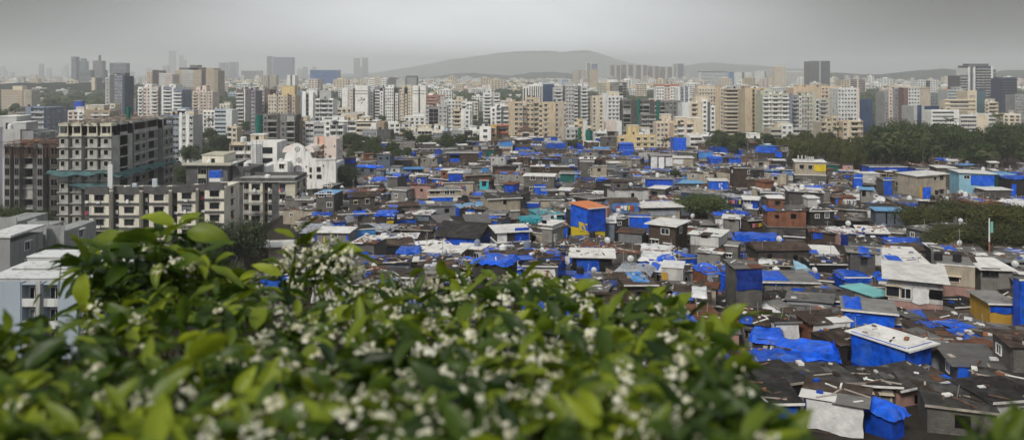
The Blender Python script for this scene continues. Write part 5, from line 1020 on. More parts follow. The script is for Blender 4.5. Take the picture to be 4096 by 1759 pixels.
# far woods between the blocks: one mass
b = MB()
for _ in range(5600):
    t = rt.random(); Y = 1000*exp(t*math.log(4200/1000)); px = rt.uniform(-200, 4300); x = X_of(px, Y); s = rt.uniform(7, 19); h = rt.uniform(7, 15)
    if not clear(x, Y, 6): continue
    n = len(b.v); k = b.mi('foliage')
    for i in range(6):
        a = i*pi/3; b.v.append((x+s*cos(a)*rt.uniform(.7, 1), Y+s*sin(a)*rt.uniform(.7, 1), 0)); b.v.append((x+s*.7*cos(a+.4)*rt.uniform(.6, 1), Y+s*.7*sin(a+.4)*rt.uniform(.6, 1), h*rt.uniform(.55, 1)))
    b.v.append((x, Y, h))
    for i in range(6):
        j = (i+1) % 6; b.f.append((n+2*i, n+2*j, n+2*j+1, n+2*i+1)); b.m.append(k); b.f.append((n+2*i+1, n+2*j+1, n+12)); b.m.append(k)
setp(b.build('distant_trees'), kind='stuff', label='dark green tree cover fading out between the far blocks', cat='trees')
# palms
def palm_crown(seed):
    r = random.Random(seed); b = MB()
    for i in range(22):
        a = i*2.4+r.random()*.4; el = r.uniform(-.1, 1.1); L = r.uniform(2.6, 3.4); pts = []
        for k in range(8):
            t = k/7; ang = el-t*t*1.7; pts.append((L*t*(.75+.25*cos(ang)), L*(sin(el)*t-.62*t*t)))
        for k in range(7):
            (r0, z0), (r1, z1) = pts[k], pts[k+1]; w = .5*sin(pi*(k+.8)/8.2)+.06
            for s in (-1, 1):
                for q in range(2):
                    f0 = q/2; f1 = f0+.36; ra, rb = lerp(r0, r1, f0), lerp(r0, r1, f1); za, zb = lerp(z0, z1, f0), lerp(z0, z1, f1)
                    pa = (ra*cos(a), ra*sin(a), za); pb = (rb*cos(a), rb*sin(a), zb); ox, oy = -sin(a)*s*w, cos(a)*s*w
                    b.poly([pa, pb, (pb[0]+ox+cos(a)*.2, pb[1]+oy+sin(a)*.2, zb-w*.55), (pa[0]+ox+cos(a)*.2, pa[1]+oy+sin(a)*.2, za-w*.55)], 'foliage_palm')
    return b.mesh('crown')
PC = [palm_crown(1), palm_crown(2), palm_crown(3)]
def palm(px, pt, Y, label, sc=1.0):
    x = X_of(px, Y); zg = terr(x, Y); H = max(5, Z_of(pt, Y)-zg-1.2*sc); o = thing('palm_tree', label, 'palm tree', (x, Y, zg)); b = MB(); lx = rt.uniform(-.8, .8)
    for i in range(5): b.tube((lx*(i/5)**2, 0, H*i/5), (lx*((i+1)/5)**2, 0, H*(i+1)/5), .2-.02*i, .18-.02*i, 'bark', 7, False)
    b.build('trunk', o); put(rt.choice(PC), 'crown', o, (lx, 0, H), rt.uniform(0, 6), (sc, sc, sc)); return o
for px, pt, Y, lb in ((3690, 528, 274, 'palm with drooping fronds in the middle of the palm grove'), (3568, 524, 278, 'palm left of the central grove palm, above the blue shanty roofs'), (3800, 470, 420, 'tall palm beneath the low white curved-window building'), (3990, 452, 400, 'tall palm at the right below the plain dark tower'), (3960, 600, 274, 'palm with long arching fronds near the right edge'), (3740, 575, 279, 'short palm right of the central grove palm'), (3520, 560, 275, 'low palm at the left end of the palm grove'),
                      (2855, 520, 415, 'palm beside the lowest cream terrace house'), (2862, 570, 375, 'shorter palm at the back edge of the shanties'), (3062, 530, 420, 'palm behind the white cube house'), (3230, 520, 440, 'palm in front of the old grey-cream flats'), (3355, 505, 430, 'palm in front of the cream old flats'), (2660, 548, 405, 'small palm before the low cream terraces'),
                      (2030, 570, 430, 'palm against the left edge of the beige left wing'), (2150, 575, 425, 'palm in front of the beige gabled block'), (2180, 590, 420, 'small palm before the broad beige wing'), (840, 470, 520, 'palm in the grove by the pink-beige tower'), (1412, 575, 350, 'palm in the grove right of the pink house-tower'), (1610, 480, 520, 'palm at the foot of the long white complex')):
    palm(px, pt, Y, lb, 1.3 if Y < 300 else 1.15)
# ================================================================ the shanty town
rs = random.Random(11)
def wrinkled(w, h, m, amp=.10, r=None, nu=7, nv=5, slack=0.0):
    """a hanging sheet, w wide and h tall, in the x-z plane hanging from z=0 down"""
    r = r or rs; ph = r.uniform(0, 9); b = MB()
    def fn(u, v):
        x = -w/2+w*u+.05*sin(9*v+ph); k = noise.noise(Vector((u*w*.9+ph, v*h*.7, ph)))*amp*1.6+sin(u*w*2.4+ph)*amp*.35*v
        return (x, -.06-abs(k)-slack*sin(pi*v), -h*v+(.12*sin(u*7+ph) if v > .95 else 0))
    b.grid(fn, nu, nv, m); return b
def draped(w, d, m, over=.3, amp=.12, r=None, drop=.5):
    """a sheet laid over a roof w x d, edges hanging a little; top at z=0"""
    r = r or rs; ph = r.uniform(0, 9); b = MB()
    def fn(u, v):
        x, y = (u-.5)*(w+2*over), (v-.5)*(d+2*over); e = max(abs(u-.5), abs(v-.5))*2
        z = .06+abs(noise.noise(Vector((x*.7+ph, y*.7, ph))))*amp*2.2
        if e > .93: z = -drop*r.uniform(.3, 1.0)
        return (x*(1+.03*sin(ph+y)), y*(1+.03*cos(ph+x)), z)
    b.grid(fn, 9, 9, m); return b
WIN = {}
def hut_window(kind, w, h):
    fr, pn, sh, mu = dict(white=('frame_white', 'pane', False, 2), shaded=('frame_white', 'pane', True, 2), hole=(None, 'void', False, 1), dark=('frame_dark', 'pane', True, 2), cream=('p_cream', 'pane', True, 1))[kind]
    return cached(('window', kind, w, h), lambda: window_mb(w, h, fr, pn, sh, mu))[1]
DOORS = {k: (lambda b: (b.box(-.45, .45, -.05, 0, 0, 1.95, k), b.box(-.52, -.45, -.08, 0, 0, 2.02, 'frame_dark'), b.box(.45, .52, -.08, 0, 0, 2.02, 'frame_dark'), b.box(-.52, .52, -.08, 0, 2.0, 2.08, 'frame_dark'), b)[-1])(MB()).mesh('door') for k in ('void', 'p_bluegrey', 'p_maroon', 'w_tin', 'w_mint')}
def junk_mb(w, d, r, n):
    b = MB()
    for _ in range(n):
        x, y, a = r.uniform(-w/2, w/2), r.uniform(-d/2, d/2), r.uniform(0, pi); q = MB(); t = r.random()
        if t < .45: L = r.uniform(.5, 2.4); q.box(-L/2, L/2, -.07, .07, 0, .07, r.choice(('plank', 'edge_white', 'timber', 'timber', 'plank', 'r_brown')))
        elif t < .85: s = r.uniform(.12, .42); q.box(-s, s, -s*.6, s*.6, 0, r.uniform(.05, .25), r.choice(('edge_white', 'plank', 'r_cement', 'r_brown', 'tarp_white', 'tarp_blue', 'p_rust')))
        elif t < .93: s = r.uniform(.4, .95); q.box(-s, s, -s*.5, s*.5, 0, .04, r.choice(('r_tin', 'r_tin', 'r_cement', 'edge_white', 'r_rust', 'r_brown')))
        else: q.tube((0, 0, 0), (r.uniform(-.3, .3), 0, r.uniform(.6, 1.6)), .04, .04, 'pole_metal', 4)
        b.add(q, TR(x, y, r.uniform(0, .05), a))
    return b
def hut(name, label, cat, x, y, w, d, hgt, yaw, wallm='w_plaster', roof='slab', roofm='r_cement', low=None, tarps=(), wins=(), pitch=0.0, over=.35, junk=0, z0=None, group=None, land=None, edge='edge_white', look=None, r=None, door=None, foot=True, dirp=0.0, sidewall=None, slabline=True, top=None):
    """x,y: middle of the front foot. wins: (face, fx, z, kind, w, h). tarps: (face, f0, f1, z0, z1, material)"""
    r = r or rs; a = radians(yaw); zg = min(terr(x, y), terr(x, y+d))-.4 if z0 is None else z0; o = thing(name, label, cat, (x, y, zg), a, group)
    wl = MB(); h0 = 0
    dz = pitch*d*.5; dx = dirp*w*.5
    zt = lambda px, py: hgt+(py/d-.5)*2*dz+(px/(w/2))*dx
    if low:
        h0 = low[1]; lb = MB(); lb.box(-w/2+.02, w/2-.02, .02, d-.02, 0, h0-.08, low[0]); lb.build('lower_wall', o)
        if slabline: sb = MB(); sb.box(-w/2-.22, w/2+.22, -.3, d+.1, h0-.1, h0+.06, edge); sb.build('floor_slab', o)
    wm = wallm
    wl.hexa([(-w/2, 0, h0), (w/2, 0, h0), (w/2, d, h0), (-w/2, d, h0), (-w/2, 0, zt(-w/2, 0)), (w/2, 0, zt(w/2, 0)), (w/2, d, zt(w/2, d)), (-w/2, d, zt(-w/2, d))], wm)
    wl.build('wall', o)
    rb = MB(); ov = over; e = .10 if roof != 'sheet' else .05
    def rtop(px, py): return zt(px, py)+.02
    if roof in ('slab', 'sheet'):
        P = [(-w/2-ov, -ov*1.3), (w/2+ov, -ov*1.3), (w/2+ov, d+ov), (-w/2-ov, d+ov)]
        rb.hexa([(px, py, rtop(px, py)) for px, py in P]+[(px, py, rtop(px, py)+e) for px, py in P], roofm)
        if edge and roof == 'slab':
            rb.hexa([(-w/2-ov-.03, -ov*1.3-.06, rtop(-w/2, -ov)-.05), (w/2+ov+.03, -ov*1.3-.06, rtop(w/2, -ov)-.05), (w/2+ov+.03, -ov*1.3-.003, rtop(w/2, -ov)-.05), (-w/2-ov-.03, -ov*1.3-.003, rtop(-w/2, -ov)-.05),
                     (-w/2-ov-.03, -ov*1.3-.06, rtop(-w/2, -ov)+e+.03), (w/2+ov+.03, -ov*1.3-.06, rtop(w/2, -ov)+e+.03), (w/2+ov+.03, -ov*1.3-.003, rtop(w/2, -ov)+e+.03), (-w/2-ov-.03, -ov*1.3-.003, rtop(-w/2, -ov)+e+.03)], edge)
    elif roof == 'sheets':       # overlapping loose sheets
        n = max(2, int(w/1.6))
        rb.hexa([(px, py, rtop(px, py)-.04) for px, py in ((-w/2, 0), (w/2, 0), (w/2, d), (-w/2, d))]+[(px, py, rtop(px, py)) for px, py in ((-w/2, 0), (w/2, 0), (w/2, d), (-w/2, d))], 'r_black')
        for i in range(n):
            for j in range(2):
                xa, xb = lerp(-w/2-ov, w/2+ov, i/n)-.15, lerp(-w/2-ov, w/2+ov, (i+1)/n)+.1; ya, yb = (-ov, d*.55) if j == 0 else (d*.45, d+ov); ya += r.uniform(-.25, .2); t = .03+.05*r.random()+.04*j
                m2 = roofm if r.random() < .7 else r.choice(('r_rust', 'r_tin', 'r_brown', 'r_cement', 'r_white', 'tarp_blue', 'tarp_blue'))
                P = [(xa, ya), (xb, ya), (xb, yb), (xa, yb)]; rb.hexa([(px, py, rtop(px, py)+t) for px, py in P]+[(px, py, rtop(px, py)+t+.04) for px, py in P], m2)
    elif roof == 'gable':
        hh = w*.16; rb.prism([(-w/2-ov, hgt-.05), (w/2+ov, hgt-.05), (w/2+ov, hgt+.03), (0, hgt+hh), (-w/2-ov, hgt+.03)], -ov, d+ov, roofm)
    elif roof == 'gabley':
        hh = d*.16; n = len(rb.v); rb.v += [(-w/2-ov, -ov, hgt), (w/2+ov, -ov, hgt), (w/2+ov, d/2, hgt+hh), (-w/2-ov, d/2, hgt+hh), (-w/2-ov, d+ov, hgt), (w/2+ov, d+ov, hgt)]
        k = rb.mi(roofm); rb.f += [(n, n+1, n+2, n+3), (n+3, n+2, n+5, n+4), (n, n+3, n+4), (n+1, n+5, n+2), (n, n+4, n+5, n+1)]; rb.m += [k]*5
    if roof == 'draped': rb = draped(w, d, roofm, ov, .22, r); T = Matrix.Translation((0, d/2, hgt)); rb.v = [(p[0], p[1]+d/2, p[2]+rtop(max(-w/2, min(w/2, p[0])), max(0, min(d, p[1]+d/2)))) for p in rb.v]
    rb.build('roof', o)
    if junk:
        jb = junk_mb(w, d, r, junk); jb.v = [(p[0], p[1]+d/2, p[2]+rtop(p[0], p[1]+d/2)+.1) for p in jb.v]; JUNK.append((jb, Matrix.Translation((x, y, zg)) @ Matrix.Rotation(a, 4, 'Z')))
    for t in tarps:
        face, f0, f1, za, zb_, m = t[:6]; h = zb_-za
        if face == 'top':
            q = draped(w*(f1-f0), d*(zb_-za), m, .25, .16, r, .7); ox = -w/2+w*(f0+f1)/2; oy = d*(za+zb_)/2
            q.v = [(p[0]+ox, p[1]+oy, p[2]+rtop(p[0]+ox, p[1]+oy)+e+.02) for p in q.v]; q.build('tarpaulin', o, smooth=True); continue
        span = w if face in 'fb' else d; q = wrinkled(span*(f1-f0), h, m, .1, r, max(5, int(span*(f1-f0)*1.3)), 5)
        if face == 'f': q.build('tarpaulin', o, (-w/2+w*(f0+f1)/2, -.03, zb_), 0, True)
        elif face == 'r': q.build('tarpaulin', o, (w/2+.03, d*(f0+f1)/2, zb_), pi/2, True)
        elif face == 'l': q.build('tarpaulin', o, (-w/2-.03, d*(f0+f1)/2, zb_), -pi/2, True)
    if top:      # small room built on top
        tw, td, th, tm, tr_, tx = top; q = MB(); zz = rtop(0, d*.6)+.06
        q.box(tx-tw/2, tx+tw/2, d*.98-td, d*.98, zz-.3, zz+th, tm); ur = q.build('upper_room', o); q = MB(); q.hexa([(tx+a_*(tw/2+.3), yy_, zz+th+k_) for k_ in (0.01,) for a_, yy_ in ((-1, d*.98-td-.4), (1, d*.98-td-.4), (1, d*.98+.2), (-1, d*.98+.2))]+[(tx+a_*(tw/2+.3), yy_, zz+th+k_) for a_, yy_, k_ in ((-1, d*.98-td-.4, .1), (1, d*.98-td-.4, .16), (1, d*.98+.2, .3), (-1, d*.98+.2, .24))], tr_); q.build('roof', ur)
        if r.random() < .6: put(hut_window(r.choice(('white', 'hole', 'dark')), .8, .7), 'window', ur, (tx+r.uniform(-.2, .2)*tw, d*.98-td, zz+th-1.35))
    for f, fx, z, kind, ww, hh in wins:
        me = hut_window(kind, ww, hh)
        if f == 'f': put(me, 'window', o, (-w/2+w*fx, 0, z))
        elif f == 'r': put(me, 'window', o, (w/2, d*fx, z), pi/2)
        elif f == 'l': put(me, 'window', o, (-w/2, d*fx, z), -pi/2)
    if door: f, fx, dm, z = door; put(DOORS[dm], 'door', o, (-w/2+w*fx, 0, z) if f == 'f' else ((w/2, d*fx, z) if f == 'r' else (-w/2, d*fx, z)), 0 if f == 'f' else (pi/2 if f == 'r' else -pi/2))
    if land: HUTL.append((x, y+d/2, land))
    if foot: HF.append((x-sin(a)*d/2, y+cos(a)*d/2, max(w, d)*.56))
    o['_h'] = hgt
    return o
HUTL = []; HF = list(TF); JUNK = []
GRP = 'shanty houses of the hillside settlement'
def HH(name, label, cat, x0, x1, yt, yb, dpx=None, yaw=0, d=None, **k):
    """hero hut from its span in the photo: yt is the front roof edge, yb the row where its foot meets the ground"""
    # find the distance at which the ground lies on row yb
    Y = 60.0
    while Y < 470 and HY+F*(CZ-terr(X_of((x0+x1)/2, Y), Y))/Y > yb: Y += .5
    s = Y/F; W0 = (x1-x0)*s; d = d or W0*.7; a = radians(yaw); w = max(1.5, (W0-d*abs(sin(a)))/cos(a)) if yaw else W0
    cxs = [sx*w/2*cos(a)-dy*sin(a) for sx in (-1, 1) for dy in (0, d)]; ys = [sx*w/2*sin(a)+dy*cos(a) for sx in (-1, 1) for dy in (0, d)]
    x = X_of((x0+x1)/2, Y)-(min(cxs)+max(cxs))/2; y = Y-min(ys); zg = min(terr(x, y), terr(x, y+d))-.4; h = Z_of(yt, Y)-zg; RECT.append((x0, x1, yt-6, yb, Y))
    return hut(name, label, cat, x, y, w, d, h, yaw, z0=zg, **k)
b3 = 'tarp_blue'
HH('brick_house', 'brown block house with a flat white roof and white-framed windows', 'house', 2605, 2775, 905, 1012, yaw=-33, d=6.2, wallm='w_brown', low=('w_brown', 3.0), slabline=False, roofm='r_white', over=.55, land='the brown block house', wins=[('f', .62, 3.9, 'white', 1.5, 1.0), ('f', .25, 1.3, 'shaded', 1.3, 1.3), ('f', .72, 1.2, 'shaded', 1.3, .9), ('r', .42, 3.9, 'white', 1.1, 1.0)])
o = HH('tarp_house', 'blue tarp-walled house under an orange flat roof', 'house', 2292, 2425, 832, 978, yaw=28, d=6.4, wallm='tarp_blue', low=('w_yellow', 3.3), slabline=False, roof='slab', roofm='r_orange', edge='edge_white', over=.5, pitch=.03, land='the orange-roofed tarp house', tarps=[('f', 0, 1, 3.0, 7.0, 'tarp_deep'), ('l', 0, 1, 3.3, 7.2, b3), ('r', 0, 1, 3, 7.1, b3), ('l', .0, .5, 2.9, 4.6, 'tarp_yellow')])
HH('tarp_house', 'black house with a wide blue tarp front and a patchy white roof', 'house', 2290, 2462, 1028, 1122, yaw=-6, d=5.2, wallm='tarp_black', roofm='r_white', over=.6, land='the black and blue tarp house', junk=10, tarps=[('f', .12, .68, .7, 3.9, b3)])
HH('plaster_house', 'house with a white end wall, a blue shutter window and tarp side', 'house', 1962, 2118, 926, 1006, yaw=14, d=5.0, wallm='w_dark', low=('w_bluegrey', 2.2), roofm='r_white', over=.5, pitch=.05, land='the white-ended house', tarps=[('f', .0, .30, .6, 5.0, 'tarp_white'), ('f', .55, 1, 2.3, 4.8, 'tarp_deep')], wins=[('f', .14, 2.3, 'white', .9, 1.8)])
HH('tarp_house', 'turquoise tarp-roofed shed littered with white planks', 'shed', 2120, 2252, 860, 905, yaw=24, d=6, wallm='tarp_teal', roof='slab', roofm='tarp_teal', edge='edge_white', pitch=.06, junk=34, land='the turquoise tarp shed')
o = HH('tarp_house', 'low house under a draped turquoise sheet with white lettering', 'house', 2078, 2172, 880, 928, d=5, yaw=10, wallm='tarp_teal', roof='draped', roofm='tarp_teal', tarps=[('f', 0, 1, 0.3, 3.2, 'tarp_teal')])
for i, ch in enumerate('GrOUF'): lettering(ch, .95, 'letter_white', o, (1.0+.1*i, -.34, 2.4-i*.62), 0, .02, rot=(pi/2, radians(80), 0))
o = HH('panel_house', 'grey house with white roof and white panel cladding upstairs', 'house', 2168, 2255, 900, 1000, yaw=-30, d=4.4, wallm='w_white', low=('w_plaster', 4.5), roofm='r_white', over=.5, land='the white-panelled house', tarps=[('l', .1, .9, 4.7, 6.6, 'tarp_white')], wins=[('f', .25, 5.2, 'hole', 1.0, .8), ('r', .3, 2.0, 'white', .9, 1.2)])
lettering('FUR', .75, 'letter_black', o, (-o.children[0].dimensions.x/2-.3 if False else -2.6, 1.2, 5.2), 0, .02, rot=(pi/2, pi/2, -pi/2))
HH('concrete_house', 'pale grey concrete house with a white segmented roof right of the brown block house', 'house', 2774, 2944, 948, 1046, yaw=-28, d=6.5, wallm='w_white', low=('w_plaster', 3.2), slabline=False, roof='sheets', roofm='r_white', over=.4, land='the pale concrete house', wins=[('f', .5, 4.6, 'hole', 1.2, .6)], junk=6)
HH('concrete_house', 'small plaster block stuck to the front of the pale concrete house', 'house', 2800, 2925, 1018, 1080, yaw=-30, d=3.6, wallm='w_plaster', roofm='r_white', over=.3, junk=8, roof='sheets')
HH('concrete_house', 'narrow grey house with open roof terrace, right of the pale concrete house', 'house', 2905, 2985, 985, 1075, yaw=-24, d=3.5, wallm='w_block', roofm='r_cement', over=.1, wins=[('f', .3, 2.4, 'shaded', .9, .5)])
HH('concrete_house', 'slim light grey house with one awning window above the blue tarps', 'house', 2898, 2980, 875, 952, yaw=-18, d=4, wallm='w_plaster', roofm='r_white', over=.35, land='the slim light grey house', wins=[('f', .55, 3.9, 'dark', 1.1, .6)], tarps=[('r', .1, .95, 1.5, 5.0, b3)])
HH('long_house', 'long grey two-storey house with pale upper wall and shuttered windows', 'house', 1700, 1842, 762, 832, yaw=8, d=6.5, wallm='w_cream', low=('w_dark', 3.4), roofm='r_cement', over=.35, land='the long cream-topped house', wins=[('f', .12, 4.2, 'cream', 1.3, 1.0), ('f', .28, 4.2, 'cream', 1.2, 1.0), ('f', .57, 4.0, 'white', 1.2, 1.1), ('f', .74, 4.0, 'white', 1.2, 1.1), ('r', .4, 4.0, 'hole', 1.2, 1.0)], tarps=[('f', .08, .72, .5, 3.3, b3), ('f', .76, .9, .2, 3.2, 'tarp_white')], junk=12)
HH('block_house', 'grey block tower house with a ragged blue tarp roof', 'house', 1547, 1618, 708, 790, yaw=-22, d=5.5, wallm='w_block', low=('w_cream', 3.0), roof='slab', roofm='r_cement', tarps=[('top', 0, 1, 0, 1, b3)], land='the ragged blue-roofed tower house', wins=[('f', .3, 6.2, 'dark', 1.1, .7), ('r', .5, 6.2, 'dark', 1.1, .7)])
HH('block_house', 'grey two-window house in front of the ragged blue-roofed tower house', 'house', 1562, 1652, 762, 832, yaw=-20, d=5, wallm='w_plaster', roofm='r_cement', wins=[('f', .3, 3.2, 'white', .9, .8), ('r', .4, 3.0, 'white', 1.2, 1.3)])
HH('tarp_tower', 'tall box wrapped in bright blue tarp at the back edge of the settlement', 'tarp shed', 2692, 2746, 552, 614, d=5, wallm='tarp_deep', roofm='r_cement', edge=None, over=.02, land='the tall blue tarp tower', tarps=[('f', 0, 1, .6, 8.2, b3), ('l', 0, 1, 1, 8.2, b3)], yaw=6)
HH('shed', 'cream sheet-walled box with a long white roof line', 'shed', 2686, 2778, 632, 678, yaw=-5, d=6, wallm='w_cream', roofm='r_white', over=.4, land='the cream sheet-walled box', tarps=[('f', .1, .55, 2.6, 4.4, 'tarp_white')])
HH('shed', 'open shed hung with long white sheets', 'shed', 2603, 2690, 622, 692, d=5, wallm='w_dark', roofm='r_cement', over=.4, tarps=[('f', 0, .3, .3, 6.5, 'tarp_white'), ('f', .36, .62, 2.2, 6.4, 'cloth_white'), ('f', .68, 1, 3, 6.3, 'tarp_white')], land='the shed of white hanging sheets')
o = HH('concrete_house', 'raw concrete house with a yellow cloth under its flat roof and posts on top', 'house', 3190, 3325, 650, 762, yaw=-14, d=7, wallm='w_cream', low=('w_block', 5.2), roofm='r_white', over=.3, land='the yellow-cloth house', wins=[('f', .22, 7.0, 'cream', 1.3, 1.3), ('f', .5, 7.0, 'cream', 1.2, 1.2), ('f', .45, 2.5, 'white', 1.1, 1.2), ('f', .85, 2.0, 'white', .9, 1.2), ('f', .1, 2.6, 'dark', 1.1, 1.2)], tarps=[('f', .62, 1.0, 6.4, 8.5, 'tarp_yellow')])
b = MB()
for i in range(9): b.box(-3.6+i*.55, -3.2+i*.55, 1.5, 1.9, o['_h']+.1, o['_h']+rs.choice((.6, 1.5, 1.9)), 'p_lgrey')
b.build('stub_column', o)
HH('concrete_house', 'beige three-storey house with a slanted white roof and a blue tarp bay', 'house', 3640, 3802, 702, 822, yaw=14, d=7, wallm='w_cream', low=('w_plaster', 3.0), slabline=False, roofm='r_white', dirp=.04, over=.5, land='the beige three-storey house', wins=[('f', .62, 7.2, 'cream', 1.0, .9), ('f', .85, 7.3, 'dark', .9, 1.0), ('f', .85, 3.6, 'dark', 1.0, .9), ('f', .68, 3.4, 'dark', .9, .9)], tarps=[('f', .2, .48, 2.0, 5.4, b3), ('f', .1, .2, .5, 5.6, 'w_orange')])
HH('plaster_house', 'light blue plastered house with a white roof and blue tarp upper corner', 'house', 3848, 3992, 694, 800, yaw=-9, d=7, wallm='w_lblue', roofm='r_white', over=.5, dirp=-.03, land='the light blue house', wins=[('f', .22, 6.4, 'white', 1.5, 1.0), ('f', .58, 2.6, 'white', 1.0, 1.2)], tarps=[('f', .33, 1.0, 4.6, 7.4, b3), ('r', 0, 1, 4.2, 7.2, b3)])
HH('block_house', 'cream-fronted block house with one dark window behind the beige three-storey house', 'house', 3752, 3838, 672, 770, yaw=-10, d=6, wallm='w_block', roofm='r_white', over=.3, wins=[('f', .3, 5.4, 'cream', 1.2, 1.1)])
HH('block_house', 'grey cube house with a pale roof in front of the light blue house', 'house', 3940, 4046, 760, 810, d=5, wallm='w_block', roofm='r_white', over=.3)
HH('green_shed', 'dark green sheet shed beside the light blue house at the right edge', 'shed', 4000, 4070, 700, 790, d=6, wallm='tarp_green', roofm='r_sky', over=.4)
HH('tarp_house', 'shed draped in arched blue tarp at the right edge', 'shed', 4045, 4140, 712, 800, d=6, wallm='w_dark', roof='draped', roofm=b3, tarps=[('f', 0, .2, .5, 5, b3)])
for x0, x1, yt, yb, lb in ((3478, 3545, 668, 735, 'left'), (3546, 3628, 668, 735, 'middle'), (3664, 3752, 676, 742, 'right')):
    HH('tarp_house', f'{lb} one of three long blue tarp sheds along the palm grove', 'tarp shed', x0, x1, yt, yb, d=6, wallm='tarp_deep', roofm='r_tin', over=.2, tarps=[('f', 0, 1, .5, 5.2, b3)], group='blue tarp sheds along the palm grove')
HH('brown_house', 'brown boarded house with two windows in front of the left blue tarp sheds', 'house', 3520, 3606, 688, 742, d=6, yaw=-8, wallm='w_brown', roofm='r_brown', wins=[('f', .25, 3.2, 'cream', 1.4, .9), ('f', .6, 3.0, 'cream', 1.2, .9)], roof='sheets')
HH('plaster_house', 'pale grey sheet-walled house left of the brown boarded house', 'house', 3444, 3520, 695, 746, d=5, wallm='w_white', roofm='r_white', over=.2)
HH('tarp_house', 'square hut wrapped in blue tarp below the left blue tarp shed', 'tarp shed', 3420, 3470, 713, 775, yaw=-18, d=5, wallm='tarp_deep', roofm='r_tin', tarps=[('f', 0, 1, .5, 6.3, b3), ('r', 0, 1, .5, 6.3, b3)], over=.1)
HH('block_house', 'grey house framed by two vertical blue tarps with a cream window', 'house', 3542, 3690, 722, 806, yaw=-6, d=6, wallm='w_block', roof='slab', roofm='r_cement', land='the blue-striped grey house', wins=[('f', .4, 4.9, 'cream', 1.6, 1.0)], tarps=[('f', .0, .22, 1, 7, b3), ('f', .5, .58, 1, 7, b3)])
HH('small_hut', 'small cabin under a sky-blue sheet roof', 'hut', 3450, 3515, 760, 835, yaw=-20, d=4, wallm='w_plaster', roof='slab', roofm='r_sky', edge='r_sky', over=.4, land='the sky-blue-roofed cabin', wins=[('f', .25, 3.6, 'hole', .9, 1.6)])
HH('long_shed', 'long grey panel shed under a pale blue sheet roof', 'shed', 3512, 3632, 845, 905, yaw=-10, d=4.5, wallm='w_bluegrey', roof='slab', roofm='r_sky', edge='r_sky', over=.4, land='the pale-blue-roofed panel shed', wins=[('f', .37, 1.0, 'hole', .35, 2.6), ('f', .66, 1.0, 'hole', .3, 2.6)])
o = HH('brick_house', 'low brick hut with a lettered banner and an orange heap on its roof', 'hut', 3342, 3425, 792, 838, d=5, wallm='w_rust', roof='sheets', roofm='r_rust', tarps=[('f', .0, .12, .5, 3.5, b3), ('f', .35, 1, 1.0, 3.2, 'tarp_white')])
lettering('UN', 2.0, 'letter_black', o, (.6, -.34, 1.5), 0, .02); lettering('T', 1.8, 'letter_grey', o, (2.6, -.34, 1.5), 0, .02)
HH('long_shed', 'wide dark shed with deep shaded front and brown sheet roof', 'shed', 3268, 3488, 883, 935, yaw=-4, d=8.5, wallm='tarp_black', low=('w_dark', 1.6), roof='sheets', roofm='r_brown', over=.5, land='the wide dark shed', junk=26)
HH('plaster_house', 'white house with patchy blue and white roof left of the wide dark shed', 'house', 3155, 3262, 868, 935, yaw=-12, d=5.5, wallm='w_white', roof='sheets', roofm='tarp_white', wins=[('f', .2, 2.8, 'dark', 1.6, .9)], tarps=[('f', -.03, .02, .5, 4.5, b3), ('top', 0, .6, .2, .9, 'tarp_blue')], junk=18, land='the patchy-roofed white house')
HH('plaster_house', 'house with blue lintel, white balcony panel and white roof', 'house', 2968, 3062, 800, 882, yaw=-22, d=5, wallm='tarp_deep', low=('w_block', 3.2), roofm='r_white', over=.4, land='the white-balcony house', tarps=[('f', 0, .72, 3.3, 4.3, 'tarp_white')], wins=[('f', .4, 4.5, 'white', 1.4, .9)])
HH('tarp_house', 'house draped with one broad dark blue tarp canopy', 'tarp shed', 2900, 3010, 858, 912, yaw=-6, d=5, wallm='w_dark', roof='draped', roofm='tarp_deep', tarps=[('f', 0, 1, 1.2, 3.3, b3)], junk=5)
HH('pavilion', 'open roof pavilion with pale balusters under a broad white canopy', 'house', 2562, 2722, 828, 905, yaw=6, d=6, wallm='w_cream', low=('w_dark', 1.5), roof='slab', roofm='r_white', over=.8, land='the white-canopied pavilion', tarps=[('f', .0, 1, 4.2, 5.0, 'tarp_black'), ('f', .1, .9, 2.9, 4.2, 'tarp_grey')])
HH('tarp_house', 'tall hut fully hung with blue tarp under a tin roof beside the pavilion', 'tarp shed', 2520, 2615, 868, 952, yaw=-8, d=5, wallm='tarp_deep', roofm='r_tin', over=.15, tarps=[('f', 0, 1, .5, 5.3, b3), ('l', 0, 1, .5, 5.3, b3)], land='the tall blue hut by the pavilion')
HH('shed', 'long striped panel shed with a brown sheet roof left of the brown block house', 'shed', 2478, 2600, 935, 1000, yaw=-20, d=4.5, wallm='w_tin', roof='sheets', roofm='r_brown', over=.3)
HH('plaster_house', 'grey hut with white laundry rails and patched white roof beside the orange-roofed tarp house', 'house', 2362, 2468, 893, 965, yaw=-6, d=5, wallm='w_bluegrey', roof='sheets', roofm='r_white', junk=16)
HH('block_house', 'grey block house with white roof and a mesh window', 'house', 2604, 2700, 756, 806, yaw=-28, d=6, wallm='w_block', roofm='r_white', over=.35, land='the mesh-window block house', wins=[('f', .3, 1.8, 'dark', 1.4, 1.3), ('r', .4, 2.2, 'hole', 1.0, 1.0)])
HH('shed', 'low hut under a sky-blue wavy sheet roof', 'hut', 2702, 2810, 733, 770, d=6, wallm='w_plaster', roof='slab', roofm='r_sky', edge='r_sky', over=.5, wins=[('f', .2, 1.5, 'hole', .9, .9), ('f', .4, 1.5, 'hole', .9, .9)], land='the wavy sky-blue roof hut')
HH('tarp_house', 'box hut hung with bright blue sheets under a pale roof above the lone round tree', 'tarp shed', 2840, 2920, 724, 775, yaw=-6, d=5, wallm='tarp_sky', roofm='r_white', over=.3, tarps=[('f', 0, 1, .5, 4.2, b3), ('f', .5, .7, .5, 3.6, 'tarp_white')], land='the blue box hut')
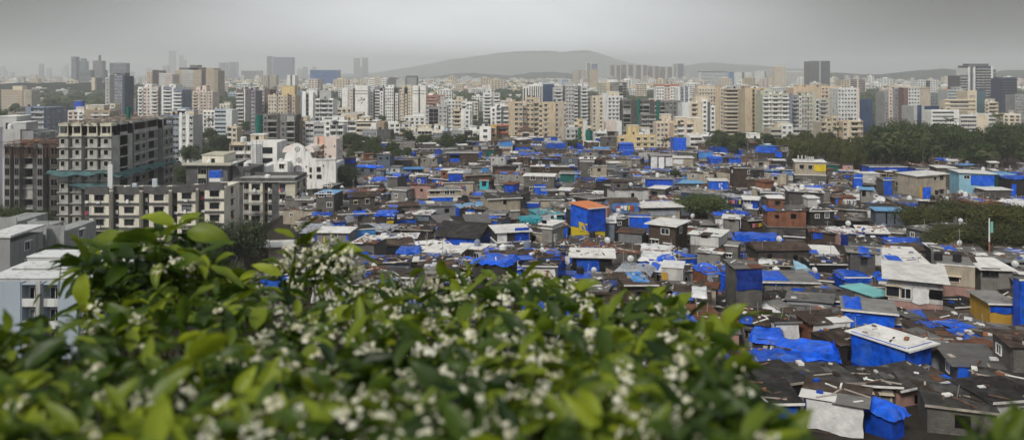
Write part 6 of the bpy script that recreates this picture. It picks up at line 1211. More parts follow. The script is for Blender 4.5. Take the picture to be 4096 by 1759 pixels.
HH('long_house', 'long dark block house with a white-edged wavy roof and small windows', 'house', 2095, 2228, 706, 790, yaw=-8, d=6, wallm='w_block', low=('w_dark', 3.4), slabline=False, roofm='r_white', over=.3, wins=[('f', .3, 5.6, 'white', 1.4, 1.2), ('f', .72, 5.4, 'white', 1.2, 1.0), ('f', .25, 2.4, 'white', .9, 1.0)], land='the long dark block house')
HH('long_house', 'long weathered brown house with white roof patches behind the long dark block house', 'house', 2125, 2300, 668, 712, yaw=-4, d=6, wallm='w_brown', roof='sheets', roofm='r_white', over=.3, wins=[('f', .1, 3, 'dark', .9, .9), ('f', .38, 3, 'cream', 1.1, .9)], junk=10)
HH('tarp_house', 'green-walled shed with blue and white side stripes', 'shed', 2242, 2325, 694, 748, d=5, yaw=-8, wallm='tarp_green', roofm='r_cement', over=.5, tarps=[('f', .76, .88, .5, 5.5, 'tarp_sky'), ('f', .88, 1, .5, 5.5, b3)], land='the green-walled shed')
HH('tower_house', 'narrow grey tower house with a white-panelled room and white roof on top', 'house', 2320, 2388, 636, 728, yaw=-10, d=5, wallm='w_white', low=('w_block', 7.2), slabline=False, roofm='r_white', over=.4, wins=[('f', .7, 3.6, 'white', 1.1, 1.0), ('f', .4, 7.8, 'white', 1.2, 1.2), ('f', .8, 7.8, 'white', 1.2, 1.2)], land='the white-topped tower house')
HH('plaster_house', 'narrow cyan house with a maroon shutter', 'house', 1918, 1954, 722, 776, d=4, wallm='w_cyan', roofm='r_rust', over=.2, wins=[('f', .5, 3.0, 'dark', 1.1, 1.2)], land='the cyan house')
HH('tarp_house', 'hut whose tall front is wrapped in blue tarp right of the long dark block house', 'tarp shed', 2138, 2182, 748, 790, d=4, wallm='tarp_deep', roofm='r_white', tarps=[('f', 0, 1, .5, 4.3, b3)], over=.1)
HH('block_house', 'dark hut with a blue patched front right beside the tall blue-fronted hut', 'hut', 2165, 2230, 762, 802, d=4, wallm='w_dark', roofm='r_cement', tarps=[('f', 0, .38, .3, 3.6, b3)], over=.1)
HH('plaster_house', 'square pale stucco hut with a white slab roof', 'hut', 2234, 2298, 762, 802, yaw=-16, d=5, wallm='w_white', roofm='r_white', over=.4, land='the pale stucco hut', wins=[('r', .3, 1.5, 'hole', 1, 1)])
HH('long_shed', 'long sloping grey roof ridge shed in front of the pale stucco hut', 'shed', 2295, 2440, 800, 830, yaw=24, d=9, wallm='w_dark', roof='slab', roofm='r_cement', pitch=-.05, over=.3, junk=10)
HH('tarp_house', 'square blue tarp room standing behind the turquoise tarp shed', 'tarp shed', 2106, 2165, 812, 862, d=4, wallm='tarp_deep', roofm='r_cement', tarps=[('f', 0, 1, .5, 3.6, b3), ('l', 0, 1, .5, 3.6, b3)], over=.1, yaw=-10)
HH('long_shed', 'large shed with a black felt roof and blue tarp eaves', 'shed', 1740, 1975, 952, 992, yaw=-16, d=12, wallm='tarp_deep', roof='gabley', roofm='r_black', over=.8, land='the big black-roofed shed', tarps=[('f', .35, 1, .4, 2.8, b3)])
HH('long_shed', 'dark tin-roofed shed left of the white-ended house', 'shed', 1850, 1960, 895, 960, yaw=10, d=8, wallm='w_dark', roof='slab', roofm='r_tin', over=.5, pitch=.08, edge='edge_white')
HH('long_shed', 'broad shed with a single grey tin slope beside the big black-roofed shed', 'shed', 1712, 1826, 895, 920, yaw=22, d=8, wallm='w_block', roof='slab', roofm='r_tin', over=.3, pitch=.1)
o = HH('shop_hut', 'dark hut with a yellow lettered banner and blue draped roof', 'shop', 1500, 1575, 858, 922, d=5, wallm='w_dark', low=('w_dark', 3.0), slabline=False, roof='draped', roofm=b3, tarps=[('f', .62, 1.0, .5, 2.6, 'tarp_yellow')], wins=[('f', .72, 3.2, 'white', .5, .7), ('f', .95, 3.2, 'white', .4, .7)], land='the yellow-banner hut')
lettering('4OOH', .78, 'letter_black', o, (1.15, -.4, 2.45), 0, .02, rot=(pi/2, pi, 0))
o = HH('shop_hut', 'black-fronted hut with white initials under a pale blue awning', 'shop', 1614, 1688, 676, 706, d=5, wallm='tarp_black', roof='slab', roofm='tarp_sky', edge='tarp_sky', over=.5, tarps=[('f', .0, .1, .3, 2.9, 'w_cream'), ('f', .28, .42, .5, 2.6, b3)], land='the black-fronted hut')
lettering(':H', 1.6, 'letter_white', o, (1.1, -.1, 1.1), 0, .03)
HH('plaster_house', 'flat white-roofed long hut in front of the yellow-banner hut, near the shrub', 'house', 1265, 1402, 930, 1000, yaw=-4, d=5, wallm='w_plaster', roofm='r_white', over=.4, land='the long white-roofed hut', wins=[('f', .55, 2.6, 'white', 1.1, 1.0)], tarps=[('f', .95, 1.0, .5, 3.4, b3), ('f', .22, .27, 1.0, 3.0, 'tarp_yellow')])
HH('plaster_house', 'grey house with a bright roof and one small window at the settlement edge', 'house', 1290, 1345, 745, 830, d=5, yaw=-12, wallm='w_block', roofm='r_cement', over=.4, wins=[('f', .7, 5.6, 'white', 1, 1)], land='the grey edge house')
HH('plaster_house', 'dark house with blue roof strip right of the mould-striped flats', 'house', 1262, 1350, 776, 880, d=6, yaw=-8, wallm='w_block', roofm='r_sky', over=.3, wins=[('f', .3, 6.0, 'white', 1.2, 1.1), ('f', .75, 6.2, 'white', 1.2, 1.1), ('f', .75, 3.6, 'white', 1.2, 1.1)])
HH('shed', 'dark boarded shed with loose white roof panels right of the shaded trees', 'shed', 946, 1112, 990, 1100, yaw=14, d=6, wallm='w_brown', roof='slab', roofm='r_black', over=.3, junk=12, land='the dark boarded shed')
HH('shed', 'small shed with a long white slab roof behind the shrub blossoms', 'shed', 1056, 1180, 985, 1060, yaw=12, d=4, wallm='w_cream', roof='slab', roofm='r_white', over=.5, pitch=.05)
HH('shed', 'hut with a tin roof of pale planks, behind the shrub leaf at left', 'hut', 1412, 1525, 975, 1045, yaw=-12, d=6, wallm='w_block', roof='sheets', roofm='r_white', over=.4, junk=24, wins=[('f', .35, 1.6, 'white', 1, .6)], land='the plank-roofed hut')
HH('tarp_house', 'round-bellied hut bundled in blue tarp above the shrub', 'tarp shed', 1590, 1672, 1005, 1058, d=4, wallm='tarp_deep', roof='draped', roofm=b3, tarps=[('f', 0, 1, .4, 2.6, b3)], land='the bundled blue hut')
HH('shed', 'rust-walled shed under a broad white roof above the shrub', 'shed', 1700, 1862, 1012, 1058, yaw=-12, d=5, wallm='w_rust', roofm='r_white', over=.5, junk=6, tarps=[('f', .3, .6, .1, 1.8, b3)], land='the rust-walled shed')
HH('shed', 'heap of white sheets with a drooping white cloth front', 'shed', 1520, 1660, 955, 985, d=5, wallm='tarp_grey', roof='sheets', roofm='tarp_white', tarps=[('f', .2, .95, .2, 2.2, 'tarp_white')], junk=24)
HH('shed', 'white-sheeted low roof strewn with planks in the middle of the dark roofs', 'shed', 1620, 1730, 860, 884, d=6, yaw=-8, wallm='w_bluegrey', roof='sheets', roofm='tarp_white', junk=30)
HH('shed', 'broad roof bundled in white plastic and blue tarp in front of the brown block house', 'shed', 2560, 2720, 1040, 1085, yaw=-8, d=6, wallm='w_dark', roof='draped', roofm='tarp_white', tarps=[('f', 0, 1, .3, 2.4, b3), ('top', .5, 1, 0, .5, b3)], land='the white plastic-bundled roof')
HH('plaster_house', 'small white rounded hut with a yellow door', 'hut', 2650, 2762, 1072, 1165, d=4, yaw=-16, wallm='w_white', roof='slab', roofm='tarp_white', over=.1, tarps=[('f', .0, .3, .8, 3.2, 'w_orange')], land='the yellow-doored white hut')
HH('tarp_house', 'long low canopy of blue tarps right of the narrow grey house', 'tarp shed', 2950, 3160, 962, 1005, yaw=-10, d=7, wallm='w_dark', roof='draped', roofm=b3, tarps=[('f', .0, .3, .3, 3.4, b3), ('f', .45, 1, .8, 3, b3)], land='the long blue canopy')
HH('block_house', 'grey house with dark roof at the right end of the long blue canopy', 'house', 3150, 3262, 948, 1000, yaw=-20, d=7, wallm='w_block', roofm='r_darkcement', over=.4)
HH('shed', 'shed with a pale blue plastic roof among dark roofs', 'shed', 3112, 3248, 1078, 1120, yaw=6, d=6, wallm='tarp_grey', roof='draped', roofm='r_pale', over=.3, land='the pale blue plastic roof')
HH('long_shed', 'long low shed with chain of cream roof panels', 'shed', 3130, 3390, 1020, 1050, yaw=-14, d=7, wallm='w_dark', roof='sheets', roofm='r_white', over=.3)
HH('shed', 'black ventilated shed with white bricks round its flat roof and a black tank', 'shed', 3245, 3392, 1058, 1118, d=5, yaw=-3, wallm='tarp_black', roof='slab', roofm='r_black', over=.2, junk=30, land='the black ventilated shed')
HH('long_house', 'very long shed with a weathered white corrugated roof', 'shed', 3500, 3790, 1062, 1100, yaw=-14, d=13, wallm='w_rust', roof='sheets', roofm='r_white', over=.6, junk=22, land='the long white corrugated roof')
HH('tarp_house', 'wide low blue tarp roof beneath the olive-green tree clump', 'tarp shed', 3590, 3790, 985, 1010, d=8, wallm='w_dark', roof='draped', roofm=b3, junk=14, land='the wide low blue tarp')
o = HH('concrete_house', 'salmon concrete block house with two black tanks on its roof', 'house', 3775, 3962, 1068, 1232, yaw=-22, d=5.5, wallm='w_cream', low=('w_pink', 3.4), slabline=False, roof='slab', roofm='r_cement', over=.02, land='the salmon block house', wins=[('f', .45, 4.0, 'cream', 1.2, .6)])
for i in (-1.9, .4): b = MB(); b.tube((i, 2, o['_h']+.12), (i, 2, o['_h']+1.15), .55, .55, 'tank_black', 14); b.tube((i, 2, o['_h']+1.15), (i, 2, o['_h']+1.35), .55, .2, 'tank_black', 14); b.build('rooftop_tank', o)
HH('long_house', 'grey wing with a slanted white roof behind the salmon block house', 'house', 3935, 4085, 1080, 1190, d=7, yaw=-10, wallm='w_plaster', roofm='r_white', over=.4, wins=[('f', .3, 3.6, 'dark', 2, 1)])
o = HH('open_house', 'house with slanted grey-white roof, cloth-hung open upper floor and salmon base', 'house', 3590, 3858, 1120, 1300, yaw=-24, d=6.5, wallm='w_white', low=('w_pink', 3.2), slabline=False, roofm='r_white', over=.7, pitch=.06, land='the cloth-hung open house', wins=[('f', .1, 3.7, 'cream', 1.6, 1.2), ('f', .32, 3.6, 'white', 1.2, 1.2), ('f', .85, 3.8, 'hole', 1.8, 1.2)], tarps=[('f', .45, .75, 3.1, 5.0, 'tarp_white'), ('r', .2, .7, 2.2, 5.0, b3)])
HH('shed', 'shed with a mint green flat roof', 'shed', 3432, 3580, 1185, 1262, yaw=22, d=5, wallm='w_plaster', roofm='r_mint', edge='r_mint', over=.35, land='the mint-roofed shed')
HH('tarp_house', 'blue tarp-wrapped shed with pale roof sheets behind the big grey-roofed tarp hut', 'tarp shed', 3405, 3640, 1255, 1375, yaw=-20, d=5, wallm='tarp_deep', roof='slab', roofm='r_cement', over=.4, tarps=[('f', 0, 1, .5, 4.0, b3), ('l', 0, 1, .5, 4.2, b3), ('top', 0, .35, 0, 1, b3)], land='the pale-sheeted blue shed')
HH('tarp_house', 'large hut hung with blue tarp on both sides under a mottled grey roof', 'tarp shed', 3500, 3760, 1398, 1540, yaw=30, d=5.8, wallm='tarp_deep', roof='slab', roofm='r_white', over=.5, tarps=[('f', 0, 1, 1.2, 4.4, b3), ('l', 0, 1, 1.2, 4.4, b3)], land='the big grey-roofed tarp hut', junk=8)
HH('tarp_house', 'long hump-backed hut bundled entirely in blue tarp in the lower right', 'tarp shed', 3150, 3400, 1432, 1530, yaw=-14, d=4.5, wallm='tarp_deep', roof='draped', roofm=b3, tarps=[('f', 0, 1, .4, 3.4, b3), ('r', 0, 1, .4, 3.4, b3)], land='the hump-backed blue hut')
HH('tarp_house', 'lower blue tarp lean-to left of the hump-backed blue hut', 'tarp shed', 3020, 3170, 1362, 1440, yaw=-20, d=4, wallm='w_dark', roof='draped', roofm=b3)
HH('plaster_house', 'ochre-walled hut with a blue lintel at the right edge', 'house', 3965, 4075, 1215, 1345, d=5, yaw=-6, wallm='w_orange', roofm='r_cement', over=.4, tarps=[('f', 0, 1, 3.4, 4.2, b3)], land='the ochre-walled hut')
HH('tarp_house', 'tall vertical blue tarp wall at the right edge of the photo', 'tarp shed', 4078, 4200, 1120, 1370, d=1.2, wallm='tarp_deep', roofm='r_tin', tarps=[('f', 0, 1, .5, 7.4, b3)], over=.1)
HH('tarp_house', 'small folded blue tarp hut low in the right corner', 'tarp shed', 3500, 3640, 1660, 1770, yaw=34, d=2.4, wallm='tarp_deep', roof='draped', roofm=b3)
HH('shed', 'shed with a half blue, half grey roof before the pale blue plastic roof', 'shed', 3060, 3280, 1130, 1200, yaw=-4, d=6, wallm='w_plaster', roofm='r_cement', over=.4, tarps=[('top', 0, .5, 0, 1, b3)], land='the half-blue roof')
HH('tarp_house', 'blue tarp front shed left of the mint-roofed shed', 'tarp shed', 3378, 3480, 1110, 1175, d=4, wallm='tarp_deep', roofm='r_tin', over=.1, tarps=[('f', 0, 1, .5, 3.2, b3), ('top', 0, 1, 0, 1, b3)])
for x0, x1, yt, yb, lb in ((2285, 2345, 590, 606, 'blue tarp hut under the framed-window block'), (2478, 2535, 575, 612, 'bright blue tarp hut at the foot of the low yellow block'), (2478, 2540, 605, 632, 'second bright blue tarp hut nearer than the one at the low yellow block'), (2540, 2680, 570, 600, 'wide blue tarp canopy right of the low yellow block'), (2850, 2922, 590, 622, 'crumpled blue tarp roof at the back edge near the tree belt'), (2952, 2990, 605, 632, 'small blue tarp hut where the tree belt begins'), (2842, 2890, 632, 668, 'blue tarp walled hut right of the cream sheet-walled box'), (1800, 1838, 615, 668, 'blue tarp corner hut at the back edge on the left'), (1902, 1932, 612, 640, 'blue tarp hut right of the dark back-edge house')):
    HH('tarp_house', lb, 'tarp shed', x0, x1, yt, yb, d=6, wallm='tarp_deep', roof='draped', roofm=b3, tarps=[('f', 0, 1, .4, 4, b3)], junk=3)
HH('plaster_house', 'mint green house right of the tall blue tarp tower', 'house', 2748, 2786, 562, 590, d=6, wallm='w_mint', roofm='r_white', over=.2)
HH('brown_house', 'dark brown windowless house at the back edge on the left', 'house', 1785, 1912, 612, 668, d=7, wallm='w_brown', roofm='r_cement', over=.4, land='the dark back-edge house')
HH('brown_house', 'dark brown house with a lit window right of the tall blue tarp tower', 'house', 2796, 2870, 572, 608, d=7, yaw=-12, wallm='w_brown', roofm='r_brown', over=.3, wins=[('f', .3, 4, 'cream', 1.2, .8)])

# ---- the rest of the settlement
HUT_LANDS = list(HUTL)
WALLS = [('w_block', 'grey block', 5), ('w_plaster', 'grey plastered', 5), ('w_dark', 'dark sooty', 3.4), ('w_brown', 'brown block', 3), ('w_cream', 'dingy cream', 2.2), ('w_white', 'off-white', 2.2), ('w_bluegrey', 'blue-grey', 1.5), ('w_pink', 'faded pink', .6), ('w_rust', 'rust-brown', 1.2), ('w_tin', 'tin-walled', 1.6)]
ROOFS = [('r_darkcement', 'dark grey roof', 6, 'slab'), ('r_brown', 'brown sheet roof', 4, 'sheets'), ('r_black', 'black felt roof', 3, 'slab'), ('r_cement', 'grey cement roof', 4.5, 'slab'), ('r_white', 'white slab roof', 1.7, 'slab'), ('r_tin', 'patched tin roof', 4, 'sheets'), ('r_rust', 'rusty roof', 1.8, 'sheets'), ('r_brown', 'dark ridged roof', 1.5, 'gabley'), ('tarp_blue', 'crumpled blue tarp roof', 3.0, 'draped'), ('tarp_white', 'white plastic roof', .7, 'draped'), ('r_sky', 'light blue roof', .5, 'slab'), ('tarp_grey', 'grey plastic roof', .8, 'draped')]
def hclear(x, y, r):
    for fx, fy, fr in HF:
        if (x-fx)**2+(y-fy)**2 < (r+fr)**2*.82: return False
    return True
def in_slum(px, Y):
    if Y < 62: return False
    left = table([(60, 1500), (100, 1350), (130, 1000), (150, 930), (170, 1190), (205, 1195), (240, 1240), (270, 1330), (330, 1360), (400, 1420), (470, 1500)], Y)
    back = table([(1200, 240), (1320, 300), (1450, 360), (1700, 400), (1900, 425), (2060, 440), (2900, 440), (3000, 380), (3160, 330), (3350, 285), (3480, 262), (3700, 272), (4000, 262), (4300, 262)], px)
    return px > left and Y < back and px < 4230
kinds = {}
Y = 63.0; row = 0; placed = 0
cand = []
while Y < 442:
    step = (6.2+Y*.008)*(.72 if Y < 125 else 1); row += 1; xx = X_of(900, Y)-rs.uniform(0, 4)
    while xx < X_of(4260, Y):
        w = rs.uniform(4.0, 8.6)*(1+Y*.0006)*(.62 if Y < 125 else 1); cand.append((xx+w/2, Y+rs.uniform(-1.6, 1.6), w)); xx += w+rs.uniform(-.3, 1.3)
    Y += step
for x, y, w in cand:
    px = 2048+F*x/y
    if not in_slum(px, y): continue
    d = rs.uniform(4.2, 6.6)*(.74 if y < 128 else 1); rr = max(w, d)*.5
    if not hclear(x, y+d/2, rr*.8) or not clear(x, y+d/2, 1.0): continue
    row_y = HY+F*(CZ-terr(x, y))/y
    if y < 84 and w*F/y > 300: w = 300*y/F
    if px < 2600 and row_y > 1330 and rs.random() < .55: continue     # mostly behind the shrub
    W_, R_ = pick(WALLS, rs), pick(ROOFS, rs); big = rs.random()
    if y < 118 and R_[0] in ('r_white', 'tarp_white', 'r_cement', 'tarp_grey') and rs.random() < .8: R_ = rs.choice([ROOFS[1], ROOFS[5], ROOFS[6], ROOFS[2]])
    if y < 100 and W_[0] in ('w_white', 'w_cream', 'w_bluegrey') and rs.random() < .7: W_ = rs.choice(WALLS[:4])
    floors = 1 if big < .50 else 2 if big < .92 else 3
    if y < 92 and floors > 1 and rs.random() < .6: floors = 1
    pw = w*.5*F/y; zg_ = min(terr(x, y), terr(x, y+d))-.4; lim = 99
    for (a0, a1, t0, t1, hy_) in RECT:
        if y+d < hy_+1 and px+pw > a0 and px-pw < a1:
            zl = Z_of(t0+(t1-t0)*(.9 if hy_ > 135 else .96), y)-zg_; lim = min(lim, zl)
    h = 2.65*floors+rs.uniform(.2, .9)
    if lim < 1.6: continue
    while floors > 1 and h > lim: floors -= 1; h -= 2.5
    h = max(1.1, min(h, lim))
    yaw = rs.choice((-22, -14, -6, 8, 18))+rs.gauss(0, 5); low = None
    if floors > 1: L2 = pick(WALLS, rs); low = (L2[0], 2.6)
    tp = []; tl = ''
    t = rs.random(); tb = rs.choice((b3, b3, b3, 'tarp_deep', 'tarp_sky', 'tarp_white', 'tarp_grey', 'tarp_faded', 'tarp_navy', 'tarp_green' if rs.random() < .3 else b3))
    if t < (.2 if y > 125 else .34): tp.append(('f', 0, 1, h-2.4, h-.05, tb)); tl = 'tarped'
    elif t < .32: f0 = rs.uniform(0, .6); tp.append(('f', f0, min(1, f0+rs.uniform(.2, .5)), h-rs.uniform(1.2, 2.3), h-.05, tb)); tl = 'tarped'
    if rs.random() < .09: tp.append((rs.choice('lr'), 0, 1, h-2.3, h-.05, tb)); tl = 'tarped'
    if R_[0] == 'tarp_blue' and rs.random() < .72:
        f0 = rs.uniform(0, .35); tp.append(('top', f0, min(1, f0+rs.uniform(.4, .9)), rs.uniform(0, .3), rs.uniform(.7, 1), rs.choice((b3, 'tarp_deep', 'tarp_sky', 'tarp_faded', 'tarp_navy')))); R_ = (rs.choice(('r_black', 'r_brown', 'r_tin', 'r_darkcement')), 'crumpled blue tarp on its roof', 0, rs.choice(('sheets', 'slab'))); tl = 'tarped'
    elif R_[3] != 'draped' and rs.random() < .10: f0 = rs.uniform(0, .5); tp.append(('top', f0, f0+rs.uniform(.3, .5), 0, rs.uniform(.5, 1), rs.choice((b3, b3, 'tarp_white')))); tl = 'tarped'
    ws = []; wk = rs.choice(('white', 'dark', 'hole', 'cream', 'white', 'hole'))
    nw = rs.choice((0, 1, 1, 2, 2))
    for fl_ in range(floors):
        for i in range(nw if fl_ == floors-1 else rs.choice((0, 0, 1))):
            fx = (i+.5)/max(1, nw)+rs.uniform(-.08, .08)
            if any(q[0] == 'f' and q[1]-.1 < fx < q[2]+.1 for q in tp if q[0] == 'f'): continue
            ws.append(('f', fx, max(.3, h-1.6-(floors-1-fl_)*2.5), wk, rs.choice((.8, 1.1)), rs.choice((.7, 1.0))))
    if rs.random() < .5: ws.append(('l' if x > 0 else 'r', rs.uniform(.3, .7), h-1.5, wk, .8, .8))
    if y > 330: ws = ws[:2]
    nm = 'tarp_hut' if (R_[3] == 'draped' or tl) else ('concrete_house' if floors > 1 and W_[0] in ('w_block', 'w_plaster', 'w_cream', 'w_white') else 'brick_hut' if W_[0] in ('w_brown', 'w_block', 'w_rust', 'w_pink') else 'plaster_hut' if W_[0] in ('w_plaster', 'w_white', 'w_cream', 'w_bluegrey') else 'tin_shed')
    if kinds.get(nm, 0) >= 298: nm = 'patched_hut'
    kinds[nm] = kinds.get(nm, 0)+1
    catn = {'tarp_hut': 'hut', 'patched_hut': 'hut', 'concrete_house': 'house', 'brick_hut': 'hut', 'plaster_hut': 'hut', 'tin_shed': 'shed'}[nm]
    tp_room = None
    if rs.random() < .34 and R_[3] in ('slab', 'sheets') and not any(q[0] == 'top' for q in tp) and h+2.2 < lim and y > 90:
        tw = w*rs.uniform(.35, .6); tp_room = (tw, d*rs.uniform(.4, .6), rs.uniform(1.7, 2.3), pick(WALLS, rs)[0] if rs.random() < .75 else 'tarp_deep', rs.choice(('r_white', 'r_tin', 'r_black', 'r_brown', 'r_cement', 'r_rust', 'r_white')), rs.uniform(-.5, .5)*(w-tw))
    o = hut(nm, None, catn, x, y, w, d, h, yaw, top=tp_room, wallm=W_[0], roof=R_[3], roofm=R_[0], low=low, tarps=tp, wins=ws, pitch=rs.choice((0, .03, .06, -.04)), dirp=rs.uniform(-.04, .04), over=rs.uniform(.15, .5), junk=(rs.choice((5, 9, 14)) if y < 120 else rs.choice((10, 18, 30)) if y < 330 else 9), edge=rs.choice(('edge_white', 'edge_white', 'r_cement', 'plank', 'r_white')),
            group={'patched_hut': 'tarp-patched huts', 'tarp_hut': 'tarp-patched huts', 'concrete_house': 'two and three storey shanty houses', 'brick_hut': 'block and brick huts', 'plaster_hut': 'plastered huts', 'tin_shed': 'dark and tin-walled sheds'}[nm], foot=False, door=(('f', rs.uniform(.2, .8), rs.choice(('void', 'p_bluegrey', 'p_maroon', 'w_tin', 'void')), 0.5) if y < 200 and rs.random() < .4 and not tp else None))
    lk = {1: 'low', 2: 'two-storey', 3: 'three-storey'}[floors]+' '+W_[1]+' '+catn+' with '+R_[1]
    PENDING.append((o, lk, x, y, HUT_LANDS)); placed += 1
print('huts', placed, kinds)
# litter on the roofs: planks, stones, scraps of sheet
jm = MB()
for jb, T in JUNK: jm.add(jb, T)
setp(jm.build('roof_litter'), kind='stuff', label='planks, stones and sheet scraps strewn over the shanty roofs', cat='litter')
# satellite dishes
dm = MB()
def dfn(u, v): a = 2*pi*u; R = .42*v; return (R*cos(a), -.12+.9*R*R, R*sin(a)+1.0)
dm.grid(dfn, 14, 3, 'sheet_metal'); DISH = dm.mesh('dish', True); pm = MB(); pm.tube((0, .15, 0), (0, .1, 1.0), .03, .03, 'pole_metal', 5); pm.tube((0, -.1, .62), (0, -.5, 1.0), .015, .015, 'pole_metal', 4); POLE = pm.mesh('mount')
hs = [p for p in PENDING if p[4] is HUT_LANDS and 112 < p[3] < 260 and '_h' in p[0].keys()]; rs.shuffle(hs)
for p in hs[:80]:
    q = p[0]; o = thing('satellite_dish', None, 'satellite dish', (p[2], p[3]+rs.uniform(.5, 3), q.location.z+q['_h']+.15), rs.uniform(-.9, .9), 'satellite dishes on the shanty roofs')
    s = rs.uniform(.9, 1.3); put(DISH, 'dish', o, scale=(s, s, s)); put(POLE, 'mount', o); PENDING.append((o, 'small pale satellite dish on a '+p[1].split(' with ')[-1], p[2], p[3], HUT_LANDS))
tb_ = {}
for c, nm in (('tank_black', 'black'), ('tank_white', 'white'), ('p_bluegrey', 'blue-grey')):
    b = MB(); b.tube((0, 0, 0), (0, 0, .95), .55, .55, c, 14); b.tube((0, 0, .95), (0, 0, 1.15), .55, .18, c, 14); b2 = MB(); b2.tube((0, 0, 1.15), (0, 0, 1.22), .2, .2, c, 10); tb_[nm] = (b.mesh('tank_body'), b2.mesh('lid'))
for p in hs[90:140]:
    q = p[0]; c = rs.choice(('black', 'black', 'white', 'blue-grey')); o = thing('water_tank', None, 'water tank', (p[2], p[3]+2.5, q.location.z+q['_h']+.12), 0, 'water tanks on the shanty roofs')
    put(tb_[c][0], 'tank_body', o); put(tb_[c][1], 'lid', o); PENDING.append((o, f'{c} round water tank on a '+p[1].split(' with ')[-1], p[2], p[3], HUT_LANDS))
for p in hs[140:190]:
    q = p[0]; H = rs.uniform(2, 4); b = MB(); b.tube((0, 0, -1), (0, 0, H), .05, .04, 'pole_metal', 5); b.tube((-.6, 0, H-.3), (.6, 0, H-.3), .025, .025, 'pole_metal', 4)
    o = b.build('antenna_pole', None, (p[2]+rs.uniform(-2, 2), p[3]+1, q.location.z+q['_h'])); setp(o, None, 'antenna pole', 'antenna poles on the shanty roofs'); PENDING.append((o, 'thin antenna pole on a '+p[1].split(' with ')[-1], p[2], p[3], HUT_LANDS))
# clothes drying
for i, p in enumerate(hs[190:240]):
    q = p[0]; o = thing('clothes_line', None, 'clothes line', (p[2], p[3]-.4, q.location.z+q['_h']-.6), q.rotation_euler.z, 'clothes lines on the shanty walls'); b = MB(); b.tube((-2, 0, 0), (2, 0, 0), .015, .015, 'pole_metal', 3); b.build('line', o)
    for k in range(5): cl = wrinkled(rs.uniform(.4, .8), rs.uniform(.6, 1.2), rs.choice(('cloth_white', 'cloth_white', 'cloth_blue', 'cloth_red', 'cloth_pink', 'tarp_yellow')), .05, rs, 3, 3); cl.build('garment', o, (-1.6+k*.8, 0, 0))
    PENDING.append((o, 'clothes line on a '+p[1].split(' with ')[-1], p[2], p[3], HUT_LANDS))
# tall bare pole at the tree clump
po = thing('pole', 'tall bare white and rust pole with a small sign at the olive-green trees', 'pole', (X_of(3957, 132), 132, terr(X_of(3957, 132), 132))); ht = Z_of(872, 132)-po.location.z
b = MB(); b.tube((0, 0, 0), (0, 0, ht*.55), .14, .12, 'p_rust', 8); b.tube((0, 0, ht*.55), (0, 0, ht), .12, .09, 'tank_white', 8); b.build('post', po); b = MB(); b.box(.2, .62, -.03, .03, ht-2.4, ht-.6, 'w_mint'); b.build('sign_board', po)
# ================================================================ flowering shrub in the foreground
rb_ = random.Random(3)
EDGE = [(-200, 1250), (0, 1250), (120, 1200), (220, 1040), (330, 975), (560, 915), (700, 925), (850, 960), (930, 1090), (1010, 1090), (1100, 1030), (1160, 965), (1290, 950), (1390, 1010), (1470, 1110), (1700, 1110), (1850, 1075), (2000, 1095), (2150, 1085), (2300, 1130), (2430, 1200), (2600, 1185), (2700, 1165), (2780, 1250), (2880, 1260), (2940, 1330), (2950, 1420), (2960, 1520), (3000, 1620), (3080, 1740), (3120, 1830), (3900, 1830), (4000, 1730), (4300, 1730)]
KS = 1.32
def shrub_Y(py): return KS*(min(3.0, max(.64, 900.0/(py-830))) if py > 1130 else 3.0-.0004*(1130-py))
def P3(px, py, Y): return Vector((X_of(px, Y), Y, Z_of(py, Y)))
def leaf_mb(L, w, curl=.5, fold=.25, nseg=9):
    """pointed leaf growing along +x from its stalk, blade in x-y, drooping towards -z"""
    b = MB(); pts = []; x = z = 0.0; ang = .25
    for i in range(nseg+1):
        t = i/nseg; wd = w*.5*max(.02, (sin(pi*min(1, t**.8)))**.85*(1-.25*t)) if 0 < t < 1 else .0008
        pts.append((x, z, wd)); ang -= curl*(1.2/nseg)*(.4+1.2*t); x += L/nseg*cos(ang); z += L/nseg*sin(ang)
    k = b.mi('leaf_shrub'); wav = rb_.uniform(0, 6)
    for i, (x, z, wd) in enumerate(pts):
        wv = .02*L*sin(i*1.6+wav)
        b.v += [(x, -wd, z+wd*fold+wv), (x, -wd*.5, z+wd*fold*.35), (x, 0, z-.012*L), (x, wd*.5, z+wd*fold*.35), (x, wd, z+wd*fold-wv)]
    for i in range(nseg):
        for j in range(4): a = i*5+j; b.f.append((a, a+5, a+6, a+1)); b.m.append(k)
    return b
LEAVES = [leaf_mb(1, rb_.uniform(.28, .42), c, f) for c, f in ((.3, .3), (.7, .25), (1.1, .35), (1.5, .2), (.1, .4), (.9, .5))]
LEAVES += [leaf_mb(1, rb_.uniform(.42, .52), c, f) for c, f in ((.4, .25), (.9, .3), (.2, .35))]
LMESH = [l.mesh('leaf', True) for l in LEAVES]
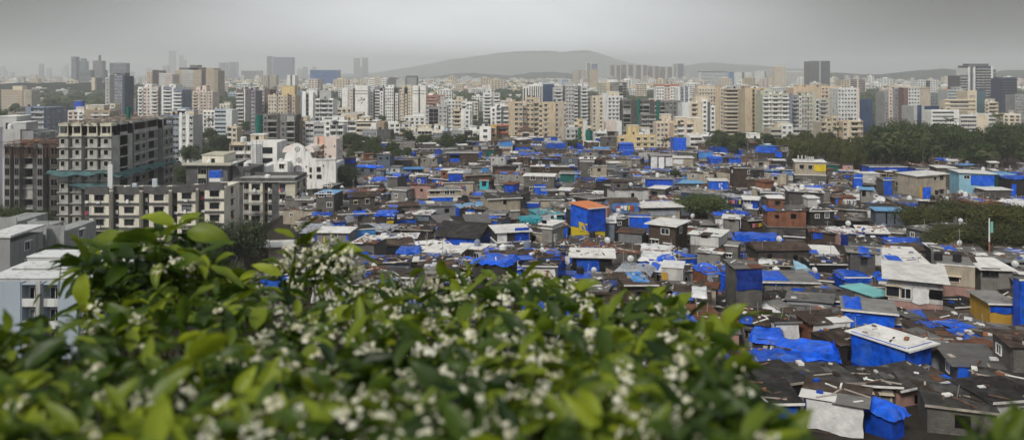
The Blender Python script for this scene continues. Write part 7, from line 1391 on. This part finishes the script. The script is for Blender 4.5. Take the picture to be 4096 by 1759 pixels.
def flower_mb(r):
    b = MB(); n = r.randint(9, 15)
    for i in range(n):
        c = Vector((r.gauss(0, .014), r.gauss(0, .014), abs(r.gauss(0, .013)))); d = (c+Vector((0, 0, .012))).normalized(); t = d.orthogonal().normalized(); u = d.cross(t); R = r.uniform(.0085, .0115); ph = r.random()*6
        op = r.random()
        if op < .25:
            b.tube(c, c+d*.010, .0030, .0040, 'petal', 6); b.tube(c+d*.010, c+d*.014, .0040, .001, 'petal', 6); continue
        for k in range(5):
            a = ph+k*2*pi/5; e = t*cos(a)+u*sin(a); s = -t*sin(a)+u*cos(a)
            b.poly([tuple(c+d*.001), tuple(c+e*R*.5+s*R*.38+d*.003), tuple(c+e*R+s*R*.30+d*.002), tuple(c+e*R*1.12+d*.001), tuple(c+e*R-s*R*.30+d*.002), tuple(c+e*R*.5-s*R*.38+d*.003)], 'petal')
        b.tube(c-d*.012, c, .0012, .0015, 'leaf_shrub', 4, False)
    return b
FMB = [flower_mb(rb_) for _ in range(7)]; FM = [f.mesh('flower_cluster') for f in FMB]
shrub = thing('flowering_shrub', 'leafy green shrub with clusters of small white flowers filling the foreground', 'shrub', (0, 1.6, CZ-1.9))
S0 = Vector(shrub.location)
def basis(d, roll):
    d = d.normalized(); up = Vector((0, 0, 1)); s = up.cross(d)
    if s.length < .05: s = Vector((0, 1, 0))
    s.normalize(); n = d.cross(s); m = Matrix((d, s, n)).transposed().to_4x4(); return m @ Matrix.Rotation(roll, 4, 'X')
def place_leaf(p, d, L, roll, i=None, obj=False):
    i = rb_.randrange(len(LEAVES)) if i is None else i; T = Matrix.Translation(p-S0) @ basis(d, roll) @ Matrix.Scale(L, 4)
    if obj: o = put(LMESH[i], 'leaf', shrub); o.matrix_local = T
    else: foli.add(LEAVES[i], T)
foli = MB(); twigs = MB(); nfl = 0; fl_bulk = MB(); nl = 0
def place_flower(p, s, top=False):
    global nfl
    T = Matrix.Translation(p-S0) @ Matrix.Rotation(rb_.uniform(0, 6), 4, 'Z') @ Matrix.Rotation(rb_.uniform(0, .9), 4, 'X') @ Matrix.Scale(s, 4); i = rb_.randrange(len(FM))
    if nfl < 98: o = put(FM[i], 'flower_cluster', shrub); o.matrix_local = T; nfl += 1
    else: fl_bulk.add(FMB[i], T)
# shoots and leaves set out like those that break the outline; (px, py) of the stalk, (px, py) of the tip, distance, width roll
HEROL = [((700, 905), (555, 868), 2.9), ((700, 915), (820, 880), 2.9), ((745, 925), (925, 985), 2.75), ((745, 925), (860, 900), 2.9), ((640, 950), (820, 905), 2.8), ((640, 950), (520, 930), 2.8), ((350, 1060), (262, 945), 2.6), ((330, 1000), (150, 1015), 2.7), ((350, 1000), (520, 960), 2.7), ((330, 1070), (200, 1180), 2.5), ((330, 1080), (240, 1190), 2.4), ((340, 1090), (330, 1250), 2.4), ((620, 985), (480, 1070), 2.6), ((640, 990), (760, 1040), 2.6), ((700, 1000), (860, 1060), 2.6), ((820, 1060), (945, 1190), 2.5), ((850, 1080), (930, 1010), 2.7), ((560, 985), (420, 1005), 2.6), ((440, 1010), (640, 975), 2.6),
         ((1190, 935), (1308, 880), 2.9), ((1225, 985), (1285, 905), 2.8), ((1185, 990), (1255, 935), 2.8), ((1180, 950), (1090, 935), 2.8), ((1370, 1040), (1330, 920), 2.9), ((1300, 1035), (1405, 970), 2.8), ((1310, 1040), (1450, 1000), 2.8), ((1380, 1000), (1495, 1095), 2.8), ((1170, 1045), (1105, 1000), 2.8), ((1140, 1060), (1030, 1050), 2.7), ((1130, 1100), (1000, 1070), 2.6), ((1240, 1010), (1180, 1080), 2.6),
         ((1870, 1110), (1850, 1020), 2.8), ((1860, 1110), (1945, 1030), 2.8), ((1760, 1110), (1770, 1030), 2.8), ((1620, 1130), (1530, 1090), 2.8), ((1640, 1110), (1720, 1075), 2.8), ((2090, 1120), (2200, 1060), 2.6), ((2100, 1125), (2225, 1120), 2.6), ((2060, 1120), (2000, 1060), 2.7), ((2300, 1160), (2400, 1130), 2.5), ((2280, 1170), (2180, 1150), 2.5), ((2640, 1200), (2700, 1135), 2.3), ((2620, 1220), (2560, 1170), 2.3), ((2890, 1300), (2990, 1215), 1.9), ((2900, 1300), (3130, 1270), 1.9), ((2870, 1320), (2960, 1440), 1.8), ((2850, 1300), (2790, 1240), 2.0), ((1475, 1260), (1400, 1400), 1.6), ((1480, 1250), (1640, 1240), 1.7), ((2400, 1300), (2420, 1480), 1.5), ((2400, 1460), (2280, 1500), 1.4), ((2550, 1440), (2540, 1640), 1.3), ((1170, 1480), (1060, 1560), 1.3), ((1200, 1500), (1330, 1700), 1.2), ((800, 1440), (610, 1560), 1.25), ((760, 1440), (920, 1380), 1.3), ((2180, 1740), (2360, 1480), 1.1), ((740, 1215), (880, 1190), 1.9), ((740, 1215), (640, 1150), 1.9), ((740, 1220), (920, 1250), 1.8), ((735, 1300), (740, 1180), 1.8), ((30, 1330), (10, 1240), 1.6)]
for (a, c, Y) in HEROL:
    Y *= KS
    p0 = P3(*a, Y); p1 = P3(*c, Y-rb_.uniform(0, .06)); d = p1-p0; L = d.length*1.06; i = rb_.choice((1, 6, 7, 7, 8)); d.z += L*.12
    place_leaf(p0, d, L, rb_.uniform(-.9, .9) if abs(c[0]-a[0]) > abs(c[1]-a[1]) else rb_.uniform(-.5, .5), i, nl < 99); nl += 1
    twigs.tube(tuple(p0-S0), tuple(p0+Vector((rb_.uniform(-.05, .05), .03, -.22))-S0), .003, .005, 'leaf_shrub', 5, False)
# dense body of the shrub
N_BODY = 3300
for q in range(N_BODY):
    px = rb_.uniform(-150, 3080) if rb_.random() < .97 else rb_.uniform(3900, 4200); e = table(EDGE, px); u = rb_.random(); py = e+rb_.uniform(15, 60)+(1830-e)*u**1.15
    if py > 1860: continue
    if 0 < px < 350 and 1060 < py < 1340 and rb_.random() < .9: continue
    Y = shrub_Y(py)+rb_.uniform(-.04, .22)*(1 if py > 1150 else .5); L = rb_.uniform(.048, .108)*(.70+.19*min(4, Y)); p = P3(px, py, Y)
    a = rb_.uniform(0, 2*pi); d = Vector((cos(a), sin(a)*.7, rb_.uniform(-.35, .75))); place_leaf(p, d, L, rb_.gauss(0, .6))
    if rb_.random() < .35: twigs.tube(tuple(p-S0), tuple(p+Vector((rb_.uniform(-.06, .06), .05, -.18))-S0), .002, .004, 'bark' if rb_.random() < .4 else 'leaf_shrub', 4, False)
for q in range(190):     # the dense knot of leaves at the left
    px = rb_.gauss(600, 170); py = rb_.gauss(1120, 75)
    if py < table(EDGE, px)+40 or px < 330: continue
    p = P3(px, py, rb_.uniform(3.3, 3.8)); a = rb_.uniform(0, 2*pi); place_leaf(p, Vector((cos(a), sin(a)*.6, rb_.uniform(-.9, .4))), rb_.uniform(.10, .19), rb_.gauss(0, .6))
# blossoms, thickest in the middle
for (px, py, Y, s) in [(718, 908, 2.85, .9), (585, 1005, 2.6, .8), (640, 1090, 2.4, 1), (1195, 912, 2.85, 1), (1230, 1010, 2.7, 1.1), (1260, 1050, 2.6, 1.2), (1200, 1040, 2.6, 1.1), (1345, 1030, 2.7, 1), (1370, 1050, 2.7, 1.2), (1395, 1010, 2.7, .9), (1420, 1080, 2.6, 1.1), (1300, 1090, 2.5, 1.2), (1140, 1060, 2.6, 1), (1330, 960, 2.8, .7), (1290, 995, 2.8, .7), (1180, 985, 2.8, .6), (1350, 1075, 2.5, 1), (770, 1070, 2.4, .9), (700, 1050, 2.5, 1)]:
    place_flower(P3(px, py, Y*KS), s*.92)
for q in range(420):
    px = min(3080, max(380, rb_.gauss(1750, 620))) if rb_.random() < .8 else rb_.uniform(-100, 3100); e = table(EDGE, px); u = rb_.random(); py = e+rb_.uniform(0, 40)+(1800-e)*u**1.6
    if 480 < px < 1000 and py < 1150: continue
    if 0 < px < 350 and py < 1340: continue
    Y = shrub_Y(py)-rb_.uniform(.0, .07); place_flower(P3(px, py, Y), rb_.uniform(.55, 1.1)*(.42+.19*Y))
setp(foli.build('foliage', shrub, smooth=True), kind='stuff'); setp(fl_bulk.build('blossom', shrub), kind='stuff')
for i in range(60):
    px = rb_.uniform(-100, 3050); py = table(EDGE, px)+rb_.uniform(60, 500); Y = shrub_Y(min(1800, py))+.08; p = P3(px, py, Y)-S0; b_ = Vector((p.x*.5+rb_.uniform(-.1, .1), p.y*.5+.3, -.3)); m_ = (p+b_)/2+Vector((rb_.uniform(-.1, .1), 0, .05))
    twigs.tube(tuple(p), tuple(m_), .004, .008, 'bark', 6, False); twigs.tube(tuple(m_), tuple(b_), .008, .016, 'bark', 6, False)
twigs.build('branch', shrub)
label_all()
# ================================================================ haze
def haze():
    b = MB(); b.box(-22000, 22000, -200, 14000, -4, 305, 'haze_air')
    m = bpy.data.materials.new('haze_air'); m.use_nodes = True; nt = m.node_tree; nt.nodes.clear()
    out = nt.nodes.new('ShaderNodeOutputMaterial'); pv = nt.nodes.new('ShaderNodeVolumePrincipled')
    pv.inputs['Color'].default_value = (.97, .985, 1.0, 1); pv.inputs['Density'].default_value = HAZE_D; pv.inputs['Anisotropy'].default_value = 0.15
    nt.links.new(pv.outputs[0], out.inputs['Volume']); M['haze_air'] = m
    setp(b.build('haze'), kind='stuff', label='grey haze over the city', cat='haze')
HAZE_D = 1.9e-4
haze()
